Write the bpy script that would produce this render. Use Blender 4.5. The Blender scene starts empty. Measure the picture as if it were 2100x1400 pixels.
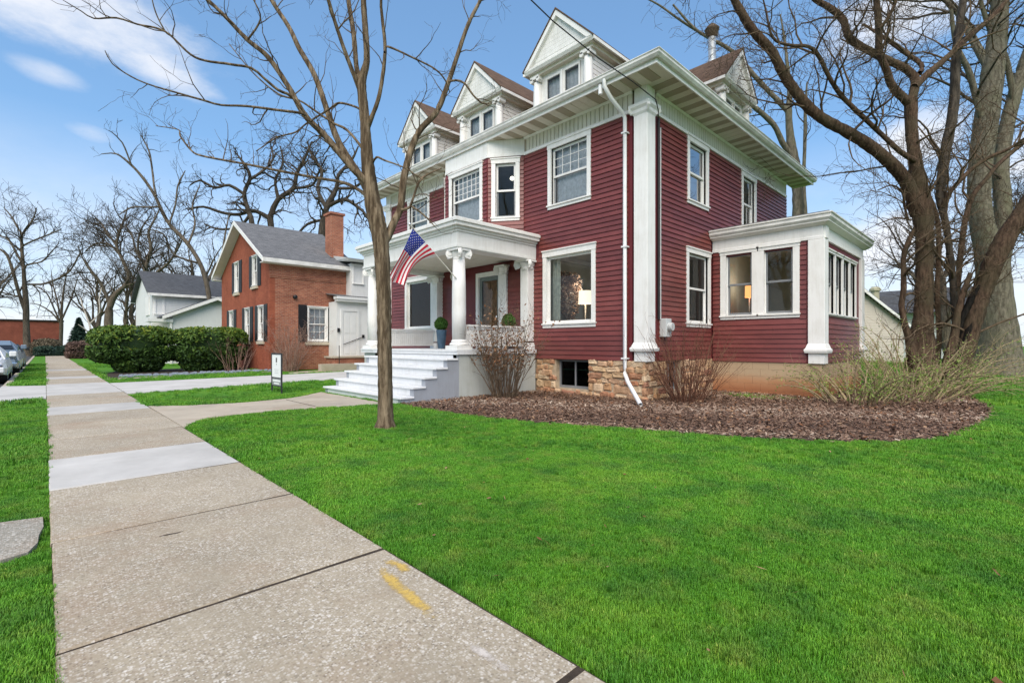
import bpy, math, random
import numpy as np
from mathutils import Matrix, Vector

# ------------------------------------------------------------------ camera, sky, sun, exposure
sc = bpy.context.scene
cam_d = bpy.data.cameras.new('camera'); cam = bpy.data.objects.new('camera', cam_d)
sc.collection.objects.link(cam); sc.camera = cam
cam.location = (0, 0, 1.30)
cam.rotation_euler = (math.radians(90), 0, math.radians(-43.9))
cam_d.sensor_width = 36; cam_d.lens = 17.06; cam_d.shift_y = 6/2100
cam_d.clip_start = 0.05; cam_d.clip_end = 2000

SUN_AZ = math.radians(229)      # compass style, 0 = +Y, 90 = +X: light comes from the street side, behind the camera
SUN_EL = math.radians(48)
world = bpy.data.worlds.new('World'); sc.world = world; world.use_nodes = True
def build_world():
    nt = world.node_tree; N = nt.nodes; Lk = nt.links; N.clear()
    out = N.new('ShaderNodeOutputWorld'); bg = N.new('ShaderNodeBackground')
    bg.inputs['Strength'].default_value = 0.15
    sky = N.new('ShaderNodeTexSky'); sky.sky_type = 'NISHITA'; sky.sun_disc = False
    sky.sun_elevation = SUN_EL; sky.sun_rotation = SUN_AZ
    sky.altitude = 50; sky.air_density = 1.0; sky.dust_density = 0.6; sky.ozone_density = 1.0
    tc = N.new('ShaderNodeTexCoord'); sep = N.new('ShaderNodeSeparateXYZ')
    Lk.new(tc.outputs['Generated'], sep.inputs[0])
    def M(op, a, b=None, c=None, clamp=False):
        n = N.new('ShaderNodeMath'); n.operation = op; n.use_clamp = clamp
        for i, v in enumerate((a, b, c)):
            if v is None: continue
            if isinstance(v, (int, float)): n.inputs[i].default_value = v
            else: Lk.new(v, n.inputs[i])
        return n.outputs[0]
    az = M('MULTIPLY', M('ARCTAN2', sep.outputs[0], sep.outputs[1]), 57.2958)
    el = M('MULTIPLY', M('ARCSINE', sep.outputs[2]), 57.2958)
    def noise(scale, detail, rough, stretch=(1, 1, 2.2)):
        mp = N.new('ShaderNodeMapping'); mp.inputs['Scale'].default_value = stretch
        Lk.new(tc.outputs['Generated'], mp.inputs['Vector'])
        n = N.new('ShaderNodeTexNoise'); n.inputs['Scale'].default_value = scale
        n.inputs['Detail'].default_value = detail; n.inputs['Roughness'].default_value = rough
        Lk.new(mp.outputs[0], n.inputs['Vector']); return n.outputs['Fac']
    n1 = noise(3.2, 4, 0.5); n2 = noise(10.0, 9, 0.66)
    wob = M('ADD', M('MULTIPLY', M('SUBTRACT', n1, 0.5), 1.6), M('MULTIPLY', M('SUBTRACT', n2, 0.5), 1.5))
    def puff(ca, ce, ra, re, rot, lo=-0.15, hi=1.25, amt=1.0):
        c, s = math.cos(math.radians(rot)), math.sin(math.radians(rot))
        da = M('SUBTRACT', az, ca); de = M('SUBTRACT', el, ce)
        x = M('DIVIDE', M('ADD', M('MULTIPLY', da, c), M('MULTIPLY', de, s)), ra)
        y = M('DIVIDE', M('SUBTRACT', M('MULTIPLY', de, c), M('MULTIPLY', da, s)), re)
        r = M('ADD', M('MULTIPLY', x, x), M('MULTIPLY', y, y))
        v = M('ADD', M('SUBTRACT', 1.0, r), wob)
        s = N.new('ShaderNodeMapRange'); s.interpolation_type = 'SMOOTHSTEP'; s.inputs['From Min'].default_value = lo; s.inputs['From Max'].default_value = hi; s.inputs['To Max'].default_value = amt
        Lk.new(v, s.inputs['Value']); return s.outputs[0]
    masks = [puff(1.5, 27.3, 12.5, 3.9, -8), puff(8.0, 24.6, 5.5, 1.9, -12), puff(0.2, 22.0, 2.9, 1.0, -4, -0.2, 1.9, 0.75), puff(2.9, 18.2, 2.2, 0.9, -3, -0.2, 1.9, 0.75),
             puff(-2.5, 13.0, 1.8, 0.7, 0, -0.2, 2.2, 0.6), puff(84, 18.0, 4.0, 3.0, 10), puff(83, 28, 7, 3.0, 0), puff(82, 9, 6, 4, 0), puff(97, 14, 10, 5, 0), puff(-62, 25, 22, 6, 5), puff(160, 26, 24, 7, 0)]
    m = masks[0]
    for k in masks[1:]: m = M('MAXIMUM', m, k)
    # pale bank of thin cloud low over the roofs
    low = M('MULTIPLY', M('SUBTRACT', 1.0, M('DIVIDE', el, 20.0), clamp=True), M('ADD', 0.95, M('MULTIPLY', wob, 0.7)), clamp=True)
    m = M('MAXIMUM', m, M('MULTIPLY', low, 0.9))
    m = M('MULTIPLY', m, 0.93)
    mix = N.new('ShaderNodeMix'); mix.data_type = 'RGBA'
    tint = N.new('ShaderNodeMix'); tint.data_type = 'RGBA'; tint.blend_type = 'MULTIPLY'
    tint.inputs['Factor'].default_value = 1.0; tint.inputs[7].default_value = (0.70, 1.03, 1.34, 1)
    gm = N.new('ShaderNodeGamma'); gm.inputs['Gamma'].default_value = 0.6; Lk.new(sky.outputs[0], gm.inputs['Color'])
    Lk.new(gm.outputs[0], tint.inputs[6])
    Lk.new(m, mix.inputs['Factor']); Lk.new(tint.outputs[2], mix.inputs[6]); mix.inputs[7].default_value = (3.6, 3.62, 3.74, 1)
    Lk.new(mix.outputs[2], bg.inputs['Color']); Lk.new(bg.outputs[0], out.inputs['Surface'])
build_world()
sun_d = bpy.data.lights.new('sun', 'SUN'); sun = bpy.data.objects.new('sun', sun_d); sc.collection.objects.link(sun)
sun_d.energy = 2.5; sun_d.angle = math.radians(60); sun_d.color = (1.0, 0.875, 0.72)
_sd = Vector((math.sin(SUN_AZ)*math.cos(SUN_EL), math.cos(SUN_AZ)*math.cos(SUN_EL), math.sin(SUN_EL)))
sun.rotation_euler = _sd.to_track_quat('Z', 'Y').to_euler(); sun.location = (-6, -6, 20)
sc.view_settings.view_transform = 'Standard'; sc.view_settings.look = 'None'
sc.view_settings.gamma = 1.0; sc.view_settings.exposure = 0.93; sc.view_settings.use_curve_mapping = False
sc.cycles.use_denoising = True; sc.cycles.denoising_prefilter = 'NONE'; sc.cycles.denoising_input_passes = 'RGB_ALBEDO_NORMAL'; sc.cycles.max_bounces = 6; sc.cycles.transparent_max_bounces = 8

rng = np.random.default_rng(11); random.seed(11)
# ------------------------------------------------------------------ materials
MATS = {}
def nodes_of(name):
    m = bpy.data.materials.new(name); m.use_nodes = True
    nt = m.node_tree; b = nt.nodes['Principled BSDF']; MATS[name] = m
    return m, nt, b
def ramp(nt, fac, stops):
    r = nt.nodes.new('ShaderNodeValToRGB'); e = r.color_ramp.elements
    while len(e) < len(stops): e.new(0.5)
    for i, (p, c) in enumerate(stops):
        e[i].position = p; e[i].color = (*c, 1) if len(c) == 3 else c
    nt.links.new(fac, r.inputs[0]); return r.outputs[0]
def tex(nt, kind, scale, detail=4, rough=0.55, vec=None, **kw):
    n = nt.nodes.new(kind)
    if 'Scale' in n.inputs: n.inputs['Scale'].default_value = scale
    if 'Detail' in n.inputs: n.inputs['Detail'].default_value = 0 if kind == 'ShaderNodeTexVoronoi' else detail
    if 'Roughness' in n.inputs: n.inputs['Roughness'].default_value = rough
    for k, v in kw.items(): setattr(n, k, v)
    if vec is None:
        g = nt.nodes.new('ShaderNodeNewGeometry'); vec = g.outputs['Position']
    nt.links.new(vec, n.inputs['Vector']); return n
def mapped(nt, scale=(1, 1, 1), rot=(0, 0, 0)):
    g = nt.nodes.new('ShaderNodeNewGeometry'); mp = nt.nodes.new('ShaderNodeMapping')
    mp.inputs['Scale'].default_value = scale; mp.inputs['Rotation'].default_value = rot
    nt.links.new(g.outputs['Position'], mp.inputs['Vector']); return mp.outputs[0]
def mixc(nt, fac, a, b, mode='MIX'):
    n = nt.nodes.new('ShaderNodeMix'); n.data_type = 'RGBA'; n.blend_type = mode
    for sock, v in ((n.inputs['Factor'], fac), (n.inputs[6], a), (n.inputs[7], b)):
        if isinstance(v, (int, float)): sock.default_value = v
        elif isinstance(v, tuple): sock.default_value = (*v, 1)
        else: nt.links.new(v, sock)
    return n.outputs[2]
def bump(nt, b, height, strength=0.3, dist=0.01):
    n = nt.nodes.new('ShaderNodeBump'); n.inputs['Strength'].default_value = strength; n.inputs['Distance'].default_value = dist
    nt.links.new(height, n.inputs['Height']); nt.links.new(n.outputs[0], b.inputs['Normal'])
def plain(name, col, rough=0.6, var=0.12, scale=3.0, metal=0.0, bmp=0.0, bscale=60, spec=0.4):
    """paint-like: colour with uneven wear"""
    m, nt, b = nodes_of(name)
    n = tex(nt, 'ShaderNodeTexNoise', scale, 6, 0.65)
    lo = tuple(max(0, c*(1-var)) for c in col); hi = tuple(min(1, c*(1+var*0.7)) for c in col)
    nt.links.new(ramp(nt, n.outputs['Fac'], [(0.3, lo), (0.7, hi)]), b.inputs['Base Color'])
    b.inputs['Roughness'].default_value = rough; b.inputs['Metallic'].default_value = metal
    b.inputs['Specular IOR Level'].default_value = spec
    if bmp:
        k = tex(nt, 'ShaderNodeTexNoise', bscale, 5, 0.6); bump(nt, b, k.outputs['Fac'], bmp, 0.01)
    return m
def weathered(name, col, dirt, rough=0.55, amount=0.5, streak=(9, 9, 0.9)):
    """old painted wood: blotches plus vertical grime streaks"""
    m, nt, b = nodes_of(name)
    s = tex(nt, 'ShaderNodeTexNoise', 1.6, 6, 0.7, vec=mapped(nt, streak)); n = tex(nt, 'ShaderNodeTexNoise', 2.3, 6, 0.65)
    mult = nt.nodes.new('ShaderNodeMath'); mult.operation = 'MULTIPLY'
    nt.links.new(s.outputs['Fac'], mult.inputs[0]); nt.links.new(n.outputs['Fac'], mult.inputs[1])
    f = ramp(nt, mult.outputs[0], [(0.2, (0, 0, 0)), (0.48, (amount,)*3)])
    nt.links.new(mixc(nt, f, col, dirt), b.inputs['Base Color'])
    b.inputs['Roughness'].default_value = rough
    k = tex(nt, 'ShaderNodeTexNoise', 40, 4, 0.6); bump(nt, b, k.outputs['Fac'], 0.12, 0.004)
    return m
weathered('white_paint', (0.78, 0.775, 0.755), (0.50, 0.47, 0.41), 0.5, 0.5)
weathered('porch_white', (0.72, 0.73, 0.74), (0.48, 0.47, 0.44), 0.55, 0.5)
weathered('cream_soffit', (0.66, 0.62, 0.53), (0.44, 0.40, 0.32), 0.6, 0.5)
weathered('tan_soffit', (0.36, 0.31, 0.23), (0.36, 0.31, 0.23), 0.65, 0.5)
weathered('cream_board', (0.64, 0.62, 0.54), (0.45, 0.42, 0.34), 0.6, 0.55)
weathered('grey_paint', (0.33, 0.35, 0.39), (0.24, 0.24, 0.24), 0.6, 0.6)
weathered('grey_stucco', (0.47, 0.49, 0.46), (0.33, 0.33, 0.28), 0.75, 0.6)
weathered('dormer_paint', (0.74, 0.735, 0.71), (0.40, 0.39, 0.35), 0.6, 0.6)
weathered('tan_siding', (0.56, 0.50, 0.43), (0.44, 0.39, 0.33), 0.6, 0.4)
weathered('white_siding', (0.68, 0.69, 0.68), (0.5, 0.5, 0.47), 0.6, 0.4)
def red_siding():
    m, nt, b = nodes_of('red_siding')
    oi = nt.nodes.new('ShaderNodeObjectInfo')
    n = tex(nt, 'ShaderNodeTexNoise', 1.2, 6, 0.7, vec=mapped(nt, (1, 1, 3)))
    c1 = ramp(nt, n.outputs['Fac'], [(0.3, (0.138, 0.0285, 0.0245)), (0.55, (0.175, 0.0395, 0.034)), (0.75, (0.216, 0.062, 0.053))])
    c2 = mixc(nt, 1.0, c1, ramp(nt, oi.outputs['Random'], [(0, (0.80, 0.80, 0.80)), (1, (1.12, 1.12, 1.12))]), 'MULTIPLY')
    nt.links.new(c2, b.inputs['Base Color'])
    b.inputs['Roughness'].default_value = 0.42; b.inputs['Specular IOR Level'].default_value = 0.55
    g = tex(nt, 'ShaderNodeTexNoise', 6, 5, 0.6, vec=mapped(nt, (4, 4, 60))); bump(nt, b, g.outputs['Fac'], 0.08, 0.004)
red_siding()
plain('red_panel', (0.13, 0.017, 0.022), 0.5)
plain('red_shaded', (0.06, 0.010, 0.014), 0.6)  # siding red darkened in the colour to stand in for recess shade
plain('black_paint', (0.012, 0.012, 0.014), 0.5)
plain('black_rubber', (0.02, 0.02, 0.02), 0.8)
plain('dark_room', (0.10, 0.105, 0.09), 0.9)
plain('olive_room', (0.60, 0.57, 0.44), 0.9)
plain('green_room', (0.66, 0.67, 0.60), 0.9)
plain('ceiling_white', (0.72, 0.73, 0.74), 0.9)
plain('wood_floor', (0.16, 0.09, 0.045), 0.5)
plain('grey_sash', (0.20, 0.21, 0.22), 0.5)
plain('curtain', (0.50, 0.54, 0.48), 0.9, 0.3, 9)
plain('sheer', (0.58, 0.61, 0.65), 0.95, 0.25, 14)
plain('oak_door', (0.25, 0.12, 0.045), 0.45, 0.4, 8)
plain('storm_frame', (0.15, 0.18, 0.18), 0.45)
plain('planter_blue', (0.055, 0.105, 0.16), 0.35, 0.3, 8)
plain('lamp_stem', (0.55, 0.5, 0.42), 0.4)
plain('chair_fabric', (0.62, 0.62, 0.60), 0.95)
plain('galvanised', (0.52, 0.56, 0.58), 0.35, 0.25, 9, 0.6)
plain('rust_cap', (0.10, 0.07, 0.045), 0.7, 0.6, 20, 0.3)
plain('meter_grey', (0.50, 0.52, 0.52), 0.5)
plain('alu_gutter', (0.70, 0.69, 0.66), 0.4, 0.25, 2.5)
plain('downspout_white', (0.76, 0.77, 0.78), 0.4, 0.08)
plain('flag_red', (0.60, 0.018, 0.045), 0.8, 0.15, 20)
plain('flag_white', (0.86, 0.80, 0.80), 0.8, 0.08, 20)
plain('flag_blue', (0.014, 0.036, 0.30), 0.8, 0.2, 20)
plain('pole_wood', (0.72, 0.68, 0.60), 0.5)
plain('sign_white', (0.82, 0.83, 0.84), 0.4, 0.03)
plain('sign_grey', (0.30, 0.31, 0.32), 0.5)
plain('sign_frame', (0.03, 0.032, 0.035), 0.5)
plain('stone_sill', (0.50, 0.44, 0.34), 0.8)
plain('shutter_black', (0.014, 0.015, 0.018), 0.5)
plain('soil', (0.045, 0.032, 0.022), 0.95, 0.4, 20, bmp=0.5)
plain('rock_blue', (0.22, 0.26, 0.31), 0.85, 0.5, 12)
plain('car_white', (0.72, 0.73, 0.74), 0.25, 0.03, spec=0.6)
plain('car_blue', (0.15, 0.205, 0.27), 0.25, 0.06, spec=0.6)
plain('car_dark', (0.015, 0.016, 0.018), 0.35)
plain('chrome', (0.7, 0.72, 0.74), 0.15, 0.05, metal=1.0)
plain('asphalt', (0.055, 0.055, 0.057), 0.85, 0.35, 5, bmp=0.3, bscale=120)
plain('tan_post', (0.42, 0.40, 0.28), 0.7)
def emis(name, col, strength):
    m, nt, b = nodes_of(name); b.inputs['Base Color'].default_value = (*col, 1)
    b.inputs['Emission Color'].default_value = (*col, 1); b.inputs['Emission Strength'].default_value = strength
emis('shade_cream', (0.80, 0.66, 0.48), 0.9); emis('shade_orange', (0.85, 0.36, 0.12), 0.9); emis('bulb', (1, 0.95, 0.8), 2.0)
def glass(name, tintc=(0.86, 0.88, 0.88), boost=0.0, rough=0.0, ior=1.4):
    m = bpy.data.materials.new(name); m.use_nodes = True; nt = m.node_tree; nt.nodes.clear(); MATS[name] = m
    o = nt.nodes.new('ShaderNodeOutputMaterial'); mx = nt.nodes.new('ShaderNodeMixShader')
    t = nt.nodes.new('ShaderNodeBsdfTransparent'); g = nt.nodes.new('ShaderNodeBsdfGlossy')
    t.inputs['Color'].default_value = (*tintc, 1); g.inputs['Roughness'].default_value = rough
    fr = nt.nodes.new('ShaderNodeFresnel'); fr.inputs['IOR'].default_value = ior
    ad = nt.nodes.new('ShaderNodeMath'); ad.inputs[1].default_value = boost; ad.use_clamp = True
    nz = tex(nt, 'ShaderNodeTexNoise', 1.7, 2, 0.5); bp = nt.nodes.new('ShaderNodeBump')
    bp.inputs['Strength'].default_value = 0.10; bp.inputs['Distance'].default_value = 0.02
    nt.links.new(nz.outputs['Fac'], bp.inputs['Height']); nt.links.new(bp.outputs[0], g.inputs['Normal'])
    nt.links.new(fr.outputs[0], ad.inputs[0]); nt.links.new(ad.outputs[0], mx.inputs[0])
    nt.links.new(t.outputs[0], mx.inputs[1]); nt.links.new(g.outputs[0], mx.inputs[2]); nt.links.new(mx.outputs[0], o.inputs[0])
glass('glass', (0.90, 0.92, 0.92), 0.015, ior=1.36); glass('glass_screen', (0.34, 0.36, 0.40), 0.0, ior=1.2); glass('glass_mirror', (0.6, 0.62, 0.64), 0.42, ior=1.5)
def concrete(name, base, peb=True, stain=(0.30, 0.20, 0.13)):
    m, nt, b = nodes_of(name)
    oi = nt.nodes.new('ShaderNodeObjectInfo')
    n = tex(nt, 'ShaderNodeTexNoise', 1.1, 7, 0.65)
    c = ramp(nt, n.outputs['Fac'], [(0.3, tuple(x*0.80 for x in base)), (0.7, tuple(min(1, x*1.12) for x in base))])
    if peb:
        pm = tex(nt, 'ShaderNodeTexNoise', 2.4, 5, 0.6); hs = []
        for vs, lim, amt in ((52, 0.55, 0.46), (95, 0.60, 0.46)):
            v = tex(nt, 'ShaderNodeTexVoronoi', vs)
            sp_ = nt.nodes.new('ShaderNodeSeparateColor'); nt.links.new(v.outputs['Color'], sp_.inputs[0])
            hue = ramp(nt, sp_.outputs[0], [(0.0, (0.07, 0.06, 0.05)), (0.10, (0.13, 0.11, 0.09)), (0.22, (0.25, 0.19, 0.14)), (0.42, (0.39, 0.33, 0.26)), (0.62, (0.45, 0.40, 0.33)), (0.78, (0.68, 0.63, 0.56)), (1.0, (0.85, 0.82, 0.77))])
            mask = ramp(nt, v.outputs['Distance'], [(lim-0.22, (amt,)*3), (lim, (0, 0, 0))])
            show = ramp(nt, pm.outputs['Fac'], [(0.30, (0.30,)*3), (0.58, (1.0,)*3)])
            c = mixc(nt, mixc(nt, 1.0, mask, show, 'MULTIPLY'), c, hue); hs.append(v.outputs['Distance'])
        bump(nt, b, hs[0], 0.25, 0.003)
        sp = tex(nt, 'ShaderNodeTexNoise', 30, 3, 0.5)
        c = mixc(nt, ramp(nt, sp.outputs['Fac'], [(0.72, (0, 0, 0)), (0.77, (0.8,)*3)]), c, (0.06, 0.05, 0.04))
    s = tex(nt, 'ShaderNodeTexNoise', 0.9, 6, 0.7, vec=mapped(nt, (1, 1, 1), (0, 0, 0.5)))
    c = mixc(nt, ramp(nt, s.outputs['Fac'], [(0.50, (0, 0, 0)), (0.74, (0.55,)*3)]), c, stain)
    c = mixc(nt, 1.0, c, ramp(nt, oi.outputs['Random'], [(0, (0.93, 0.925, 0.92)), (1, (1.05, 1.05, 1.05))]), 'MULTIPLY')
    nt.links.new(c, b.inputs['Base Color']); b.inputs['Roughness'].default_value = 0.9
    b.inputs['Specular IOR Level'].default_value = 0.2
concrete('old_concrete', (0.365, 0.312, 0.232)); concrete('new_concrete', (0.50, 0.485, 0.46), False, (0.40, 0.385, 0.35))
concrete('walk_concrete', (0.43, 0.375, 0.30), False); concrete('patch_concrete', (0.27, 0.255, 0.215))
def grass_mat(name, sat=1.0):
    m, nt, b = nodes_of(name)
    oi = nt.nodes.new('ShaderNodeObjectInfo'); at = nt.nodes.new('ShaderNodeAttribute'); at.attribute_name = 'tone'
    n = tex(nt, 'ShaderNodeTexNoise', 0.55, 5, 0.6); n2 = tex(nt, 'ShaderNodeTexNoise', 4.0, 4, 0.6)
    c = ramp(nt, n.outputs['Fac'], [(0.30, (0.062, 0.215, 0.016)), (0.5, (0.106, 0.315, 0.020)), (0.72, (0.180, 0.380, 0.032))])
    c = mixc(nt, ramp(nt, n2.outputs['Fac'], [(0.48, (0, 0, 0)), (0.72, (0.7,)*3)]), c, (0.205, 0.300, 0.050))
    n3 = tex(nt, 'ShaderNodeTexNoise', 1.7, 4, 0.6); c = mixc(nt, ramp(nt, n3.outputs['Fac'], [(0.34, (0.75,)*3), (0.5, (0, 0, 0))]), c, (0.050, 0.185, 0.022))
    c = mixc(nt, 1.0, c, ramp(nt, oi.outputs['Random'], [(0, (0.72, 0.80, 0.75)), (0.6, (1, 1, 1)), (1, (1.35, 1.16, 1.1))]), 'MULTIPLY')
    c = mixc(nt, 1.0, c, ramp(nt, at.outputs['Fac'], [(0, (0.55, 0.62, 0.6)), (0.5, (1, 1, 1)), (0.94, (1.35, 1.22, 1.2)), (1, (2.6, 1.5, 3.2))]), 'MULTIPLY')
    nt.links.new(c, b.inputs['Base Color']); b.inputs['Roughness'].default_value = 0.55
    b.inputs['Specular IOR Level'].default_value = 0.3
    if 'Subsurface Weight' in b.inputs: b.inputs['Subsurface Weight'].default_value = 0.0
grass_mat('grass_blade')
def lawn_mat():
    m, nt, b = nodes_of('lawn_ground')
    n = tex(nt, 'ShaderNodeTexNoise', 0.55, 5, 0.6); n2 = tex(nt, 'ShaderNodeTexNoise', 30, 6, 0.7)
    c = ramp(nt, n.outputs['Fac'], [(0.30, (0.054, 0.165, 0.016)), (0.5, (0.085, 0.230, 0.020)), (0.72, (0.135, 0.280, 0.030))])
    c = mixc(nt, 1.0, c, ramp(nt, n2.outputs['Fac'], [(0.3, (0.6,)*3), (0.7, (1.25,)*3)]), 'MULTIPLY')
    nt.links.new(c, b.inputs['Base Color']); b.inputs['Roughness'].default_value = 0.8; b.inputs['Specular IOR Level'].default_value = 0.1
    bump(nt, b, n2.outputs['Fac'], 0.8, 0.03)
lawn_mat()
def bark(name, lo, hi, scale=9, stretch=(1, 1, 0.22), strength=0.8, moss=None):
    m, nt, b = nodes_of(name)
    v = mapped(nt, stretch)
    n = tex(nt, 'ShaderNodeTexNoise', scale*2, 7, 0.7, vec=v); w = tex(nt, 'ShaderNodeTexNoise', 1.5, 4, 0.6)
    c = ramp(nt, n.outputs['Fac'], [(0.30, tuple(x*0.45 for x in lo)), (0.45, lo), (0.68, hi)])
    if moss: c = mixc(nt, ramp(nt, w.outputs['Fac'], [(0.45, (0, 0, 0)), (0.7, (0.75,)*3)]), c, moss)
    nt.links.new(c, b.inputs['Base Color']); b.inputs['Roughness'].default_value = 0.9; b.inputs['Specular IOR Level'].default_value = 0.15
    bump(nt, b, n.outputs['Fac'], strength, 0.03)
bark('bark_young', (0.085, 0.060, 0.037), (0.30, 0.232, 0.155), 8, (1, 1, 0.12), 1.0)
bark('bark_brown', (0.058, 0.037, 0.025), (0.150, 0.098, 0.066), 8, (1, 1, 0.25), 1.0, (0.085, 0.070, 0.042))
bark('bark_pale', (0.105, 0.094, 0.070), (0.205, 0.185, 0.140), 5, (1, 1, 0.3), 0.9, (0.13, 0.128, 0.080))
bark('bark_dark', (0.048, 0.040, 0.032), (0.115, 0.095, 0.075), 5)
bark('bark_grey', (0.085, 0.070, 0.052), (0.18, 0.15, 0.115), 5)
bark('bark_birch', (0.42, 0.38, 0.33), (0.6, 0.56, 0.5), 8, (1, 1, 1), 0.2)
bark('twig_dark', (0.045, 0.036, 0.028), (0.10, 0.082, 0.064), 6, (1, 1, 1), 0.1)
bark('twig_brown', (0.085, 0.060, 0.038), (0.17, 0.125, 0.085), 6, (1, 1, 1), 0.1)
bark('stem_red', (0.13, 0.062, 0.040), (0.26, 0.135, 0.09), 6, (1, 1, 1), 0.1)
bark('stem_brown', (0.105, 0.072, 0.048), (0.215, 0.160, 0.110), 6, (1, 1, 1), 0.1)
bark('stem_tan', (0.26, 0.20, 0.115), (0.45, 0.36, 0.225), 6, (1, 1, 1), 0.1)
bark('stem_pink', (0.26, 0.16, 0.125), (0.42, 0.28, 0.225), 6, (1, 1, 1), 0.1)
bark('cavity_black', (0.010, 0.009, 0.008), (0.03, 0.024, 0.02), 8)
def leaf_mat(name, stops):
    m, nt, b = nodes_of(name)
    at = nt.nodes.new('ShaderNodeAttribute'); at.attribute_name = 'tone'
    nt.links.new(ramp(nt, at.outputs['Fac'], stops), b.inputs['Base Color'])
    b.inputs['Roughness'].default_value = 0.6; b.inputs['Specular IOR Level'].default_value = 0.25
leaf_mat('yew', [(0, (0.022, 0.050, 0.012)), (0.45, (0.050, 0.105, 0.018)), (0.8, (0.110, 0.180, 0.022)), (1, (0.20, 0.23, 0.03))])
leaf_mat('boxwood', [(0, (0.030, 0.085, 0.015)), (1, (0.09, 0.20, 0.03))])
leaf_mat('spruce', [(0, (0.012, 0.030, 0.022)), (1, (0.035, 0.068, 0.045))])
leaf_mat('conifer', [(0, (0.10, 0.085, 0.058)), (1, (0.20, 0.17, 0.12))])
leaf_mat('brown_hedge', [(0, (0.075, 0.045, 0.035)), (1, (0.19, 0.12, 0.095))])
leaf_mat('round_shrub', [(0, (0.09, 0.072, 0.045)), (1, (0.20, 0.165, 0.11))])
leaf_mat('new_leaf', [(0, (0.10, 0.17, 0.03)), (1, (0.24, 0.32, 0.07))])
leaf_mat('dry_leaf', [(0, (0.10, 0.040, 0.018)), (0.6, (0.21, 0.095, 0.042)), (1, (0.34, 0.22, 0.13))])
leaf_mat('dried_flower', [(0, (0.16, 0.08, 0.045)), (0.5, (0.40, 0.26, 0.18)), (1, (0.80, 0.68, 0.58))])
leaf_mat('chip', [(0, (0.062, 0.034, 0.022)), (0.4, (0.158, 0.092, 0.062)), (0.75, (0.28, 0.190, 0.138)), (1, (0.52, 0.42, 0.33))])
def mulch_mat():
    m, nt, b = nodes_of('mulch')
    v = tex(nt, 'ShaderNodeTexVoronoi', 22, vec=mapped(nt, (1, 2.2, 1), (0, 0, 0.6))); n = tex(nt, 'ShaderNodeTexNoise', 1.1, 5, 0.6)
    c = ramp(nt, v.outputs['Color'], [(0.1, (0.032, 0.020, 0.014)), (0.5, (0.085, 0.050, 0.036)), (0.9, (0.16, 0.10, 0.074))])
    c = mixc(nt, ramp(nt, n.outputs['Fac'], [(0.5, (0, 0, 0)), (0.7, (0.5,)*3)]), c, (0.12, 0.055, 0.030))
    nt.links.new(c, b.inputs['Base Color']); b.inputs['Roughness'].default_value = 0.95
    bump(nt, b, v.outputs['Distance'], 1.0, 0.03)
mulch_mat()
def brick_mat(name, c1, c2, mortar, scale=1.0, rot=(math.radians(90), 0, 0), wear=True, side=False):
    m, nt, b = nodes_of(name)
    g = nt.nodes.new('ShaderNodeNewGeometry'); s = nt.nodes.new('ShaderNodeSeparateXYZ'); nt.links.new(g.outputs['Position'], s.inputs[0])
    ad = nt.nodes.new('ShaderNodeMath'); ad.operation = 'ADD'; nt.links.new(s.outputs[0], ad.inputs[0]); nt.links.new(s.outputs[1], ad.inputs[1])
    cb = nt.nodes.new('ShaderNodeCombineXYZ'); nt.links.new(ad.outputs[0], cb.inputs[0]); nt.links.new(s.outputs[2], cb.inputs[1])
    br = nt.nodes.new('ShaderNodeTexBrick'); nt.links.new(cb.outputs[0], br.inputs['Vector'])
    br.inputs['Color1'].default_value = (*c1, 1); br.inputs['Color2'].default_value = (*c2, 1); br.inputs['Mortar'].default_value = (*mortar, 1)
    br.inputs['Scale'].default_value = scale; br.inputs['Mortar Size'].default_value = 0.008; br.inputs['Brick Width'].default_value = 0.21; br.inputs['Row Height'].default_value = 0.075
    c = br.outputs['Color']
    n = tex(nt, 'ShaderNodeTexNoise', 1.3, 7, 0.7); n2 = tex(nt, 'ShaderNodeTexNoise', 7, 4, 0.6, vec=mapped(nt, (1, 1, 3)))
    c = mixc(nt, 1.0, c, ramp(nt, n.outputs['Fac'], [(0.3, (0.72, 0.68, 0.66)), (0.7, (1.18, 1.14, 1.1))]), 'MULTIPLY')
    if wear: c = mixc(nt, ramp(nt, n2.outputs['Fac'], [(0.62, (0, 0, 0)), (0.72, (0.55,)*3)]), c, (0.52, 0.33, 0.23))
    nt.links.new(c, b.inputs['Base Color']); b.inputs['Roughness'].default_value = 0.9; b.inputs['Specular IOR Level'].default_value = 0.15
    bump(nt, b, br.outputs['Fac'], -0.6, 0.012)
brick_mat('brick_rough', (0.40, 0.155, 0.095), (0.26, 0.085, 0.058), (0.36, 0.25, 0.18))
brick_mat('brick_painted', (0.33, 0.105, 0.060), (0.27, 0.082, 0.049), (0.26, 0.09, 0.058), wear=False)
brick_mat('brick_far', (0.26, 0.080, 0.055), (0.22, 0.068, 0.05), (0.2, 0.08, 0.06), wear=False)
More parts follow.
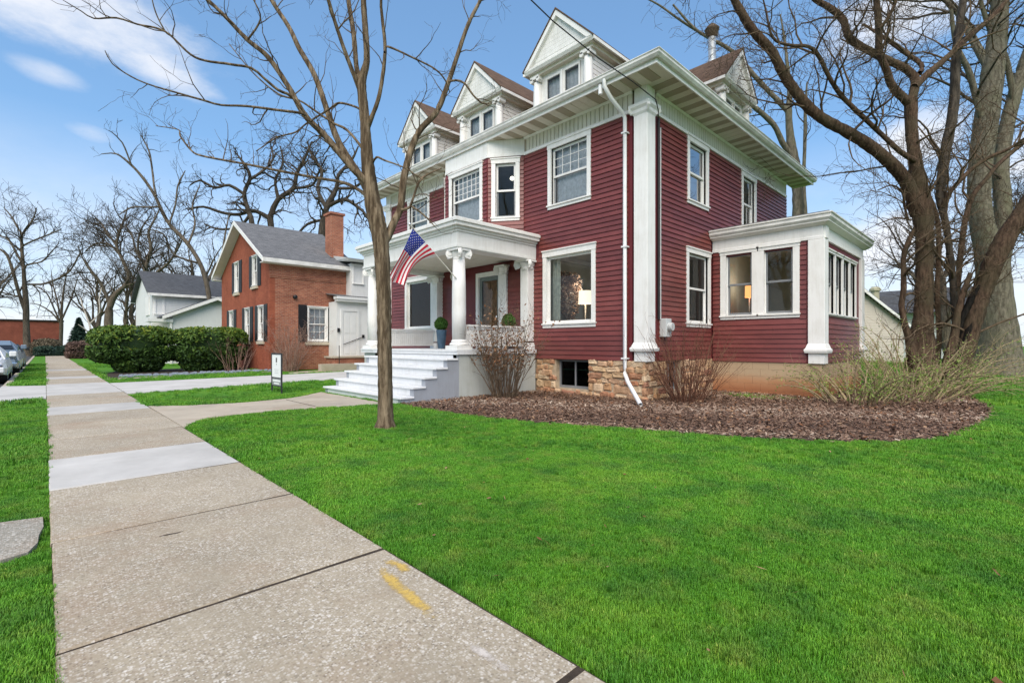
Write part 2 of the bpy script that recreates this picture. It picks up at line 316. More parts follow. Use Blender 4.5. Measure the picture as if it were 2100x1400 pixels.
def shingle(name, a, bcol, along='Y'):
    m, nt, b = nodes_of(name)
    g = nt.nodes.new('ShaderNodeNewGeometry'); s = nt.nodes.new('ShaderNodeSeparateXYZ'); nt.links.new(g.outputs['Position'], s.inputs[0])
    cb = nt.nodes.new('ShaderNodeCombineXYZ')
    if along == 'XY':
        ad = nt.nodes.new('ShaderNodeMath'); ad.operation = 'ADD'; nt.links.new(s.outputs[0], ad.inputs[0]); nt.links.new(s.outputs[1], ad.inputs[1]); nt.links.new(ad.outputs[0], cb.inputs[0])
    else: nt.links.new(s.outputs[0 if along == 'X' else 1], cb.inputs[0])
    nt.links.new(s.outputs[2], cb.inputs[1])
    br = nt.nodes.new('ShaderNodeTexBrick'); nt.links.new(cb.outputs[0], br.inputs['Vector'])
    br.inputs['Color1'].default_value = (*a, 1); br.inputs['Color2'].default_value = (*bcol, 1); br.inputs['Mortar'].default_value = (*[x*0.45 for x in a], 1)
    br.inputs['Scale'].default_value = 1.0; br.inputs['Mortar Size'].default_value = 0.006; br.inputs['Brick Width'].default_value = 0.3; br.inputs['Row Height'].default_value = 0.085
    n = tex(nt, 'ShaderNodeTexNoise', 5, 6, 0.7)
    c = mixc(nt, 1.0, br.outputs['Color'], ramp(nt, n.outputs['Fac'], [(0.3, (0.75,)*3), (0.7, (1.2,)*3)]), 'MULTIPLY')
    nt.links.new(c, b.inputs['Base Color']); b.inputs['Roughness'].default_value = 0.95; b.inputs['Specular IOR Level'].default_value = 0.15
    bump(nt, b, br.outputs['Fac'], -0.5, 0.012)
shingle('shingle_brown_x', (0.150, 0.098, 0.070), (0.11, 0.072, 0.052), 'X'); shingle('shingle_brown_y', (0.150, 0.098, 0.070), (0.11, 0.072, 0.052), 'Y')
shingle('shingle_grey', (0.175, 0.178, 0.185), (0.135, 0.138, 0.145), 'X'); shingle('shingle_dark', (0.10, 0.105, 0.115), (0.082, 0.086, 0.094), 'XY')
def stone_mat():
    m, nt, b = nodes_of('field_stone')
    oi = nt.nodes.new('ShaderNodeObjectInfo'); n = tex(nt, 'ShaderNodeTexNoise', 9, 7, 0.7)
    c = ramp(nt, oi.outputs['Random'], [(0, (0.46, 0.27, 0.15)), (0.25, (0.58, 0.43, 0.27)), (0.5, (0.42, 0.20, 0.12)), (0.7, (0.66, 0.52, 0.36)), (0.88, (0.54, 0.33, 0.20)), (1, (0.30, 0.14, 0.105))])
    c = mixc(nt, 1.0, c, ramp(nt, n.outputs['Fac'], [(0.3, (0.62, 0.58, 0.55)), (0.7, (1.2, 1.18, 1.15))]), 'MULTIPLY')
    nt.links.new(c, b.inputs['Base Color']); b.inputs['Roughness'].default_value = 0.92; b.inputs['Specular IOR Level'].default_value = 0.15
    k = tex(nt, 'ShaderNodeTexNoise', 26, 6, 0.65); bump(nt, b, k.outputs['Fac'], 0.8, 0.02)
stone_mat()
def block_mat():
    m, nt, b = nodes_of('painted_block')
    g = nt.nodes.new('ShaderNodeNewGeometry'); s = nt.nodes.new('ShaderNodeSeparateXYZ'); nt.links.new(g.outputs['Position'], s.inputs[0])
    n = tex(nt, 'ShaderNodeTexNoise', 2.5, 6, 0.65)
    ad = nt.nodes.new('ShaderNodeMath'); ad.operation = 'MULTIPLY_ADD'; nt.links.new(n.outputs['Fac'], ad.inputs[0]); ad.inputs[1].default_value = -0.22; nt.links.new(s.outputs[2], ad.inputs[2])
    # rusty splash-back stain rising from the soil
    c = ramp(nt, ad.outputs[0], [(0.0, (0.33, 0.135, 0.06)), (0.22, (0.43, 0.225, 0.115)), (0.42, (0.43, 0.315, 0.20))])
    nt.links.new(c, b.inputs['Base Color']); b.inputs['Roughness'].default_value = 0.85
    k = tex(nt, 'ShaderNodeTexNoise', 90, 4, 0.6); bump(nt, b, k.outputs['Fac'], 0.4, 0.006)
block_mat()
plain('mortar', (0.46, 0.36, 0.25), 0.95, 0.3, 8, bmp=0.5)
def paint_mark(name, col):
    m = bpy.data.materials.new(name); m.use_nodes = True; nt = m.node_tree; b = nt.nodes['Principled BSDF']; MATS[name] = m
    b.inputs['Base Color'].default_value = (*col, 1); b.inputs['Roughness'].default_value = 0.8
    n = tex(nt, 'ShaderNodeTexNoise', 45, 6, 0.75); n2 = tex(nt, 'ShaderNodeTexNoise', 7, 3, 0.6)
    at = nt.nodes.new('ShaderNodeAttribute'); at.attribute_name = 'tone'
    a = nt.nodes.new('ShaderNodeMath'); a.operation = 'ADD'; nt.links.new(n.outputs['Fac'], a.inputs[0]); nt.links.new(n2.outputs['Fac'], a.inputs[1])
    a2 = nt.nodes.new('ShaderNodeMath'); a2.operation = 'ADD'; nt.links.new(a.outputs[0], a2.inputs[0]); nt.links.new(at.outputs['Fac'], a2.inputs[1])
    a3 = nt.nodes.new('ShaderNodeMath'); a3.operation = 'MULTIPLY'; nt.links.new(a2.outputs[0], a3.inputs[0]); a3.inputs[1].default_value = 0.5
    nt.links.new(ramp(nt, a3.outputs[0], [(0.62, (0, 0, 0)), (0.82, (0.88,)*3)]), b.inputs['Alpha'])
paint_mark('paint_yellow', (0.62, 0.42, 0.10)); paint_mark('paint_white', (0.62, 0.56, 0.50))
# ------------------------------------------------------------------ mesh helpers
COL = sc.collection
def tag(o, label=None, cat=None, group=None, kind=None):
    if label: o['label'] = label
    if cat: o['category'] = cat
    if group: o['group'] = group
    if kind: o['kind'] = kind
    return o
def empty(name, loc, label, cat, group=None):
    o = bpy.data.objects.new(name, None); COL.objects.link(o); o.location = loc; o.empty_display_size = 0.3
    return tag(o, label, cat, group)
def attach(o, parent):
    """parts are modelled in world coordinates; keep them there under a parent that is only translated"""
    if parent is not None:
        o.parent = parent
        if parent.type == 'EMPTY': o.matrix_parent_inverse = Matrix.Translation(-Vector(parent.location))
    return o
def link(name, me, mat, parent=None, smooth=False):
    if mat is not None and not me.materials: me.materials.append(MATS[mat])
    if smooth: me.polygons.foreach_set('use_smooth', [True]*len(me.polygons))
    o = bpy.data.objects.new(name, me); COL.objects.link(o)
    return attach(o, parent)
class Fr:
    """wall frame: a along the wall, out away from it, z up"""
    def __init__(s, o, t):
        k = math.hypot(*t); s.o = o; s.t = (t[0]/k, t[1]/k); s.n = (-s.t[1], s.t[0]); s.ang = math.atan2(s.t[1], s.t[0])
    def p(s, a, out, z): return (s.o[0]+a*s.t[0]+out*s.n[0], s.o[1]+a*s.t[1]+out*s.n[1], z)
WORLD = Fr((0, 0), (1, 0))
class MB:
    def __init__(s): s.v = []; s.f = []; s.m = []
    def poly(s, pts, mi=0): i = len(s.v); s.v += [tuple(p) for p in pts]; s.f.append(tuple(range(i, i+len(pts)))); s.m.append(mi); return s
    def hexa(s, P):
        i = len(s.v); s.v += [tuple(p) for p in P]
        for q in ((0, 3, 2, 1), (4, 5, 6, 7), (0, 1, 5, 4), (1, 2, 6, 5), (2, 3, 7, 6), (3, 0, 4, 7)):
            s.f.append(tuple(i+k for k in q)); s.m.append(0)
        return s
    def box(s, x0, x1, y0, y1, z0, z1): return s.lbox(WORLD, x0, x1, y0, y1, z0, z1)
    def lbox(s, fr, a0, a1, o0, o1, z0, z1):
        return s.hexa([fr.p(a0, o0, z0), fr.p(a1, o0, z0), fr.p(a1, o1, z0), fr.p(a0, o1, z0), fr.p(a0, o0, z1), fr.p(a1, o0, z1), fr.p(a1, o1, z1), fr.p(a0, o1, z1)])
    def prism(s, lower, upper):
        n = len(lower); i = len(s.v); s.v += [tuple(p) for p in lower]+[tuple(p) for p in upper]
        s.f.append(tuple(i+k for k in reversed(range(n)))); s.f.append(tuple(i+n+k for k in range(n))); s.m += [0, 0]
        for k in range(n): s.f.append((i+k, i+(k+1) % n, i+n+(k+1) % n, i+n+k)); s.m.append(0)
        return s
    def sweep(s, prof, fr, a0, a1):   # profile [(out,z)] swept along the wall
        return s.prism([fr.p(a0, o, z) for o, z in prof], [fr.p(a1, o, z) for o, z in prof])
    def lathe(s, prof, n, cx, cy, cap=True):
        i = len(s.v)
        for r, z in prof:
            for k in range(n):
                a = 2*math.pi*k/n; s.v.append((cx+r*math.cos(a), cy+r*math.sin(a), z))
        for j in range(len(prof)-1):
            for k in range(n):
                k2 = (k+1) % n; s.f.append((i+j*n+k, i+j*n+k2, i+(j+1)*n+k2, i+(j+1)*n+k)); s.m.append(0)
        if cap:
            s.f.append(tuple(i+k for k in reversed(range(n)))); s.f.append(tuple(i+(len(prof)-1)*n+k for k in range(n))); s.m += [0, 0]
        return s
    def disc(s, c, axis, r, depth, n=16):
        ax = Vector(axis).normalized(); u = ax.orthogonal().normalized(); w = ax.cross(u); c = Vector(c)
        lo = [c+(u*math.cos(2*math.pi*k/n)+w*math.sin(2*math.pi*k/n))*r for k in range(n)]
        return s.prism(lo, [p+ax*depth for p in lo])
    def tube(s, pts, rad, n=8):
        V, F = tube_np(np.array(pts, float), np.full(len(pts), rad) if np.isscalar(rad) else np.array(rad, float), n)
        i = len(s.v); s.v += [tuple(p) for p in V]; s.f += [tuple(i+k for k in q) for q in F]; s.m += [0]*len(F); return s
    def mesh(s, name, mats=None):
        me = bpy.data.meshes.new(name); me.from_pydata(s.v, [], s.f)
        if mats:
            for k in mats: me.materials.append(MATS[k])
            me.polygons.foreach_set('material_index', s.m)
        me.update(); return me
    def build(s, name, mat, parent=None, smooth=False): return link(name, s.mesh(name), mat, parent, smooth)
def np_mesh(name, V, F, mat, tone=None, smooth=False):
    """V (n,3); F (m,k) with equal k"""
    me = bpy.data.meshes.new(name); V = np.asarray(V, np.float32); F = np.asarray(F, np.int32); k = F.shape[1]
    me.vertices.add(len(V)); me.vertices.foreach_set('co', V.ravel())
    me.loops.add(F.size); me.loops.foreach_set('vertex_index', F.ravel())
    me.polygons.add(len(F)); me.polygons.foreach_set('loop_start', np.arange(0, F.size, k, dtype=np.int32))
    try: me.polygons.foreach_set('loop_total', np.full(len(F), k, np.int32))
    except Exception: pass
    if smooth: me.polygons.foreach_set('use_smooth', np.ones(len(F), bool))
    me.update(calc_edges=True)
    if tone is not None:
        at = me.attributes.new('tone', 'FLOAT', 'POINT'); at.data.foreach_set('value', np.asarray(tone, np.float32))
    me.materials.append(MATS[mat]); return me
def tube_np(P, R, n):
    T = np.gradient(P, axis=0); T /= np.linalg.norm(T, axis=1, keepdims=True)+1e-9
    ref = np.array([0.31, 0.17, 0.93]); ref = np.where(abs(T@ref)[:, None] > 0.92, np.array([0.9, 0.3, 0.1]), ref)
    U = np.cross(T, ref); U /= np.linalg.norm(U, axis=1, keepdims=True)+1e-9; W = np.cross(T, U)
    a = np.arange(n)*2*np.pi/n
    V = P[:, None]+R[:, None, None]*(np.cos(a)[None, :, None]*U[:, None]+np.sin(a)[None, :, None]*W[:, None])
    m = len(P); i = np.arange(m-1)[:, None]*n; k = np.arange(n)[None]; k2 = (k+1) % n
    F = np.stack([i+k, i+k2, i+n+k2, i+n+k], -1).reshape(-1, 4)
    return V.reshape(-1, 3), F
def inpoly(X, Y, poly):
    c = np.zeros(len(X), bool); n = len(poly)
    for i in range(n):
        x0, y0 = poly[i]; x1, y1 = poly[(i+1) % n]
        if y0 == y1: continue
        c ^= ((y0 > Y) != (y1 > Y)) & (X < (x1-x0)*(Y-y0)/(y1-y0)+x0)
    return c
def bevel(o, w=0.006, seg=1):
    b = o.modifiers.new('soft_edge', 'BEVEL'); b.width = w; b.segments = seg; b.limit_method = 'ANGLE'; return o

# ------------------------------------------------------------------ the ground
XF, Y0, Y1, XB = 10.01, 5.97, 17.65, 20.0       # main house: street wall, camera-side wall, far wall, rear wall
g = MB()
g.poly([(-400, -120, -0.14), (-0.95, -120, -0.14), (-0.95, 700, -0.14), (-400, 700, -0.14)])
g.poly([(-0.95, -120, -0.14), (-0.95, -120, -0.03), (-0.95, 700, -0.03), (-0.95, 700, -0.14)])
g.poly([(-0.95, -120, -0.03), (500, -120, -0.03), (500, 700, -0.03), (-0.95, 700, -0.03)])
tag(g.build('lawn', 'lawn_ground'), kind='structure')
tag(MB().poly([(-9.5, -60, -0.132), (-0.96, -60, -0.132), (-0.96, 96, -0.132), (-9.5, 96, -0.132)]).build('street', 'asphalt'), kind='structure')
kerb = MB().box(-0.97, -0.80, -20, 90, -0.2, 0.0).build('kerb', 'walk_concrete'); tag(kerb, kind='structure'); bevel(kerb, 0.02, 2)
# sidewalk of separate slabs over a dirt bed
walk = tag(MB().poly([(0.03, -5, -0.009), (1.56, -5, -0.003), (1.56, 86, -0.003), (0.03, 86, -0.003)]).build('sidewalk', 'soil'), kind='structure')
slab_me = bpy.data.meshes.new('slab')
def slab_mesh(w, l, mat, k):
    r = random.Random(k); b = 0.008; t = r.uniform(-0.003, 0.003)
    nx, ny = 6, 6; V = []; F = []
    m = MB(); j = lambda s: r.uniform(-s, s)
    ring = []
    for (x0, y0, x1, y1) in ((0, 0, w, 0), (w, 0, w, l), (w, l, 0, l), (0, l, 0, 0)):
        for q in range(8):
            f = q/8; ring.append((x0+(x1-x0)*f, y0+(y1-y0)*f))
    lo = [(x, y, -0.1) for x, y in ring]; mid = [(x+j(0.003), y+j(0.004), -0.010) for x, y in ring]
    top = [(min(max(x, b+j(0.002)), w-b), min(max(y, b+j(0.003)), l-b), 0.0) for x, y in ring]
    n = len(ring); m.v = lo+mid+top
    for k2 in range(n):
        q = (k2+1) % n; m.f += [(k2, q, n+q, n+k2), (n+k2, n+q, 2*n+q, 2*n+k2)]; m.m += [0, 0]
    m.f.append(tuple(2*n+k2 for k2 in range(n))); m.m.append(0)
    me = m.mesh('slab'); me.materials.append(MATS[mat]); return me
WHITE = {2, 6, 9, 10, 11, 14, 19}
pool = {}
for k in range(-4, 52):
    ya = 2.80+1.585*k; white = k in WHITE
    key = ('w' if white else 'o', k % 5)
    if key not in pool: pool[key] = slab_mesh(1.53, 1.561, 'new_concrete' if white else 'old_concrete', k)
    o = bpy.data.objects.new('slab', pool[key]); COL.objects.link(o); o.parent = walk
    o.location = (0.03+random.uniform(-0.004, 0.004), ya+0.012, random.uniform(-0.0015, 0.001))
def flat(name, pts, z, mat, thick=0.09):
    return MB().prism([(x, y, z-thick) for x, y in pts], [(x, y, z) for x, y in pts]).build(name, mat)
WALK = [(1.575, 9.05), (1.72, 9.42), (1.95, 9.78), (2.35, 10.02), (3.2, 10.10), (4.0, 9.96), (4.8, 9.62), (5.45, 9.30), (5.45, 13.2), (5.15, 12.92), (4.7, 12.5), (4.2, 12.18), (3.2, 12.02), (2.3, 12.24), (1.8, 12.55), (1.575, 12.75)]
front_walk = tag(flat('front_walk', WALK, 0.0, 'walk_concrete'), kind='structure')
tag(MB().box(4.08, 4.10, 10.2, 11.9, -0.01, 0.003).build('joint', 'soil', front_walk))
DRIVE = [(1.575, 16.4), (3.5, 16.95), (5.2, 17.2), (7.55, 17.66), (10.0, 18.0), (24, 18.2), (24, 22.6), (10.1, 22.35), (6.55, 21.75), (4.38, 21.43), (1.575, 21.2)]
tag(flat('driveway', DRIVE, -0.002, 'new_concrete'), kind='structure')
APRON = [(-0.97, 15.9), (0.02, 16.3), (0.02, 21.3), (-0.97, 21.8)]
tag(flat('driveway_apron', APRON, 0.003, 'new_concrete'), kind='structure')
PATCH = [(-0.80, 5.22), (-0.30, 5.12), (-0.012, 5.05), (-0.008, 4.78), (-0.03, 4.60), (-0.035, 4.42), (-0.075, 4.26), (-0.19, 4.21), (-0.80, 4.12)]
o = tag(flat('carriage_slab', PATCH, 0.012, 'patch_concrete'), kind='structure')
MULCH = [(5.52, 9.36), (5.50, 8.7), (5.54, 7.5), (5.67, 6.5), (6.02, 5.43), (6.38, 4.42), (6.77, 3.41), (7.05, 2.81), (7.41, 2.17), (7.88, 1.53), (8.31, 1.08), (8.85, 0.80), (9.6, 0.60), (10.5, 0.45), (11.9, 0.36), (13.6, 0.34), (15.05, 0.50), (16.7, 0.86), (18.2, 1.2), (19.6, 1.9), (19.6, 3.6), (13.7, 3.6), (13.7, 6.3), (10.2, 6.3), (10.2, 9.5)]
tag(flat('mulch_bed', MULCH, -0.012, 'mulch', 0.05), kind='structure')
NBED = [(1.75, 24.3), (3.2, 24.75), (5.1, 25.0), (7.6, 25.2), (7.6, 25.5), (7.95, 36), (1.9, 36)]
tag(flat('neighbour_bed', [(1.75, 24.35), (3.2, 24.8), (5.1, 25.05), (8.0, 25.3), (8.0, 31.5), (6, 31.6), (2.6, 31.2), (1.75, 27)], -0.01, 'soil', 0.05), kind='structure')
tag(flat('neighbour_edging', [(1.62, 23.75), (8.2, 24.75), (8.2, 25.0), (1.62, 24.05)], -0.005, 'walk_concrete', 0.05), kind='structure')
tag(flat('neighbour_path', [(8.3, 22.6), (9.3, 23.2), (11.0, 23.6), (11.0, 24.2), (9.0, 24.1), (8.1, 23.3)], -0.005, 'walk_concrete', 0.05), kind='structure')
# faded paint marks left on the slabs
def mark(name, path, w, mat, label):
    P = np.array(path, float); n = 24; t = np.linspace(0, 1, n); tt = np.linspace(0, 1, len(P))
    C = np.stack([np.interp(t, tt, P[:, 0]), np.interp(t, tt, P[:, 1])], 1); T = np.gradient(C, axis=0); T /= np.linalg.norm(T, axis=1, keepdims=True); Nn = np.stack([-T[:, 1], T[:, 0]], 1)
    ks = np.linspace(-1, 1, 7); V = []; tone = []
    for i in range(n):
        for k in ks:
            p = C[i]+Nn[i]*k*w/2; V.append((p[0], p[1], 0.004)); tone.append(max(0, (1-k*k)*min(1, 4*t[i], 4*(1-t[i]))*0.56))
    F = [(i*7+k, i*7+k+1, (i+1)*7+k+1, (i+1)*7+k) for i in range(n-1) for k in range(6)]
    tag(link(name, np_mesh(name, V, F, mat, tone), None), label, 'paint mark')
tag(MB().poly([(0.55, 4.02, 0.002), (0.60, 4.035, 0.002), (0.655, 4.02, 0.002), (0.70, 4.03, 0.002), (0.66, 4.005, 0.002), (0.60, 4.012, 0.002)]).build('chip', 'soil', walk))
mark('paint_mark', [(1.415, 2.66), (1.36, 2.25), (1.33, 1.85)], 0.10, 'paint_yellow', 'long faded yellow paint stripe on the sidewalk slab')
mark('paint_mark', [(1.47, 2.68), (1.50, 2.52), (1.49, 2.38)], 0.09, 'paint_yellow', 'faint yellow smudge between the long stripe and the grass edge')
mark('paint_mark', [(1.33, 1.66), (1.325, 1.5), (1.335, 1.36)], 0.06, 'paint_white', 'short pale white paint stroke near the front slab joint')
# ------------------------------------------------------------------ the red house
house = empty('red_house', (15, 11.8, 0), 'large dark red clapboard house with white trim, dormers and front porch', 'house')
FRONT = Fr((XF, 0), (0, 1)); SIDE = Fr((0, Y0), (-1, 0))
BAYR = Fr((XF, 9.89), (9.38-XF, 10.78-9.89)); BAYF = Fr((9.38, 0), (0, 1)); BAYL = Fr((9.38, 12.84), (XF-9.38, 13.73-12.84))
BL = math.hypot(XF-9.38, 0.89)
ZB, ZT, PITCH = 0.92, 6.78, 0.1221
XS, YS = 13.6, 3.28
SUNF = Fr((XS, 0), (0, 1)); SUNS = Fr((0, YS), (-1, 0))
def cells(a0, a1, z0, z1, holes):
    A = sorted({a0, a1, *[min(max(h[k], a0), a1) for h in holes for k in (0, 1)]}); Z = sorted({z0, z1, *[min(max(h[k], z0), z1) for h in holes for k in (2, 3)]})
    for i in range(len(A)-1):
        for j in range(len(Z)-1):
            ca, cz = (A[i]+A[i+1])/2, (Z[j]+Z[j+1])/2
            if not any(h[0] < ca < h[1] and h[2] < cz < h[3] for h in holes): yield A[i], A[i+1], Z[j], Z[j+1]
def backing(name, fr, a0, a1, z0, z1, holes, mat, parent, out0=-0.14, out1=-0.002):
    m = MB()
    for c in cells(a0, a1, z0, z1, holes): m.lbox(fr, c[0], c[1], out0, out1, c[2], c[3])
    return m.build(name, mat, parent)
board_me = {}; RB = random.Random(77)
def board_mesh(v):
    if v not in board_me:
        m = MB(); t = 0.031; w = 0.0015*math.sin(v*2.1)
        m.hexa([(0, 0, 0), (1, 0, 0), (1, t+w, -0.010), (0, t, -0.010+w), (0, 0, PITCH), (1, 0, PITCH), (1, 0.004, PITCH+0.002), (0, 0.004, PITCH+0.002)])
        me = m.mesh('clapboard'); me.materials.append(MATS['red_siding']); board_me[v] = me
    return board_me[v]
def clapboards(fr, a0, a1, z0, z1, holes, parent):
    """each course a board, cut where a window or trim interrupts it"""
    n = int(round((z1-z0)/PITCH)); k = 0
    for i in range(n):
        za = z0+i*PITCH; zb = min(za+PITCH, z1); spans = [(a0, a1)]
        for h in holes:
            if h[2] < (za+zb)/2 < h[3]:
                nxt = []
                for s, e in spans:
                    if h[1] <= s or h[0] >= e: nxt.append((s, e)); continue
                    if h[0] > s: nxt.append((s, h[0]))
                    if h[1] < e: nxt.append((h[1], e))
                spans = nxt
        cut = []
        for s, e in spans:      # long courses are butted from shorter boards
            while e-s > 3.9:
                q = s+RB.uniform(1.6, 3.6); cut.append((s, q)); s = q
            cut.append((s, e))
        for s, e in cut:
            if e-s < 0.02: continue
            k += 1; o = bpy.data.objects.new('clapboard', board_mesh(k % 4)); COL.objects.link(o); o.parent = parent
            p = fr.p(s+0.001, 0, za)
            o.matrix_parent_inverse = Matrix.Identity(4); o.location = p; o.rotation_euler = (0, 0, fr.ang); o.scale = (e-s-0.002, 1, 1)
def window(parent, fr, a0, a1, z0, z1, style='dh', cw=0.12, head=0.14, sill=0.11, grid=(4, 3), pane='glass', sash='white_paint', shade=0.0, mat='white_paint', back=0.10, lo_sash=None):
    """casing (the window part) > sash, pane, muntin_grid, shade.  a0..z1 are the outer edges of the casing"""
    i0, i1, j0, j1 = a0+cw, a1-cw, z0+sill, z1-head
    m = MB()
    m.lbox(fr, a0, i0, -0.05, 0.042, z0+sill, z1-head); m.lbox(fr, i1, a1, -0.05, 0.042, z0+sill, z1-head)
    m.lbox(fr, a0-0.012, a1+0.012, -0.05, 0.050, z1-head, z1-0.02); m.lbox(fr, a0-0.03, a1+0.03, -0.05, 0.075, z1-0.02, z1+0.012)
    m.lbox(fr, a0-0.02, a1+0.02, -0.05, 0.078, z0+sill-0.035, z0+sill); m.lbox(fr, a0, a1, -0.05, 0.040, z0, z0+sill-0.035)
    # jamb liner
    for q in ((i0, i0+0.02, j0, j1), (i1-0.02, i1, j0, j1), (i0+0.02, i1-0.02, j1-0.02, j1), (i0+0.02, i1-0.02, j0, j0+0.02)): m.lbox(fr, q[0], q[1], -back-0.03, -0.0505, q[2], q[3])
    w = m.build('window', mat, parent)
    i0 += 0.02; i1 -= 0.02; j0 += 0.02; j1 -= 0.02; sw = 0.045
    def sash_at(za, zb, out, sm):
        s = MB()
        s.lbox(fr, i0, i0+sw, out-0.03, out, za, zb); s.lbox(fr, i1-sw, i1, out-0.03, out, za, zb)
        s.lbox(fr, i0+sw, i1-sw, out-0.03, out, zb-sw, zb); s.lbox(fr, i0+sw, i1-sw, out-0.03, out, za, za+sw*1.2)
        s.build('sash', sm, w)
        g = MB().poly([fr.p(i0+sw, out-0.016, zb-sw), fr.p(i1-sw, out-0.016, zb-sw), fr.p(i1-sw, out-0.016, za+sw*1.2), fr.p(i0+sw, out-0.016, za+sw*1.2)])
        g.build('pane', pane, w)
    zm = (j0+j1)/2
    if style == 'fixed': sash_at(j0, j1, -0.055, sash)
    else:
        sash_at(zm-0.02, j1, -0.052, sash); sash_at(j0, zm+0.025, -0.09, lo_sash or sash)
    if style == 'grid':
        g = MB(); A0, A1, Z0, Z1 = i0+sw, i1-sw, zm-0.02+sw*1.2, j1-sw
        for k in range(1, grid[0]): c = A0+(A1-A0)*k/grid[0]; g.lbox(fr, c-0.007, c+0.007, -0.064, -0.050, Z0, Z1)
        for k in range(1, grid[1]): c = Z0+(Z1-Z0)*k/grid[1]; g.lbox(fr, A0, A1, -0.0635, -0.0505, c-0.007, c+0.007)
        tag(g.build('muntin_grid', sash, w), kind='stuff')
    if shade:
        s = MB(); n = 14
        for k in range(n):   # softly folded sheer
            u0, u1 = i0+(i1-i0)*k/n, i0+(i1-i0)*(k+1)/n; o0, o1 = -0.19+0.012*(k % 2), -0.19+0.012*((k+1) % 2)
            s.poly([fr.p(u0, o0, j1-(j1-j0)*shade), fr.p(u1, o1, j1-(j1-j0)*shade), fr.p(u1, o1, j1), fr.p(u0, o0, j1)])
        s.build('shade', 'sheer', w)
    return w
def hole(a0, a1, z0, z1, cw=0.12, head=0.14, sill=0.11): return (a0+cw, a1-cw, z0+sill, z1-head)
def sx(x0, x1): return (-x1, -x0)        # side walls run along -X

# --- street wall
fw = [(7.34, 9.13, 1.75, 3.87), (14.45, 16.31, 1.78, 3.82), (7.49, 8.95, 4.99, 6.78), (14.67, 16.12, 4.99, 6.78)]
door = (10.83, 12.03, 1.17, 3.56)
front = backing('wall', FRONT, 6.3, 17.4, ZB-0.02, 7.27, [hole(*h) for h in fw]+[(door[0]+0.1, door[1]-0.1, 1.17, 3.44), (9.95, 13.67, 4.35, 7.0)], 'red_panel', house)
clapboards(FRONT, 6.40, 17.28, ZB, ZT, fw+[(10.57, 13.02, 0.9, 3.72), (9.89, 13.73, 4.42, 6.9), (9.42, 14.22, 0, 1.16), (9.30, 14.35, 3.76, 4.36)], front)
window(house, FRONT, *fw[0], style='fixed', cw=0.13, head=0.17, sill=0.12)
window(house, FRONT, *fw[1], style='fixed', cw=0.13, head=0.17, sill=0.12, pane='glass')
window(house, FRONT, *fw[2], style='grid', shade=1.0, lo_sash='grey_sash'); window(house, FRONT, *fw[3], style='grid', shade=1.0, lo_sash='grey_sash')
# --- second floor bay
for fr, a0, a1, wa in ((BAYR, 0, BL, (0.13, 0.97)), (BAYF, 10.78, 12.84, (10.99, 12.63)), (BAYL, 0, BL, (0.12, 0.96))):
    h = (wa[0], wa[1], 4.90, 6.72)
    b = backing('bay_wall', fr, a0, a1, 4.30, 7.0, [hole(*h)], 'red_panel', house, -0.10)
    clapboards(fr, a0+0.015, a1-0.015, 4.42, ZT, [h], b)
    window(house, fr, *h, style='grid' if fr is BAYF else 'dh', grid=(6, 4), shade=1.0 if fr is BAYF else 0, lo_sash='grey_sash', pane='glass')
    m = MB().sweep([(-0.05, 6.775), (0.03, 6.775), (0.03, 6.86), (0.012, 6.86), (0.012, 7.26), (-0.05, 7.26)], fr, a0-0.01, a1+0.01); m.build('bay_frieze', 'white_paint', house)
MB().prism([(XF+0.1, 9.89, 4.28), (9.38, 10.78, 4.28), (9.38, 12.84, 4.28), (XF+0.1, 13.73, 4.28)], [(XF+0.1, 9.89, 4.30), (9.38, 10.78, 4.30), (9.38, 12.84, 4.30), (XF+0.1, 13.73, 4.30)]).build('bay_floor', 'red_panel', house)
# --- camera-side wall
sw_ = [(*sx(12.07, 13.32), 5.0, 6.78), (*sx(15.67, 16.89), 4.85, 6.74), (*sx(12.02, 13.44), 1.76, 3.85)]
side = backing('wall', SIDE, -XB, -10.3, ZB-0.02, 7.27, [hole(*h) for h in sw_], 'red_panel', house)
clapboards(SIDE, -XB+0.02, -10.62, ZB, ZT, sw_+[(-18.0, -13.5, 0, 4.40)], side)
window(house, SIDE, *sw_[0], style='dh', pane='glass_mirror'); window(house, SIDE, *sw_[1], style='dh', pane='glass_mirror'); window(house, SIDE, *sw_[2], style='dh', pane='glass_screen', shade=0.0)
MB().box(XB-0.14, XB, Y0, Y1, 0, 7.27).build('wall', 'red_panel', house); MB().box(XF+0.2, XB-0.141, Y1-0.14, Y1, 0, 7.27).build('wall', 'red_panel', house)
# recessed corner behind the corner column
MB().box(10.16, 10.5, 6.10, 6.29, ZB, 7.27).build('corner_recess', 'red_shaded', house); MB().box(10.16, 10.5, 17.41, 17.6, ZB, 7.27).build('corner_recess', 'red_shaded', house)
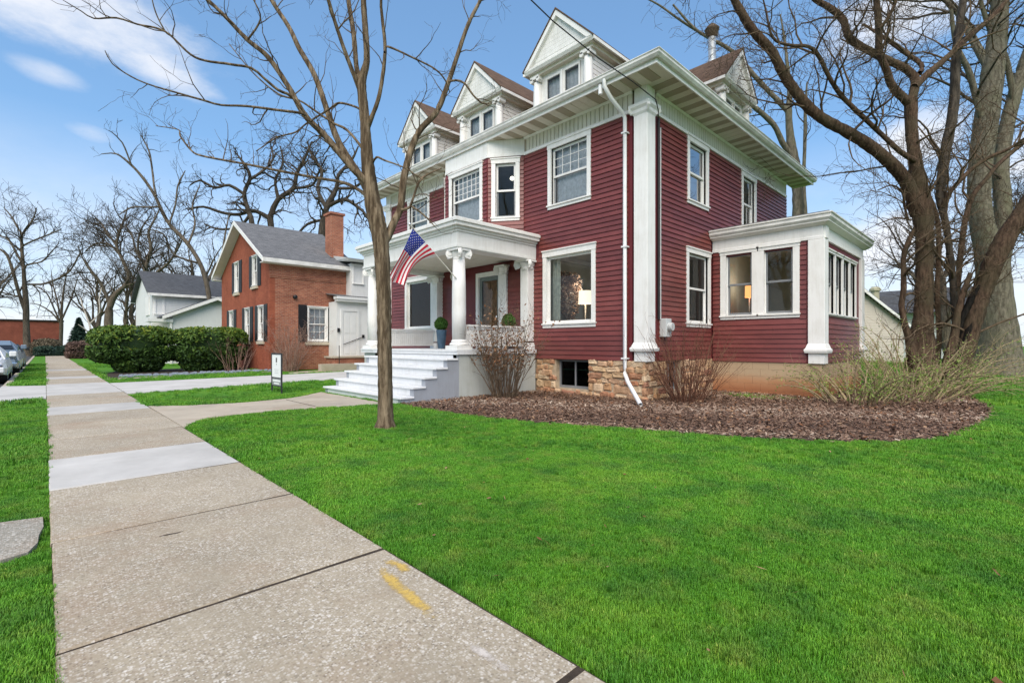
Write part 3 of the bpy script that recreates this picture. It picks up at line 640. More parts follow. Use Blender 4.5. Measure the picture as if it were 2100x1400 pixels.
# --- eaves: frieze boards, soffit panels, gutter, roof
SOF = 7.27; EX, EY0, EY1, EXB = 9.30, 5.26, 18.36, 20.72
def frieze(fr, a0, a1, skip=()):
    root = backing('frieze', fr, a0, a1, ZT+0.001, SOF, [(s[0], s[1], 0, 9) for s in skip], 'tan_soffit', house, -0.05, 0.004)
    me = MB().hexa([(0.008, -0.01, 0), (0.127, -0.01, 0), (0.122, 0.012, 0), (0.013, 0.012, 0), (0.008, -0.01, 0.40), (0.127, -0.01, 0.40), (0.122, 0.012, 0.40), (0.013, 0.012, 0.40)]).mesh('frieze_board'); me.materials.append(MATS['cream_board'])
    a = a0
    while a < a1-0.1:
        if not any(s[0]-0.13 < a < s[1] for s in skip):
            o = bpy.data.objects.new('frieze_board', me); COL.objects.link(o); o.parent = root; o.location = fr.p(a, 0.012, ZT+0.075); o.rotation_euler = (0, 0, fr.ang)
        a += 0.135
    for c in cells(a0, a1, 0, 1, [(s[0], s[1], -1, 9) for s in skip]):
        MB().sweep([(-0.01, ZT-0.02), (0.05, ZT-0.02), (0.055, ZT+0.03), (0.04, ZT+0.073), (-0.01, ZT+0.073)], fr, c[0], c[1]).build('frieze_moulding', 'white_paint', root)
        MB().sweep([(-0.01, SOF-0.05), (0.04, SOF-0.05), (0.065, SOF-0.002), (-0.01, SOF-0.002)], fr, c[0], c[1]).build('frieze_moulding', 'white_paint', root)
frieze(FRONT, 6.28, 17.4, [(9.86, 13.76)]); frieze(SIDE, -XB+0.1, -10.46)
def soffits(fr, a0, a1, depth, run):
    root = MB().lbox(fr, a0, a1, 0.0, depth, SOF+0.012, SOF+0.03).build('soffit', 'cream_soffit', house)
    mes = []
    for k, mt in enumerate(('cream_soffit', 'tan_soffit')):
        me = MB().hexa([(0.008, 0.05, 0), (run-0.008, 0.05, 0), (run-0.008, depth-0.02, 0), (0.008, depth-0.02, 0), (0, 0.05, 0.012), (run, 0.05, 0.012), (run, depth-0.02, 0.012), (0, depth-0.02, 0.012)]).mesh('soffit_panel'); me.materials.append(MATS[mt]); mes.append(me)
    a = a0; k = 0
    while a+run <= a1+0.02:
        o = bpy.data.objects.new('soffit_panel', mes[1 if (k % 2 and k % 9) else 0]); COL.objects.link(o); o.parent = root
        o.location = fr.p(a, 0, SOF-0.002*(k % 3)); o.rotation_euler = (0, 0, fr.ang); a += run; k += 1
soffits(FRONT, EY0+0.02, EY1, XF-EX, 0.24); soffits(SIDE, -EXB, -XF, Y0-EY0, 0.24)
GP = [(0, -0.13), (0.07, -0.13), (0.115, -0.075), (0.115, -0.03), (0.135, -0.01), (0.135, 0.005), (0.12, 0.005), (0.10, -0.01), (0.0, -0.012)]
EF = Fr((EX, 0), (0, 1)); ES = Fr((0, EY0), (-1, 0))
ZG = 7.47
def mitre(prof, z):   # gutter and fascia turn the corner with mitred ends
    m = MB()
    m.prism([(EX-o, EY0-o, z+q) for o, q in prof], [(EX-o, EY1, z+q) for o, q in prof]); m.build('gutter', 'alu_gutter', house)
    m = MB(); m.prism([(EXB, EY0-o, z+q) for o, q in prof], [(EX-o, EY0-o, z+q) for o, q in prof]); m.build('gutter', 'alu_gutter', house)
mitre(GP, ZG)
MB().prism([(EX+0.03, EY0+0.03, SOF-0.02), (EX-0.001, EY0-0.001, SOF-0.02), (EX-0.001, EY0-0.001, ZG), (EX+0.03, EY0+0.03, ZG)], [(EX+0.03, EY1, SOF-0.02), (EX-0.001, EY1, SOF-0.02), (EX-0.001, EY1, ZG), (EX+0.03, EY1, ZG)]).build('fascia', 'white_paint', house)
MB().prism([(EXB, EY0+0.03, SOF-0.02), (EXB, EY0-0.001, SOF-0.02), (EXB, EY0-0.001, ZG), (EXB, EY0+0.03, ZG)], [(EX+0.03, EY0+0.03, SOF-0.02), (EX-0.001, EY0-0.001, SOF-0.02), (EX-0.001, EY0-0.001, ZG), (EX+0.03, EY0+0.03, ZG)]).build('fascia', 'white_paint', house)
SL = 0.68; zr = ZG+0.02
cx_, cy_ = (EX+EXB)/2, (EY0+EY1)/2; hx = (EXB-EX)/2; top = zr+SL*hx; r0 = (cx_, EY0+hx, top); r1 = (cx_, EY1-hx, top)
roof = MB(); A, B, C, D = (EX, EY0, zr), (EXB, EY0, zr), (EXB, EY1, zr), (EX, EY1, zr)
roof.poly([A, r0, r1, D], 1).poly([A, B, r0], 0).poly([B, C, r1, r0], 1).poly([D, r1, C], 0)
link('roof', roof.mesh('roof', ['shingle_brown_x', 'shingle_brown_y']), None, house)
MB().poly([(EX, EY0, zr-0.01), (EXB, EY0, zr-0.01), (EXB, EY1, zr-0.01), (EX, EY1, zr-0.01)]).build('roof_deck', 'dark_room', house)
# --- corner columns
def column_square(cx, cy, w, z0, z1, parent=house, cap=True, name='corner_column', base=0.42):
    s = MB().box(cx-w/2, cx+w/2, cy-w/2, cy+w/2, z0+base, z1); c = s.build(name, 'white_paint', parent); bevel(c, 0.012, 2)
    b = MB(); q = w/2
    b.box(cx-q+0.01, cx+q-0.01, cy-q+0.01, cy+q-0.01, z0-0.02, z0+base*0.5)
    prof = [(q+0.012, z0+base*0.5), (q+0.055, z0+base*0.52), (q+0.07, z0+base*0.62), (q+0.07, z0+base*0.70), (q+0.045, z0+base*0.76), (q+0.02, z0+base*0.92), (q+0.002, z0+base*1.02)]
    for (r0_, za), (r1_, zb) in zip(prof[:-1], prof[1:]):
        b.hexa([(cx-r0_, cy-r0_, za), (cx+r0_, cy-r0_, za), (cx+r0_, cy+r0_, za), (cx-r0_, cy+r0_, za), (cx-r1_, cy-r1_, zb), (cx+r1_, cy-r1_, zb), (cx+r1_, cy+r1_, zb), (cx-r1_, cy+r1_, zb)])
    b.build('column_base', 'white_paint', c)
    if cap:
        k = MB(); prof = [(q+0.002, z1-0.02), (q+0.035, z1+0.03), (q+0.04, z1+0.10), (q+0.09, z1+0.15), (q+0.095, z1+0.22), (q+0.02, z1+0.235)]
        for (r0_, za), (r1_, zb) in zip(prof[:-1], prof[1:]):
            k.hexa([(cx-r0_, cy-r0_, za), (cx+r0_, cy-r0_, za), (cx+r0_, cy+r0_, za), (cx-r0_, cy+r0_, za), (cx-r1_, cy-r1_, zb), (cx+r1_, cy-r1_, zb), (cx+r1_, cy+r1_, zb), (cx-r1_, cy+r1_, zb)])
        for dx, dy in ((-1, -1), (1, -1), (-1, 1)): k.tube([(cx+dx*(q+0.03), cy+dy*(q+0.03), z1+0.02), (cx+dx*(q+0.075), cy+dy*(q+0.075), z1+0.10), (cx+dx*(q+0.06), cy+dy*(q+0.06), z1+0.17)], [0.03, 0.045, 0.03], 8)
        k.build('column_capital', 'white_paint', c)
        MB().box(cx-q+0.01, cx+q-0.01, cy-q+0.01, cy+q-0.01, z1+0.235, SOF+0.01).build('column_block', 'white_paint', c)
    return c
column_square(10.14, 6.05, 0.36, ZB, 6.66); column_square(10.14, 17.55, 0.36, ZB, 6.66)
# --- dormers
def dormer(fr, ac, out):
    """fr wall frame, ac centre, out = face of the pediment beyond the wall"""
    hw, ze, zp = 1.17, 8.90, 10.14; wall_o = out-0.26; wz0 = 7.55; d = MB()
    hwall = 0.93; back = -2.4
    # cheeks and face
    root = MB()
    root.lbox(fr, ac-hwall, ac-0.62, wall_o-0.06, wall_o, wz0, ze-0.13); root.lbox(fr, ac+0.62, ac+hwall, wall_o-0.06, wall_o, wz0, ze-0.13)
    root.lbox(fr, ac-0.62, ac+0.62, wall_o-0.06, wall_o, 8.66, ze-0.13); root.lbox(fr, ac-0.62, ac+0.62, wall_o-0.06, wall_o, wz0, 7.98)
    dm = root.build('dormer', 'dormer_paint', house)
    for s in (-1, 1):
        ch = MB(); e0, e1 = sorted((ac+s*hwall, ac+s*(hwall-0.05)))
        ch.lbox(fr, e0, e1, back, wall_o-0.061, wz0, ze-0.13); ch.build('dormer_cheek', 'dormer_paint', dm)
        for k in range(9):
            f0, f1 = sorted((ac+s*hwall, ac+s*(hwall+0.018))); z = 7.75+k*0.12
            MB().lbox(fr, f0, f1, back, wall_o-0.062, z, z+0.10).build('cheek_board', 'dormer_paint', dm)
        cpos = ac+s*(hwall-0.05); x, y, _ = fr.p(cpos, wall_o+0.04, 0)
        cm = MB().lathe([(0.125, wz0), (0.125, 7.95), (0.115, 8.5), (0.10, 8.62)], 14, x, y); cm.build('dormer_column', 'white_paint', dm, True)
        cp = MB().lbox(fr, cpos-0.15, cpos+0.15, wall_o-0.10, wall_o+0.18, 8.68, 8.77)
        for q in (-1, 1): cp.disc(fr.p(cpos+q*0.12, wall_o-0.06, 8.66), (fr.n[0], fr.n[1], 0), 0.06, 0.24, 10)
        tag(cp.build('dormer_capital', 'dormer_paint', dm), kind='stuff')
    # two small sashes with curtains
    for q in (-1, 1):
        a0, a1 = sorted((ac+q*0.035, ac+q*0.60)); w = MB()
        w.lbox(fr, a0, a0+0.05, wall_o-0.03, wall_o+0.02, 7.98, 8.66); w.lbox(fr, a1-0.05, a1, wall_o-0.03, wall_o+0.02, 7.98, 8.66)
        w.lbox(fr, a0+0.05, a1-0.05, wall_o-0.03, wall_o+0.02, 8.60, 8.66); w.lbox(fr, a0+0.05, a1-0.05, wall_o-0.03, wall_o+0.02, 7.98, 8.05)
        w.build('sash', 'white_paint', dm)
        MB().poly([fr.p(a0+0.05, wall_o-0.01, 8.60), fr.p(a1-0.05, wall_o-0.01, 8.60), fr.p(a1-0.05, wall_o-0.01, 8.05), fr.p(a0+0.05, wall_o-0.01, 8.05)]).build('pane', 'glass', dm)
        c = MB()
        for k in range(8):
            u0, u1 = a0+(a1-a0)*k/8, a0+(a1-a0)*(k+1)/8; c.poly([fr.p(u0, wall_o-0.12-0.03*(k % 2), 7.95), fr.p(u1, wall_o-0.12-0.03*((k+1) % 2), 7.95), fr.p(u1, wall_o-0.12-0.03*((k+1) % 2), 8.62), fr.p(u0, wall_o-0.12-0.03*(k % 2), 8.62)])
        c.build('curtain', 'sheer', dm)
    MB().lbox(fr, ac-0.03, ac+0.03, wall_o-0.03, wall_o+0.05, 7.98, 8.66).build('mullion', 'white_paint', dm)
    # entablature and pediment
    e = MB().lbox(fr, ac-hw+0.08, ac+hw-0.08, back, out-0.12, ze-0.13, ze-0.03); e.build('dormer_soffit', 'cream_soffit', dm)
    c = MB().sweep([(back, ze-0.05), (out-0.02, ze-0.05), (out+0.02, ze+0.02), (out+0.02, ze+0.06), (back, ze+0.06)], fr, ac-hw, ac+hw); c.build('cornice', 'dormer_paint', dm)
    t = MB().prism([fr.p(ac-hw+0.08, out-0.12, ze+0.06), fr.p(ac+hw-0.08, out-0.12, ze+0.06), fr.p(ac, out-0.12, zp-0.10)], [fr.p(ac-hw+0.08, out-0.06, ze+0.06), fr.p(ac+hw-0.08, out-0.06, ze+0.06), fr.p(ac, out-0.06, zp-0.10)]); t.build('tympanum', 'dormer_paint', dm)
    for k in range(1, 8):   # tympanum boards
        z = ze+0.07+k*0.115; hwk = (hw-0.2)*(1-(z-ze)/(zp-ze)); 
        if hwk > 0.1: MB().lbox(fr, ac-hwk, ac+hwk, out-0.061, out-0.054, z, z+0.111).build('tympanum_board', 'dormer_paint', dm)
    sl = (zp-ze)/hw
    for s in (-1, 1):
        # raking cornice
        P = lambda a, z, o: fr.p(ac+s*a, o, z)
        r = MB().prism([P(hw, ze+0.04, out-0.07), P(0, zp-0.02, out-0.07), P(0, zp-0.16, out-0.07), P(hw-0.16, ze+0.06, out-0.07)], [P(hw+0.02, ze+0.04, out+0.03), P(0, zp, out+0.03), P(0, zp-0.15, out+0.03), P(hw-0.16, ze+0.06, out+0.03)]); r.build('raking_cornice', 'white_paint', dm)
        # roof slope, running back into the main roof
        k0 = (ze-0.02-zr)/SL; k1 = (zp-zr)/SL; eo = -(k0-0.75)-0.2; ro = -(k1-0.75)-0.2
        rf = MB().prism([P(hw+0.05, ze+0.02, out+0.05), P(0, zp+0.02, out+0.05), P(0, zp+0.02, ro), P(hw+0.05, ze+0.02, eo)], [P(hw+0.05, ze+0.06, out+0.05), P(0, zp+0.06, out+0.05), P(0, zp+0.06, ro), P(hw+0.05, ze+0.06, eo)])
        rf.build('dormer_roof', 'shingle_brown_x' if fr is FRONT else 'shingle_brown_y', dm)
        MB().prism([P(hw-0.02, ze-0.05, out-0.02), P(hw+0.055, ze-0.05, out+0.02), P(hw+0.055, ze+0.03, out+0.02), P(hw-0.02, ze+0.03, out-0.02)], [P(hw-0.02, ze-0.05, eo), P(hw+0.055, ze-0.05, eo), P(hw+0.055, ze+0.03, eo), P(hw-0.02, ze+0.03, eo)]).build('eave_trim', 'white_paint', dm)
for yc in (8.44, 11.8, 15.2): dormer(FRONT, yc, 0.26)
dormer(SIDE, -15.07, 0.25)
# flue behind the side dormer
fl = MB().lathe([(0.125, 8.6), (0.125, 11.75)], 14, 16.4, 7.2).build('flue', 'galvanised', house, True)
MB().lathe([(0.42, 10.1), (0.36, 10.55), (0.16, 10.95), (0.13, 11.0)], 16, 16.4, 7.2).build('flue_collar', 'galvanised', fl, True)
MB().lathe([(0.10, 11.7), (0.13, 11.78), (0.20, 11.86), (0.215, 11.98), (0.25, 12.02), (0.22, 12.08), (0.10, 12.2), (0.03, 12.24)], 9, 16.4, 7.2).build('flue_cap', 'rust_cap', fl, True)
# --- foundation of rubble stone
def rough_stone(k):
    r = random.Random(k*7+3); V = []; e = 0.12
    for (x, y, z) in [(x, y, z) for z in (0, 0.5, 1) for x, y in ((0, 0), (0.5, 0), (1, 0), (1, 1), (0.5, 1), (0, 1))]:
        V.append((x, y, z))
    m = MB(); lo = []
    ring = [(0.0, 0.15), (0.0, 0.82), (0.14, 1.0), (0.5, 1.0), (0.86, 1.0), (1.0, 0.85), (1.0, 0.18), (0.88, 0.0), (0.5, 0.0), (0.12, 0.0)]
    ring = [(x+r.uniform(-0.09, 0.09), z+r.uniform(-0.16, 0.16)) for x, z in ring]
    a = [(x, 0, z) for x, z in ring]; b = [(x, 0.6, z) for x, z in ring]; c = [(0.5+(x-0.5)*0.72, 1+r.uniform(-0.15, 0.15), 0.5+(z-0.5)*0.66) for x, z in ring]
    n = len(ring); m.v = a+b+c
    for q in range(n):
        q2 = (q+1) % n; m.f += [(q, n+q, n+q2, q2), (n+q, 2*n+q, 2*n+q2, n+q2)]; m.m += [0, 0]
    m.f.append(tuple(2*n+q for q in range(n))); m.m.append(0)
    me = m.mesh('stone'); me.materials.append(MATS['field_stone']); return me
stones = [rough_stone(k) for k in range(8)]
def rubble(fr, a0, a1, z0, z1, holes, parent):
    z = z0; k = 0; r = random.Random(5)
    while z < z1-0.04:
        h = min(r.uniform(0.09, 0.21), z1-z)
        if z1-(z+h) < 0.06: h = z1-z
        a = a0-r.uniform(0, 0.2)
        while a < a1:
            w = r.choice((0.13, 0.2, 0.27, 0.36, 0.46))*r.uniform(0.85, 1.15); s, e = max(a, a0), min(a+w, a1); a += w
            if any(q[0] < (s+e)/2 < q[1] and q[2] < z+h/2 < q[3] for q in holes): continue
            for q in holes:
                if q[2] < z+h/2 < q[3]:
                    if s < q[0] < e: e = q[0]
                    if s < q[1] < e: s = q[1]
            if e-s < 0.05: continue
            o = bpy.data.objects.new('stone', stones[r.randrange(8)]); COL.objects.link(o); o.parent = parent; k += 1
            o.location = fr.p(s+0.008, -0.05, z+0.006+r.uniform(-0.022, 0.022)); o.rotation_euler = (0, r.uniform(-0.09, 0.09), fr.ang); o.scale = (e-s-0.010, 0.055+r.uniform(0, 0.05), h*r.uniform(0.90, 1.12)-0.004)
        z += h
bw = (7.58, 8.68, 0.13, 0.90)
fd = backing('foundation', FRONT, 6.0, 17.5, -0.1, ZB, [bw], 'mortar', house, -0.3, -0.014); rubble(FRONT, 5.95, 9.42, -0.06, ZB-0.02, [bw], fd)
bws = (*sx(11.05, 11.75), 0.15, 0.9)
fs = backing('foundation', SIDE, -XB, -XF-0.03, -0.1, ZB, [bws], 'mortar', house, -0.3, -0.014); rubble(SIDE, -13.6, -9.98, -0.06, ZB-0.02, [bws], fs)
def cellar(fr, q):
    w = MB()
    for s in ((q[0], q[0]+0.05, q[2], q[3]), (q[1]-0.05, q[1], q[2], q[3]), (q[0]+0.05, q[1]-0.05, q[3]-0.06, q[3]), (q[0]+0.05, q[1]-0.05, q[2], q[2]+0.07)): w.lbox(fr, s[0], s[1], -0.22, -0.15, s[2], s[3])
    c = (q[0]+q[1])/2; w.lbox(fr, c-0.02, c+0.02, -0.215, -0.155, q[2]+0.07, q[3]-0.06)
    cw = w.build('cellar_window', 'grey_sash', house)
    MB().poly([fr.p(q[0], -0.18, q[3]), fr.p(q[1], -0.18, q[3]), fr.p(q[1], -0.18, q[2]), fr.p(q[0], -0.18, q[2])]).build('pane', 'glass_screen', cw)
cellar(FRONT, bw); cellar(SIDE, bws)
# --- rooms behind the windows
MB().box(XF+0.15, XB-0.15, Y0+0.15, Y1-0.15, 1.10, 1.17).build('floor', 'wood_floor', house)
MB().box(XF+0.15, XB-0.15, Y0+0.15, Y1-0.15, 4.12, 4.25).build('floor', 'ceiling_white', house)
MB().box(XF+0.15, XB-0.15, Y0+0.15, Y1-0.15, 7.20, 7.26).build('ceiling', 'ceiling_white', house)
for z0, z1 in ((1.17, 4.12), (4.25, 7.2)):
    MB().box(14.2, 14.3, Y0+0.15, Y1-0.15, z0, z1).build('partition', 'green_room', house)
    MB().box(XF+0.2, 14.19, 10.2, 10.3, z0, z1).build('partition', 'green_room', house); MB().box(XF+0.2, 14.19, 13.4, 13.5, z0, z1).build('partition', 'green_room', house)
MB().box(XF+0.16, 14.19, 10.1, 10.19, 3.98, 4.11).build('crown_moulding', 'ceiling_white', house)
MB().box(14.08, 14.19, Y0+0.2, 10.09, 3.98, 4.11).build('crown_moulding', 'ceiling_white', house)
# --- entrance
dr = MB()
dr.lbox(FRONT, 10.83, 10.96, -0.06, 0.05, 1.17, 3.56); dr.lbox(FRONT, 11.90, 12.03, -0.06, 0.05, 1.17, 3.56); dr.lbox(FRONT, 10.961, 11.899, -0.06, 0.05, 3.42, 3.56)
df = dr.build('door', 'white_paint', house)
st = MB(); st.lbox(FRONT, 10.97, 11.07, -0.05, -0.01, 1.18, 3.41); st.lbox(FRONT, 11.79, 11.89, -0.05, -0.01, 1.18, 3.41); st.lbox(FRONT, 11.071, 11.789, -0.05, -0.01, 3.29, 3.41); st.lbox(FRONT, 11.071, 11.789, -0.05, -0.01, 1.18, 1.42)
st.build('storm_door', 'storm_frame', df); MB().poly([FRONT.p(11.07, -0.03, 3.29), FRONT.p(11.79, -0.03, 3.29), FRONT.p(11.79, -0.03, 1.42), FRONT.p(11.07, -0.03, 1.42)]).build('pane', 'glass', df)
MB().lbox(FRONT, 10.97, 11.89, -0.14, -0.10, 1.18, 3.41).build('door_leaf', 'oak_door', df)
for a in (11.10, 11.48):
    for z in (1.35, 2.05, 2.75): MB().lbox(FRONT, a, a+0.30, -0.099, -0.085, z, z+0.56).build('door_panel', 'oak_door', df)
MB().disc(FRONT.p(11.03, -0.01, 2.15), (-1, 0, 0), 0.03, 0.07, 10).build('handle', 'chrome', df)
MB().lbox(FRONT, 12.031, 12.72, -0.01, 0.012, 1.17, 3.72).build('entry_panel', 'red_panel', house); MB().lbox(FRONT, 10.83, 12.03, -0.01, 0.012, 3.561, 3.72).build('entry_panel', 'red_panel', house)
def pilaster(a, w, out, z0, z1):
    p = MB().lbox(FRONT, a-w/2, a+w/2, 0.0, out, z0+0.22, z1-0.2).build('pilaster', 'white_paint', house); bevel(p, 0.01, 2)
    MB().lbox(FRONT, a-w/2-0.04, a+w/2+0.04, 0.0, out+0.05, z0, z0+0.18).build('pilaster_base', 'white_paint', p)
    ionic(p, FRONT.p(a, out/2, 0)[:2], w*0.62, z1-0.24, z1)
def ionic(parent, c, r, z0, z1, axis=(1, 0)):
    """scroll capital: bell, abacus and two pairs of volutes"""
    cx, cy = c; k = MB().lathe([(r*0.92, z0-0.02), (r*1.0, z0+0.02), (r*0.95, z0+0.06), (r*1.2, z1-0.06)], 14, cx, cy)
    k.box(cx-r*1.4, cx+r*1.4, cy-r*1.4, cy+r*1.4, z1-0.05, z1)
    for s in (-1, 1):
        for sx_ in (-1, 1):
            for (ax, off) in (((1, 0), 0),):
                px_, py_ = cx+sx_*r*1.18, cy+s*r*1.42
                d = (sx_*0.75, s*0.66, 0)
                k.disc((px_-d[0]*0.06, py_-d[1]*0.06, z1-0.115), (-d[1], d[0], 0), 0.108, 0.07, 16)
                k.disc((px_-d[0]*0.06+d[1]*0.012, py_-d[1]*0.06-d[0]*0.012, z1-0.115), (-d[1], d[0], 0), 0.055, 0.10, 12)
                k.disc((px_-d[0]*0.02, py_-d[1]*0.02, z1-0.205), (-d[1], d[0], 0), 0.038, 0.05, 8)
    tag(k.build('capital', 'white_paint', parent), kind='stuff')
# --- porch
PX0, PY0, PY1, PZ = 7.20, 9.40, 14.25, 1.17
pb = MB(); pb.box(PX0+0.06, XF-0.05, PY0, PY1, -0.1, PZ-0.13); pbo = pb.build('porch_base', 'grey_stucco', house)
fl_ = MB().box(PX0, PX0+0.02, PY0, PY1, PZ-0.10, PZ-0.09); deck = MB().box(PX0-0.03, XF-0.051, PY0-0.05, PY1+0.05, PZ-0.12, PZ-0.045).build('porch_deck', 'porch_white', house)
a = PY0-0.05; k = 0
while a < PY1+0.04:
    w = min(0.24, PY1+0.05-a); o = MB().box(PX0-0.05, XF-0.05, a, a+w-0.006, PZ-0.044, PZ-0.002*(k % 2)).build('deck_board', 'porch_white', deck); a += w; k += 1
steps = MB()
NT = 5; RISE = (PZ-0.13)/NT; RUN = 0.31; SY1 = 13.45
poly = [(PX0+0.06, -0.1)]
zt = PZ-RISE; x = PX0
pts = [(PX0+0.06, PZ-0.13), (PX0-0.0, PZ-0.13)]
for k in range(NT):
    ztop = PZ-RISE*(k+1)-0.05; xf = PX0-RUN*(k+1)+0.02
    pts += [(PX0-RUN*k+0.02 if k else PX0, ztop), (xf, ztop)]
pts += [(PX0-RUN*NT+0.02, -0.1)]
prof = [(PX0+0.06, -0.1)]+pts
stp = MB()
stp.prism([(x_, PY0+0.002, z_) for x_, z_ in prof], [(x_, PY0+0.16, z_) for x_, z_ in prof])
porch_steps = stp.build('porch_steps', 'grey_paint', house)
MB().prism([(x_, SY1-0.16, z_) for x_, z_ in prof], [(x_, SY1, z_) for x_, z_ in prof]).build('stringer', 'grey_paint', porch_steps)
for k in range(NT):
    ztop = PZ-RISE*(k+1); xf = PX0-RUN*(k+1)
    t = MB().box(xf-0.035, PX0-RUN*k+0.02, PY0-0.03, SY1+0.04, ztop-0.05, ztop).build('tread', 'porch_white', porch_steps); bevel(t, 0.012, 2)
    MB().box(xf+0.021, xf+0.04, PY0+0.161, SY1-0.161, max(-0.09, ztop-RISE), ztop-0.051).build('riser', 'porch_white', porch_steps)
MB().box(PX0+0.0, PX0+0.02, PY0+0.02, SY1, PZ-RISE, PZ-0.13).build('riser', 'porch_white', porch_steps)
def porch_column(cx, cy):
    prof = [(0.168, PZ+0.24), (0.176, PZ+0.9), (0.172, PZ+1.5), (0.150, 3.40)]
    c = MB().lathe(prof, 28, cx, cy).build('porch_column', 'white_paint', house, True)
    b = MB().box(cx-0.24, cx+0.24, cy-0.24, cy+0.24, PZ, PZ+0.10); b.lathe([(0.225, PZ+0.10), (0.24, PZ+0.13), (0.225, PZ+0.165), (0.19, PZ+0.18), (0.20, PZ+0.21), (0.17, PZ+0.25)], 24, cx, cy); b.build('column_base', 'white_paint', c)
    ionic(c, (cx, cy), 0.155, 3.40, 3.665)
porch_column(7.44, 9.64); porch_column(7.44, 14.02)
for a in (9.64, 14.02): pilaster(a, 0.30, 0.26, PZ, 3.665)
for a in (10.70, 12.86): pilaster(a, 0.25, 0.08, PZ, 3.665)
en = MB()
en.box(7.22, 7.62, PY0+0.02, PY1-0.02, 3.665, 4.12); en.box(7.621, XF-0.002, PY0+0.02, PY0+0.42, 3.665, 4.12); en.box(7.621, XF-0.002, PY1-0.42, PY1-0.02, 3.665, 4.12)
ent = en.build('entablature', 'white_paint', house)
for (z0, z1, o) in ((3.66, 3.74, 0.02), (4.06, 4.12, 0.03), (4.12, 4.18, 0.08), (4.18, 4.27, 0.16), (4.27, 4.34, 0.20)):
    m = MB().box(7.22-o, 7.22-o*0+0.10, PY0+0.02-o, PY1-0.02+o, z0+0.001, z1) if z1 > 3.8 else MB().box(7.22-o, 7.219, PY0+0.02-o, PY1-0.02+o, z0+0.02, z1)
    m.build('cornice', 'white_paint', ent)
    for s in (0, 1):
        y0_, y1_ = (PY0+0.02-o, PY0+0.019) if s == 0 else (PY1-0.019, PY1-0.02+o)
        MB().box(7.322 if z1 > 3.8 else 7.22, XF-0.03, y0_, y1_, z0+0.001 if z1 > 3.8 else z0+0.02, z1-0.001).build('cornice', 'white_paint', ent)
MB().box(7.63, XF-0.03, PY0+0.43, PY1-0.43, 3.80, 3.84).build('porch_ceiling', 'cream_soffit', house)
for k in range(18):
    y_ = PY0+0.43+k*0.22
    if y_+0.21 < PY1-0.43: MB().box(7.63, XF-0.035, y_, y_+0.208, 3.788, 3.799).build('ceiling_board', 'cream_soffit', ent)
MB().box(7.05, XF-0.03, PY0-0.14, PY1+0.14, 4.342, 4.37).build('porch_roof', 'white_paint', house)
# railings
def railing(y, x0, x1, slats):
    r = MB().box(x0, x1, y-0.075, y+0.075, PZ+0.58, PZ+0.63); r.box(x0, x1, y-0.045, y+0.045, PZ+0.52, PZ+0.579); r.box(x0, x1, y-0.045, y+0.045, PZ+0.08, PZ+0.14)
    rr = r.build('railing', 'white_paint', house); n = int((x1-x0)/0.075)
    for k in range(n):
        xa = x0+(x1-x0)*k/n; MB().box(xa+0.003, xa+(x1-x0)/n-0.003, y-0.022, y+0.022, PZ+0.141, PZ+0.519).build('railing_board', 'white_paint', rr)
railing(9.62, 7.64, 9.70, True); railing(14.02, 7.64, 9.70, True)
# --- sun room
sf = [(4.735, 5.72, 1.98, 3.86), (3.75, 4.735, 1.98, 3.86)]
sfw = backing('wall', SUNF, YS+0.1, Y0-0.145, 0.83, 4.3, [hole(*h) for h in sf], 'red_panel', house, -0.12)
clapboards(SUNF, 3.60, Y0-0.03, 0.85, 3.9, [(3.75, 5.72, 1.98, 3.9)], sfw)
window(house, SUNF, *sf[0], style='dh', cw=0.15, head=0.10, sash='grey_sash'); window(house, SUNF, *sf[1], style='dh', cw=0.15, head=0.10, sash='grey_sash')
ss = [(*sx(13.95+k*0.79, 13.95+(k+1)*0.79), 2.02, 3.68) for k in range(4)]
ssw = backing('wall', SUNS, -17.95, -13.6-0.13, 0.83, 4.3, [hole(*h, 0.045, 0.08, 0.06) for h in ss], 'red_panel', house, -0.12)
clapboards(SUNS, -17.6, -13.86, 0.85, 2.0, [], ssw)
for h in ss: window(house, SUNS, *h, style='dh', cw=0.045, head=0.08, sill=0.06, pane='glass_screen', sash='grey_sash', lo_sash='grey_sash')
MB().box(17.83, 17.95, YS+0.13, Y0-0.01, 0.83, 4.3).build('wall', 'olive_room', house)
MB().box(XS+0.125, 17.82, YS+0.125, Y0-0.15, 1.1, 1.17).build('floor', 'wood_floor', house); MB().box(XS+0.125, 17.82, YS+0.125, Y0-0.15, 4.02, 4.1).build('ceiling', 'olive_room', house)
MB().box(XS+0.13, 17.82, Y0-0.149, Y0-0.03, 0.9, 4.3).build('partition', 'olive_room', house)
column_square(XS+0.11, YS+0.10, 0.36, 0.85, 3.86, cap=False, base=0.46); column_square(17.80, YS+0.10, 0.36, 0.85, 3.86, cap=False, base=0.46)
def sun_trim(prof, mat, name):
    m = MB(); m.prism([(XS-o, YS-o, z) for o, z in prof], [(XS-o, Y0-0.03, z) for o, z in prof]); r = m.build(name, mat, house)
    m = MB(); m.prism([(18.0+max(0, prof[2][0]), YS-o, z) for o, z in prof], [(XS-o, YS-o, z) for o, z in prof]); m.build(name, mat, house)
sun_trim([(-0.06, 3.87), (0.05, 3.87), (0.05, 3.93), (0.03, 3.95), (0.03, 4.19), (-0.06, 4.19)], 'white_paint', 'sunroom_frieze')
sun_trim([(-0.06, 4.191), (0.06, 4.191), (0.20, 4.25), (0.20, 4.27), (-0.06, 4.27)], 'white_paint', 'sunroom_soffit')
sun_trim([(-0.06, 4.271), (0.20, 4.271), (0.255, 4.33), (0.255, 4.40), (0.285, 4.42), (0.285, 4.45), (-0.06, 4.45)], 'alu_gutter', 'sunroom_gutter')
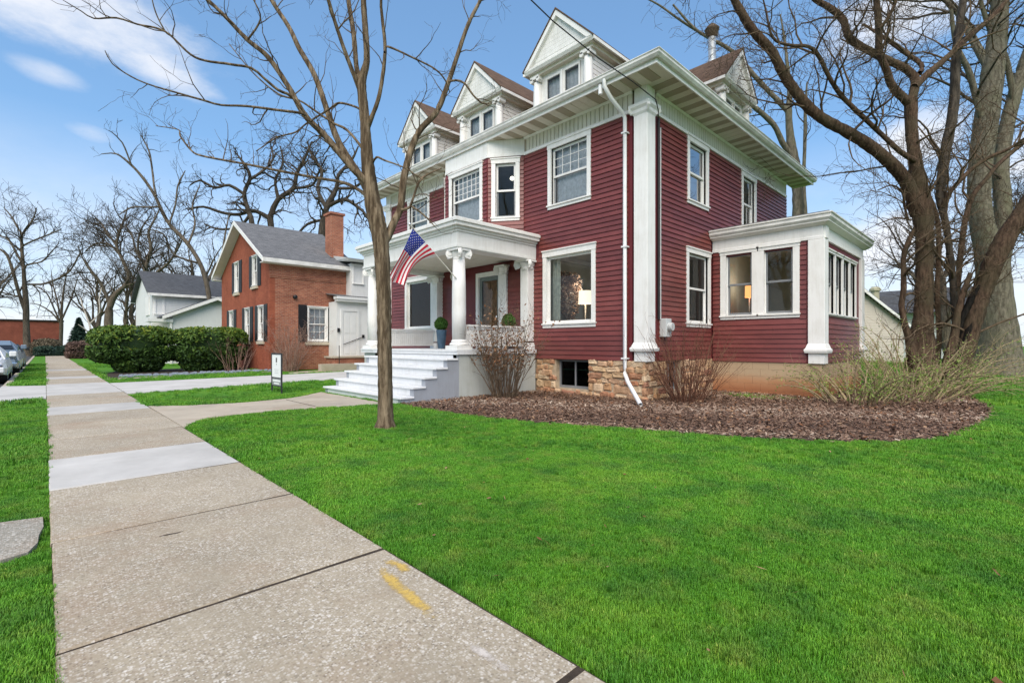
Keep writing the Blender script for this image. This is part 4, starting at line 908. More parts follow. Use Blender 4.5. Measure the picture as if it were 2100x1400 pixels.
MB().box(XS-0.2, 18.2, YS-0.2, Y0-0.035, 4.452, 4.49).build('sunroom_roof', 'shingle_grey', house)
MB().box(XS+0.055, XS+0.30, YS-0.085, YS+0.285, 3.90, 4.185).build('column_block', 'white_paint', house)
bf = backing('foundation', SUNF, YS+0.02, Y0, -0.1, 0.83, [], 'mortar', house, -0.25, -0.012); bs = backing('foundation', SUNS, -17.95, -13.62, -0.1, 0.83, [], 'mortar', house, -0.25, -0.012)
blk = MB().hexa([(0, 0, 0), (1, 0, 0), (1, 1, 0.0), (0, 1, 0.0), (0, 0, 1), (1, 0, 1), (1, 1, 1), (0, 1, 1)]).mesh('block'); blk.materials.append(MATS['painted_block'])
for fr, a0, a1, par in ((SUNF, YS, Y0-0.02, bf), (SUNS, -17.95, -13.6, bs)):
    for r_ in range(5):
        z_ = -0.10+r_*0.186; a = a0-(0.2 if r_ % 2 else 0)
        while a < a1:
            s, e = max(a, a0), min(a+0.4, a1); a += 0.4
            if e-s < 0.04: continue
            o = bpy.data.objects.new('block', blk); COL.objects.link(o); o.parent = par; o.location = fr.p(s+0.002, -0.012, z_+0.002); o.rotation_euler = (0, 0, fr.ang); o.scale = (e-s-0.004, 0.012, 0.182)
# --- pipes, cables and meter on the corner
ds = MB().tube([(9.24, 6.55, 7.37), (9.24, 6.55, 7.22), (9.45, 6.50, 6.98), (9.86, 6.46, 6.78), (9.93, 6.45, 6.68), (9.93, 6.45, 5.0), (9.93, 6.45, 3.0), (9.93, 6.45, 0.75), (9.90, 6.43, 0.62), (9.72, 6.26, 0.50), (9.62, 6.17, 0.44), (8.93, 5.42, 0.045)], 0.047, 10)
dso = ds.build('downspout', 'downspout_white', house, True)
for z in (6.3, 3.6, 0.95): MB().box(9.87, 10.02, 6.38, 6.52, z, z+0.035).build('strap', 'downspout_white', dso)
MB().tube([(10.56, 5.92, 6.7), (10.56, 5.92, 4.0), (10.56, 5.92, 1.9)], 0.03, 8).build('conduit', 'black_paint', house, True)
MB().tube([(10.66, 5.93, 6.5), (10.66, 5.93, 4.0), (10.66, 5.93, 1.9)], 0.018, 6).build('conduit', 'meter_grey', house, True)
mt = MB().box(10.66, 10.92, 5.78, 5.965, 1.48, 1.92); mt.disc((10.79, 5.785, 1.72), (0, -1, 0), 0.10, 0.11, 16); tag(bevel(mt.build('electric_meter', 'meter_grey', house), 0.01, 2))
MB().disc((9.30, 6.70, 7.32), (0, 0, -1), 0.05, 0.22, 10).build('insulator', 'sign_white', house)
cable = MB().tube([(-2.2, 6.1, 8.9), (1.5, 5.75, 7.9), (5.09, 5.51, 7.05), (6.2, 5.45, 6.78), (7.4, 5.37, 6.60), (8.5, 5.33, 6.56), (9.55, 5.42, 6.60), (10.15, 5.70, 6.66), (10.5, 5.90, 6.60)], 0.012, 6)
tag(cable.build('service_cable', 'black_rubber', None, True), 'black overhead service cable reaching the corner column of the red house', 'cable')
# ------------------------------------------------------------------ neighbours
def gable_house_brick():
    X0, X1, YA, YB = 8.0, 12.2, 25.6, 34.6; ZE, ZP, YP = 5.62, 8.0, 30.1
    h = empty('brick_house', (10, 30, 0), 'old red brick house with grey gable roof and black shutters', 'house')
    SW = Fr((0, YA), (-1, 0)); GW = Fr((X0, 0), (0, 1))
    win = (*sx(9.84, 10.92), 1.42, 3.30)
    gw = [(30.8, 31.65, 4.25, 6.05), (27.45, 28.3, 4.35, 6.0), (31.9, 32.75, 1.45, 3.3), (28.75, 29.6, 1.45, 3.3), (26.45, 27.3, 1.45, 3.3)]
    backing('wall', SW, -X1, -X0-0.25, 0, 4.62, [win], 'brick_rough', h, -0.25, 0); MB().lbox(SW, -X1, -X0, -0.25, 0.03, 4.78, ZE-0.05).build('wall', 'brick_rough', h)
    MB().lbox(SW, -X1, -X0, -0.25, 0.06, 4.70, 4.779).build('belt_course', 'brick_rough', h); MB().lbox(SW, -X1, -X0, -0.25, 0.035, 4.621, 4.699).build('belt_course', 'brick_rough', h)
    backing('gable_wall', GW, YA, YB, 0, ZE-0.05, gw[2:]+[(30.8, 31.65, 4.25, 9), (27.45, 28.3, 4.35, 9)], 'brick_painted', h, -0.25, 0.002)
    g = MB(); ge = lambda y: ZE-0.05+(ZP-ZE)*(1-abs(y-YP)/(YP-YA))
    ys = [YA, 27.45, 28.3, YP, 30.8, 31.65, YB]
    for y0, y1 in zip(ys[:-1], ys[1:]):
        zb = ZE-0.05 if (y0, y1) not in ((27.45, 28.3), (30.8, 31.65)) else 6.03
        z0a, z1a = max(zb, ge(y0)), max(zb, ge(y1))
        g.prism([(X0-0.002, y0, zb), (X0-0.002, y1, zb), (X0-0.002, y1, z1a+0.001), (X0-0.002, y0, z0a+0.001)], [(X0+0.25, y0, zb), (X0+0.25, y1, zb), (X0+0.25, y1, z1a+0.001), (X0+0.25, y0, z0a+0.001)])
    g.build('gable_wall', 'brick_painted', h)
    MB().box(X0+0.26, X1, YA+0.26, YB, 0.0, 0.5).build('floor', 'dark_room', h); MB().box(X1-0.1, X1-0.01, YA+0.26, YB, 0.51, ZE).build('partition', 'dark_room', h)
    MB().box(X0+0.26, X1-0.2, YA+0.26, YB, 3.7, 3.8).build('floor', 'dark_room', h)
    def shutter(fr, a0, a1, z0, z1):
        s = MB().lbox(fr, a0, a1, 0.005, 0.03, z0, z1); so = s.build('shutter', 'shutter_black', h); n = int((z1-z0)/0.11)
        q = MB()
        for k in range(n): q.lbox(fr, a0+0.05, a1-0.05, 0.03, 0.045, z0+0.06+k*(z1-z0-0.1)/n, z0+0.06+(k+0.6)*(z1-z0-0.1)/n)
        tag(q.build('louvres', 'shutter_black', so), kind='stuff')
    w = window(h, SW, *win, style='grid', grid=(3, 2), shade=1.0, cw=0.07, head=0.08, sill=0.08)
    m = MB(); 
    for k in (1, 2): c = win[0]+0.09+(win[1]-win[0]-0.18)*k/3; m.lbox(SW, c-0.009, c+0.009, -0.10, -0.085, 1.6, 2.35)
    m.lbox(SW, win[0]+0.1, win[1]-0.1, -0.0995, -0.0855, 1.96, 1.98); tag(m.build('muntin_grid', 'white_paint', w), kind='stuff')
    MB().lbox(SW, win[0]-0.12, win[1]+0.12, -0.05, 0.09, 1.27, 1.419).build('stone_sill', 'stone_sill', h)
    shutter(SW, win[1]+0.005, win[1]+0.46, 1.42, 3.35); shutter(SW, win[0]-0.48, win[0]-0.005, 1.42, 3.35)
    for q in gw:
        window(h, GW, *q, style='grid', grid=(2, 2), shade=0.0, cw=0.05, head=0.07, sill=0.08); sw2 = 0.56
        shutter(GW, q[0]-sw2, q[0]-0.005, q[2], q[3]+0.03); shutter(GW, q[1]+0.005, q[1]+sw2, q[2], q[3]+0.03)
        MB().lbox(GW, q[0]-0.1, q[1]+0.1, -0.05, 0.10, q[2]-0.13, q[2]-0.001).build('stone_sill', 'stone_sill', h)
    # roof with boxed eaves
    OV = 0.45; sl = (ZP-ZE)/(YP-YA)
    for s, ye in ((-1, YA), (1, YB)):
        e = ye+s*OV; ze = ZE-OV*sl+0.1; zp = ZP+0.1
        MB().prism([(X0-OV, e, ze), (X0-OV, YP, zp), (X1+0.3, YP, zp), (X1+0.3, e, ze)], [(X0-OV, e, ze+0.06), (X0-OV, YP, zp+0.06), (X1+0.3, YP, zp+0.06), (X1+0.3, e, ze+0.06)]).build('roof', 'shingle_grey', h)
        MB().prism([(X0-OV-0.03, e, ze-0.16), (X0-OV-0.03, YP, zp-0.18), (X0-OV-0.03, YP, zp+0.05), (X0-OV-0.03, e, ze+0.05)], [(X0-OV+0.03, e, ze-0.16), (X0-OV+0.03, YP, zp-0.18), (X0-OV+0.03, YP, zp+0.05), (X0-OV+0.03, e, ze+0.05)]).build('bargeboard', 'white_paint', h)
        MB().prism([(X0-OV+0.031, e, ze-0.16), (X0-OV+0.031, YP, zp-0.17), (X0-0.003, YP, zp-0.17), (X0-0.003, e, ze-0.16)], [(X0-OV+0.031, e, ze-0.13), (X0-OV+0.031, YP, zp-0.14), (X0-0.003, YP, zp-0.14), (X0-0.003, e, ze-0.13)]).build('soffit', 'white_paint', h)
        y0_, y1_ = sorted((e, ye)); MB().box(X0-OV, X1+0.3, y0_, y1_, ze-0.20, ze-0.161).build('soffit', 'white_paint', h)
        y0_, y1_ = sorted((e-s*0.001, e+s*0.10)); MB().box(X0-OV, X1+0.3, y0_, y1_, ze-0.18, ze+0.02).build('gutter', 'alu_gutter', h)
    ch = MB().box(11.38, 12.08, 26.2, 27.0, 5.2, 8.5).build('chimney', 'brick_rough', h); MB().box(11.31, 12.15, 26.13, 27.07, 8.501, 8.62).build('chimney_cap', 'brick_rough', ch); MB().box(11.25, 12.2, 26.05, 27.15, 5.75, 6.05).build('flashing', 'black_paint', ch)
    MB().tube([(12.28, 25.25, 5.3), (12.26, 25.3, 5.1), (12.22, 25.5, 4.85), (12.22, 25.52, 3.9)], 0.05, 8).build('downspout', 'downspout_white', h, True)
    MB().disc((9.2, 25.6, 3.72), (0, -1, 0), 0.10, 0.16, 10).build('wall_lamp', 'black_paint', h, True)
    # white frame addition with the side door
    AW = Fr((0, 24.6), (-1, 0))
    MB().box(10.98, 14.4, 24.6, 29, 0.2, 3.55).build('addition_wall', 'white_siding', h)
    ad = MB().lbox(AW, -14.4, -10.9, -0.1, 0.25, 3.551, 3.66); ad.lbox(AW, -14.4, -10.85, -0.1, 0.30, 3.661, 3.80); ad.build('addition_cornice', 'white_siding', h)
    MB().prism([(10.8, 24.3, 3.80), (14.4, 24.3, 3.80), (14.4, 29, 4.5), (10.8, 29, 4.5)], [(10.8, 24.3, 3.83), (14.4, 24.3, 3.83), (14.4, 29, 4.53), (10.8, 29, 4.53)]).build('addition_roof', 'shingle_grey', h)
    d = MB().lbox(AW, -12.22, -12.1, 0, 0.05, 0.68, 3.05); d.lbox(AW, -11.3, -11.18, 0, 0.05, 0.68, 3.05); d.lbox(AW, -12.22, -11.18, 0, 0.05, 3.051, 3.18); dd = d.build('side_door', 'white_siding', h)
    MB().lbox(AW, -12.09, -11.31, 0, 0.02, 0.68, 3.04).build('door_leaf', 'white_siding', dd)
    for a in (-12.0, -11.66):
        for z in (0.8, 1.9): MB().lbox(AW, a, a+0.26, 0.02, 0.035, z, z+0.95).build('door_panel', 'white_siding', dd)
    MB().tube([(12.45, 24.52, 1.72), (11.3, 24.5, 1.30)], 0.02, 6).build('handrail', 'black_paint', dd); MB().lbox(AW, -12.5, -12.38, 0, 0.07, 1.65, 1.82).build('handrail_bracket', 'black_paint', dd)
    MB().lbox(AW, -11.1, -11.0, 0, 0.12, 1.95, 2.15).build('wall_lamp', 'black_paint', h)
    st = MB().box(10.4, 13.4, 23.6, 24.599, -0.05, 0.62).build('stoop', 'brick_rough', h); MB().box(10.3, 13.5, 23.5, 24.598, 0.621, 0.70).build('stoop_slab', 'walk_concrete', st); MB().box(9.6, 11.9, 23.2, 23.599, -0.05, 0.34).build('step', 'walk_concrete', st)
    MB().tube([(10.5, 23.25, 0.0), (10.5, 23.25, 1.25)], 0.018, 6).build('rail_post', 'black_paint', st)
    # upper dormer over the addition
    DW = Fr((0, 24.95), (-1, 0))
    MB().box(11.95, 13.6, 24.95, 27, 3.9, 5.7).build('addition_wall', 'white_siding', h)
    window(h, DW, -12.66, -12.02, 4.55, 5.62, style='grid', grid=(2, 3), cw=0.06, head=0.06, sill=0.06)
    MB().prism([(11.6, 24.55, 5.75), (13.8, 24.55, 5.75), (13.8, 27, 5.95), (11.6, 27, 5.95)], [(11.5, 24.45, 5.88), (13.9, 24.45, 5.88), (13.9, 27.1, 6.35), (11.5, 27.1, 6.35)]).build('addition_cornice', 'white_siding', h)
gable_house_brick()
def white_house():
    h = empty('white_house', (8, 44, 0), 'white sided house with dark grey roof behind the clipped yew hedges', 'house')
    SW = Fr((0, 40), (-1, 0)); GW = Fr((5.15, 0), (0, 1))
    MB().box(5.15, 16, 40, 48, 0, 4.75).build('wall', 'white_siding', h)
    g = MB().prism([(5.15, 40, 4.75), (5.15, 48, 4.75), (5.15, 44, 6.5)], [(16, 40, 4.75), (16, 48, 4.75), (16, 44, 6.5)]).build('gable_wall', 'white_siding', h)
    for s, ye in ((-1, 40), (1, 48)):
        e = ye+s*0.4; MB().prism([(4.85, e, 4.60), (4.85, 44, 6.52), (16.3, 44, 6.52), (16.3, e, 4.60)], [(4.85, e, 4.68), (4.85, 44, 6.62), (16.3, 44, 6.62), (16.3, e, 4.68)]).build('roof', 'shingle_dark', h)
        y0_, y1_ = sorted((e, e+s*0.1)); MB().box(4.85, 16.3, y0_, y1_, 4.53, 4.70).build('gutter', 'alu_gutter', h)
    MB().lbox(GW, 41, 42.6, 0, 0.06, 3.3, 4.6).build('window_casing', 'white_paint', h)
    window(h, SW, -5.85, -5.25, 3.25, 4.55, style='dh', cw=0.10, pane='glass_screen')
    for k in range(14): MB().lbox(SW, -16, -5.9, 0.0, 0.02, 2.85+k*0.12, 2.85+k*0.12+0.105).build('clapboard', 'white_siding', h)
    # lower wing with its own gable
    MB().prism([(6.0, 38.2, 0), (11.0, 38.2, 0), (11.0, 38.2, 3.4), (8.5, 38.2, 4.45), (6.0, 38.2, 3.4)], [(6.0, 39.99, 0), (11.0, 39.99, 0), (11.0, 39.99, 3.4), (8.5, 39.99, 4.45), (6.0, 39.99, 3.4)]).build('wing_wall', 'white_siding', h)
    for x0, x1 in ((5.4, 8.5), (11.6, 8.5)):
        z0 = 3.4-0.6*0.54
        MB().prism([(x0, 37.8, z0-0.02), (x1, 37.8, 4.47), (x1, 39.99, 4.47), (x0, 39.99, z0-0.02)], [(x0, 37.8, z0+0.06), (x1, 37.8, 4.57), (x1, 39.99, 4.57), (x0, 39.99, z0+0.06)]).build('wing_roof', 'shingle_dark', h)
        MB().prism([(x0, 37.76, z0-0.16), (x1, 37.76, 4.32), (x1, 37.76, 4.54), (x0, 37.76, z0+0.05)], [(x0, 37.80, z0-0.16), (x1, 37.80, 4.32), (x1, 37.80, 4.54), (x0, 37.80, z0+0.05)]).build('bargeboard', 'white_paint', h)
    MB().box(4.7, 6.0, 38.0, 39.5, 2.75, 2.95).build('porch_roof', 'white_siding', h)
    for x in (4.8, 5.9): MB().box(x-0.06, x+0.06, 38.1, 38.22, 0, 2.75).build('porch_post', 'white_paint', h)
white_house()
def far_brick():
    h = empty('brick_building', (-2, 104, 0), 'low flat roofed red brick building at the end of the street', 'building')
    F = Fr((0, 101), (-1, 0))
    backing('wall', F, -1.9, 14, 0, 4.75, [(-1.35, 1.1, 0.4, 1.9)], 'brick_far', h, -0.4, 0); MB().box(-14, 1.9, 101.4, 112, 0, 4.7).build('wall', 'brick_far', h)
    MB().box(-14.2, 2.1, 100.8, 112, 4.751, 4.95).build('roof_edge', 'black_paint', h); MB().lbox(F, -1.35, 1.1, -0.39, -0.35, 0.4, 1.9).build('opening_dark', 'black_paint', h)  # black sheet stands in for the darkness inside the wall gap
    MB().lbox(F, -1.6, 1.3, 0.0, 0.35, 1.9, 2.05).build('lintel', 'black_paint', h)
far_brick()
def garage():
    h = empty('tan_garage', (46, 9, 0), 'tan sided garage with grey roof beyond the sun room', 'garage')
    # gable end faces the camera; ridge runs away from it
    a, b = Vector((38.6, 12.6, 0)), Vector((45.9, 5.8, 0)); t = (b-a).normalized(); n = Vector((-t.y, t.x, 0))*-1
    n = Vector((0.72, 0.69, 0)); mid = (a+b)/2; W = (b-a).length
    P = lambda s, d, z: tuple(a+t*(s*W)+n*d+Vector((0, 0, z)))
    prof = [(0, -0.1), (1, -0.1), (1, 2.75), (0.5, 6.6), (0, 2.75)]
    MB().prism([P(s, 0, z) for s, z in prof], [P(s, 9, z) for s, z in prof]).build('wall', 'tan_siding', h)
    for k in range(24):
        z = 0.1+k*0.2; s1 = 1.0 if z < 2.7 else 1-0.5*(z-2.75)/3.85; s0 = 1-s1
        MB().prism([P(s0, -0.02, z), P(s1, -0.02, z), P(s1, -0.001, z), P(s0, -0.001, z)], [P(s0, -0.004, z+0.19), P(s1, -0.004, z+0.19), P(s1, -0.0005, z+0.19), P(s0, -0.0005, z+0.19)]).build('siding_board', 'tan_siding', h)
    for s0, s1 in ((1.04, 0.5), (-0.04, 0.5)):
        z0 = 2.75-0.31
        MB().prism([P(s0, -0.4, z0+0.1), P(s1, -0.4, 6.7), P(s1, 9.4, 6.7), P(s0, 9.4, z0+0.1)], [P(s0, -0.4, z0+0.2), P(s1, -0.4, 6.82), P(s1, 9.4, 6.82), P(s0, 9.4, z0+0.2)]).build('roof', 'shingle_dark', h)
        MB().prism([P(s0, -0.44, z0-0.05), P(s1, -0.44, 6.5), P(s1, -0.44, 6.75), P(s0, -0.44, z0+0.17)], [P(s0, -0.40, z0-0.05), P(s1, -0.40, 6.5), P(s1, -0.40, 6.75), P(s0, -0.40, z0+0.17)]).build('bargeboard', 'white_paint', h)
garage()
def far_house():
    h = empty('grey_roof_house', (66, 8, 0), 'distant house with a broad curved grey roof behind the garage', 'house')
    MB().box(60, 76, 1, 13, 0, 4.4).build('wall', 'white_siding', h)
    prof = [(59, 4.3), (60.5, 5.2), (61.5, 6.2), (63, 6.8), (72, 6.8), (74, 6.0), (76, 4.6)]
    MB().prism([(x, 0.5, z) for x, z in prof]+[(76, 0.5, 4.3)], [(x, 13.5, z) for x, z in prof]+[(76, 13.5, 4.3)]).build('roof', 'shingle_dark', h)
    c = MB().lathe([(0.35, 4.5), (0.35, 6.6), (0.5, 6.7), (0.5, 6.9), (0.3, 7.1)], 8, 60.5, 9.9).build('chimney', 'tan_post', h)
    h2 = empty('pale_house', (75, -3.2, 0), 'pale distant house behind the giant tree trunk at the right edge', 'house')
    MB().box(66, 80, -7.5, -2.6, 0, 5.0).build('wall', 'white_siding', h2); MB().prism([(65.6, -7.9, 5.0), (80.4, -7.9, 5.0), (80.4, -2.2, 5.0), (65.6, -2.2, 5.0)], [(67.5, -5.2, 7.4), (78, -5.2, 7.4), (78, -4.9, 7.4), (67.5, -4.9, 7.4)]).build('roof', 'shingle_dark', h2)
    w = Fr((65.99, 0), (0, 1))
    for y in (-6.5, -4.4): window(h2, Fr((66, 0), (0, 1)), y, y+1.1, 1.4, 3.2, style='dh', pane='glass_screen')
far_house()

# ------------------------------------------------------------------ things on and around the porch
def planter(x, y, label):
    p = empty('potted_topiary', (x, y, PZ), label, 'potted plant', 'clipped ball topiaries on the porch')
    pot = MB().lathe([(0.105, PZ), (0.11, PZ+0.01), (0.165, PZ+0.55), (0.17, PZ+0.58), (0.15, PZ+0.58), (0.145, PZ+0.53)], 24, x, y).build('pot', 'planter_blue', p, True)
    MB().lathe([(0.145, PZ+0.52), (0.001, PZ+0.54)], 20, x, y, False).build('soil', 'soil', p)
    MB().tube([(x, y, PZ+0.5), (x+0.01, y, PZ+0.66)], 0.02, 6).build('stem', 'twig_brown', p)
    leaves('ball', [((x, y, PZ+0.78), (0.20, 0.20, 0.20))], 2600, 0.030, 'boxwood', p, core=0.8, flat=True)
def leaves(name, ells, n, size, mat, parent, core=0.85, flat=False, rough=0.22, lobes=26, dense=1.0, aspect=0.42, top_bias=0.0, box=False):
    """a body of small leaf faces: clumped shell round each ellipsoid with gaps, plus a solid core coloured dark for the inner shade"""
    V = []; F = []; T = []; r = rng
    tot = sum(e[1][0]*e[1][1]+e[1][1]*e[1][2] for e in ells)
    for c, s in ells:
        c = np.array(c); s = np.array(s); k = int(n*(s[0]*s[1]+s[1]*s[2])/tot)
        d = r.normal(size=(k, 3)); d /= np.linalg.norm(d, axis=1, keepdims=True)
        if box: d = np.sign(d)*np.abs(d)**0.55
        lb = r.normal(size=(lobes, 3)); lb /= np.linalg.norm(lb, axis=1, keepdims=True); lh = r.uniform(-1, 1, lobes)
        dn = d/np.linalg.norm(d, axis=1, keepdims=True); w = np.exp(9*(dn@lb.T-1)); bulge = (w@lh)/(w.sum(1)+0.05)
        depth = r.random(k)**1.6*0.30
        rad = (1+rough*bulge)*(1-depth)
        p = c+d*s*rad[:, None]
        nrm = d/s; nrm /= np.linalg.norm(nrm, axis=1, keepdims=True)
        nrm = nrm*0.6+r.normal(size=(k, 3))*0.6; nrm /= np.linalg.norm(nrm, axis=1, keepdims=True)
        u = np.cross(nrm, r.normal(size=(k, 3))); u /= np.linalg.norm(u, axis=1, keepdims=True); w2 = np.cross(nrm, u)
        sz = size*r.uniform(0.6, 1.5, k)[:, None]
        q = np.stack([p-u*sz, p-w2*sz*aspect, p+u*sz, p+w2*sz*aspect], 1)
        i0 = sum(len(x) for x in V); V.append(q.reshape(-1, 3)); F.append((np.arange(k*4).reshape(k, 4)+i0))
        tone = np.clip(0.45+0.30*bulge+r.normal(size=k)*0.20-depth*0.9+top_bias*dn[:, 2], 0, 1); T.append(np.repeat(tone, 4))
    me = np_mesh(name, np.concatenate(V), np.concatenate(F), mat, np.concatenate(T))
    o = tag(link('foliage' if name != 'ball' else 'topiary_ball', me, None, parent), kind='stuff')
    if core:
        for c, s in ells:
            m = MB(); N = 10
            for a in range(N+1):
                for b in range(16):
                    th = math.pi*a/N; ph = 2*math.pi*b/16; v = [math.sin(th)*math.cos(ph), math.sin(th)*math.sin(ph), math.cos(th)]
                    if box: v = [math.copysign(abs(x)**0.55, x) for x in v]
                    m.v.append(tuple(c[i]+v[i]*s[i]*core*0.86 for i in range(3)))
            for a in range(N):
                for b in range(16): m.f.append((a*16+b, a*16+(b+1) % 16, (a+1)*16+(b+1) % 16, (a+1)*16+b)); m.m.append(0)
            me = m.mesh('dark_core'); me.materials.append(MATS[mat]); link('dark_core', me, None, parent)  # solid filler in the darkest leaf tone, standing in for shade inside
    return o
planter(8.90, 12.42, 'round boxwood ball in a tall blue planter left of the porch column'); planter(9.50, 10.02, 'round boxwood ball showing above the right porch railing')
MB_ = MB().lathe([(0.06, PZ), (0.09, PZ+0.03), (0.085, PZ+0.12), (0.05, PZ+0.14)], 12, 7.5, 13.35)
tag(MB_.build('porch_ornament', 'sign_white', None, True), 'small white ornament on the porch floor beside the left railing', 'ornament')
def flag():
    f = empty('flag', (7.26, 9.58, 2.95), 'striped flag with starred blue canton on a slanted pole at the porch column', 'flag')
    a, b = Vector((7.26, 9.56, 2.95)), Vector((5.90, 9.42, 3.97)); MB().tube([a, b], 0.013, 8).build('pole', 'pole_wood', f, True)
    MB().lathe([(0.004, 3.95), (0.028, 3.98), (0.028, 4.0), (0.004, 4.03)], 10, 5.89, 9.42).build('finial', 'chrome', f, True); MB().tube([a, a+Vector((0.12, 0.01, -0.09))], 0.026, 8).build('bracket', 'downspout_white', f)
    H0, H1 = Vector((5.97, 9.43, 3.91)), Vector((6.61, 9.49, 3.43)); Q0, Q1 = Vector((5.50, 9.68, 2.80)), Vector((5.92, 9.66, 2.58))
    side = Vector((-0.10, -0.99, 0.05))
    def S(u, v):   # u along the fly, v down the hoist
        p = H0.lerp(H1, v).lerp(Q0.lerp(Q1, v), u)
        sag = Vector((-0.10*math.sin(math.pi*u)*v, 0, -0.10*math.sin(math.pi*u)*(1-v)*0.3+0.14*v*math.sin(math.pi*u)))
        fold = (0.075*u*math.sin(9.5*v+1.1*u)+0.035*u*math.sin(21*v+3*u+0.4)+0.03*math.sin(5*u+2*v))
        return tuple(p+sag+side*fold)
    def patch(name, u0, u1, v0, v1, mat, nu=26, nv=3, lift=0.0):
        V = [S(u0+(u1-u0)*i/nu, v0+(v1-v0)*j/nv) for i in range(nu+1) for j in range(nv+1)]
        F = [(i*(nv+1)+j, (i+1)*(nv+1)+j, (i+1)*(nv+1)+j+1, i*(nv+1)+j+1) for i in range(nu) for j in range(nv)]
        me = bpy.data.meshes.new(name); me.from_pydata(V, [], F); return link(name, me, mat, f, True)
    for k in range(13): patch('stripe', 0.42 if k < 7 else 0.0, 1.0, k/13, (k+1)/13, 'flag_red' if k % 2 == 0 else 'flag_white')
    patch('canton', 0.0, 0.42, 0.0, 7/13, 'flag_blue', 14, 14)
    V = []; F = []
    for r_ in range(9):
        for c_ in range(6 if r_ % 2 == 0 else 5):
            u = 0.42*(c_*2+1+(r_ % 2))/12; v = 7/13*(r_+1)/10; i = len(V)
            for s in (1, -1):
                i = len(V)
                for q in range(10):
                    rr = (0.020 if q % 2 == 0 else 0.008); p = Vector(S(u+rr*0.62*math.cos(q*math.pi/5), v+rr*1.15*math.sin(q*math.pi/5)))+side*0.004*s; V.append(tuple(p))
                F.append(tuple(range(i, i+10)))
    me = bpy.data.meshes.new('stars'); me.from_pydata(V, [], F); tag(link('stars', me, 'flag_white', f), kind='stuff')
flag()
def yard_sign():
    s = empty('yard_sign', (4.62, 14.2, 0), 'white yard sign in a black metal frame on the grass beside the driveway', 'sign')
    fr = Fr((4.78, 15.05), (4.50-4.78, 13.45-15.05)); fr = Fr((4.63, 14.62), (0.01, -1))
    W = 0.78; f = MB()
    f.lbox(fr, 0, 0.035, -0.018, 0.018, -0.1, 1.06); f.lbox(fr, W-0.035, W, -0.018, 0.018, -0.1, 1.06); f.lbox(fr, 0.036, W-0.036, -0.018, 0.018, 1.02, 1.06); f.lbox(fr, 0.036, W-0.036, -0.015, 0.015, 0.36, 0.385); f.lbox(fr, 0.036, W-0.036, -0.015, 0.015, 0.14, 0.165)
    f.build('frame', 'sign_frame', s)
    p = MB().lbox(fr, 0.04, W-0.04, -0.008, 0.008, 0.39, 1.015); po = p.build('panel', 'sign_white', s)
    r = MB().lbox(fr, 0.045, W-0.045, -0.006, 0.006, 0.17, 0.355); ro = r.build('rider_panel', 'sign_grey', s)
    for sd in (-1, 1):
        o0, o1 = sorted((sd*0.0085, sd*0.011)); c = W/2
        MB().lbox(fr, c-0.045, c-0.008, o0, o1, 0.80, 0.93).build('emblem', 'sign_frame', po); MB().lbox(fr, c+0.008, c+0.045, o0, o1, 0.80, 0.93).build('emblem', 'sign_frame', po)
        MB().lbox(fr, c-0.028, c+0.028, o0, o1, 0.735, 0.765).build('lettering', 'sign_grey', po)
        for z, w in ((0.60, 0.17), (0.55, 0.13), (0.50, 0.15)): MB().lbox(fr, c-w, c+w, o0*0.98, o1*0.8, z, z+0.012).build('lettering', 'meter_grey', po)
        o0, o1 = sorted((sd*0.0065, sd*0.009))
        MB().lbox(fr, 0.10, W-0.10, o0, o1, 0.27, 0.32).build('lettering', 'sign_white', ro); MB().lbox(fr, 0.2, W-0.2, o0, o1, 0.20, 0.235).build('lettering', 'sign_white', ro)
yard_sign()
# --- things seen through the panes
def lamp(x, y, z, r, h, mat, label, drop=0.55, watts=16):
    l = empty('table_lamp', (x, y, z), label, 'lamp')
    MB().lathe([(0.09, z), (0.09, z+0.02), (0.02, z+0.05), (0.018, z+drop)], 14, x, y).build('stem', 'lamp_stem', l, True)
    MB().lathe([(r, z+drop), (r*0.94, z+drop+h)], 24, x, y, False).build('lamp_shade', mat, l, True)
    ld = bpy.data.lights.new('bulb', 'POINT'); ld.energy = watts; ld.color = (1.0, 0.93, 0.82); ld.shadow_soft_size = 0.06; lo = bpy.data.objects.new('bulb', ld); COL.objects.link(lo); lo.location = (x, y, z+drop+h+0.12); attach(lo, l)
lamp(10.95, 8.40, 1.92, 0.20, 0.36, 'shade_cream', 'table lamp with cream drum shade inside the picture window', 0.52, 9)
tag(MB().box(10.7, 11.2, 8.15, 8.7, 1.17, 1.90).build('side_table', 'oak_door'), 'small wooden table holding the cream lamp inside the picture window', 'table')
def armchair():
    c = empty('armchair', (11.6, 9.35, 1.17), 'white upholstered armchair inside the picture window', 'armchair')
    for nm, b in (('seat', (11.45, 12.1, 9.2, 9.9, 1.35, 1.62)), ('backrest', (11.30, 11.47, 9.18, 9.92, 1.35, 2.30)), ('armrest', (11.48, 12.1, 9.1, 9.2, 1.3, 1.85)), ('armrest', (11.48, 12.1, 9.9, 10.0, 1.3, 1.85))):
        o = MB().box(*b).build(nm, 'chair_fabric', c); bevel(o, 0.045, 3)
    for x in (11.45, 12.0):
        for y in (9.2, 9.85): MB().box(x, x+0.05, y, y+0.05, 1.17, 1.35).build('leg', 'oak_door', c)
armchair()
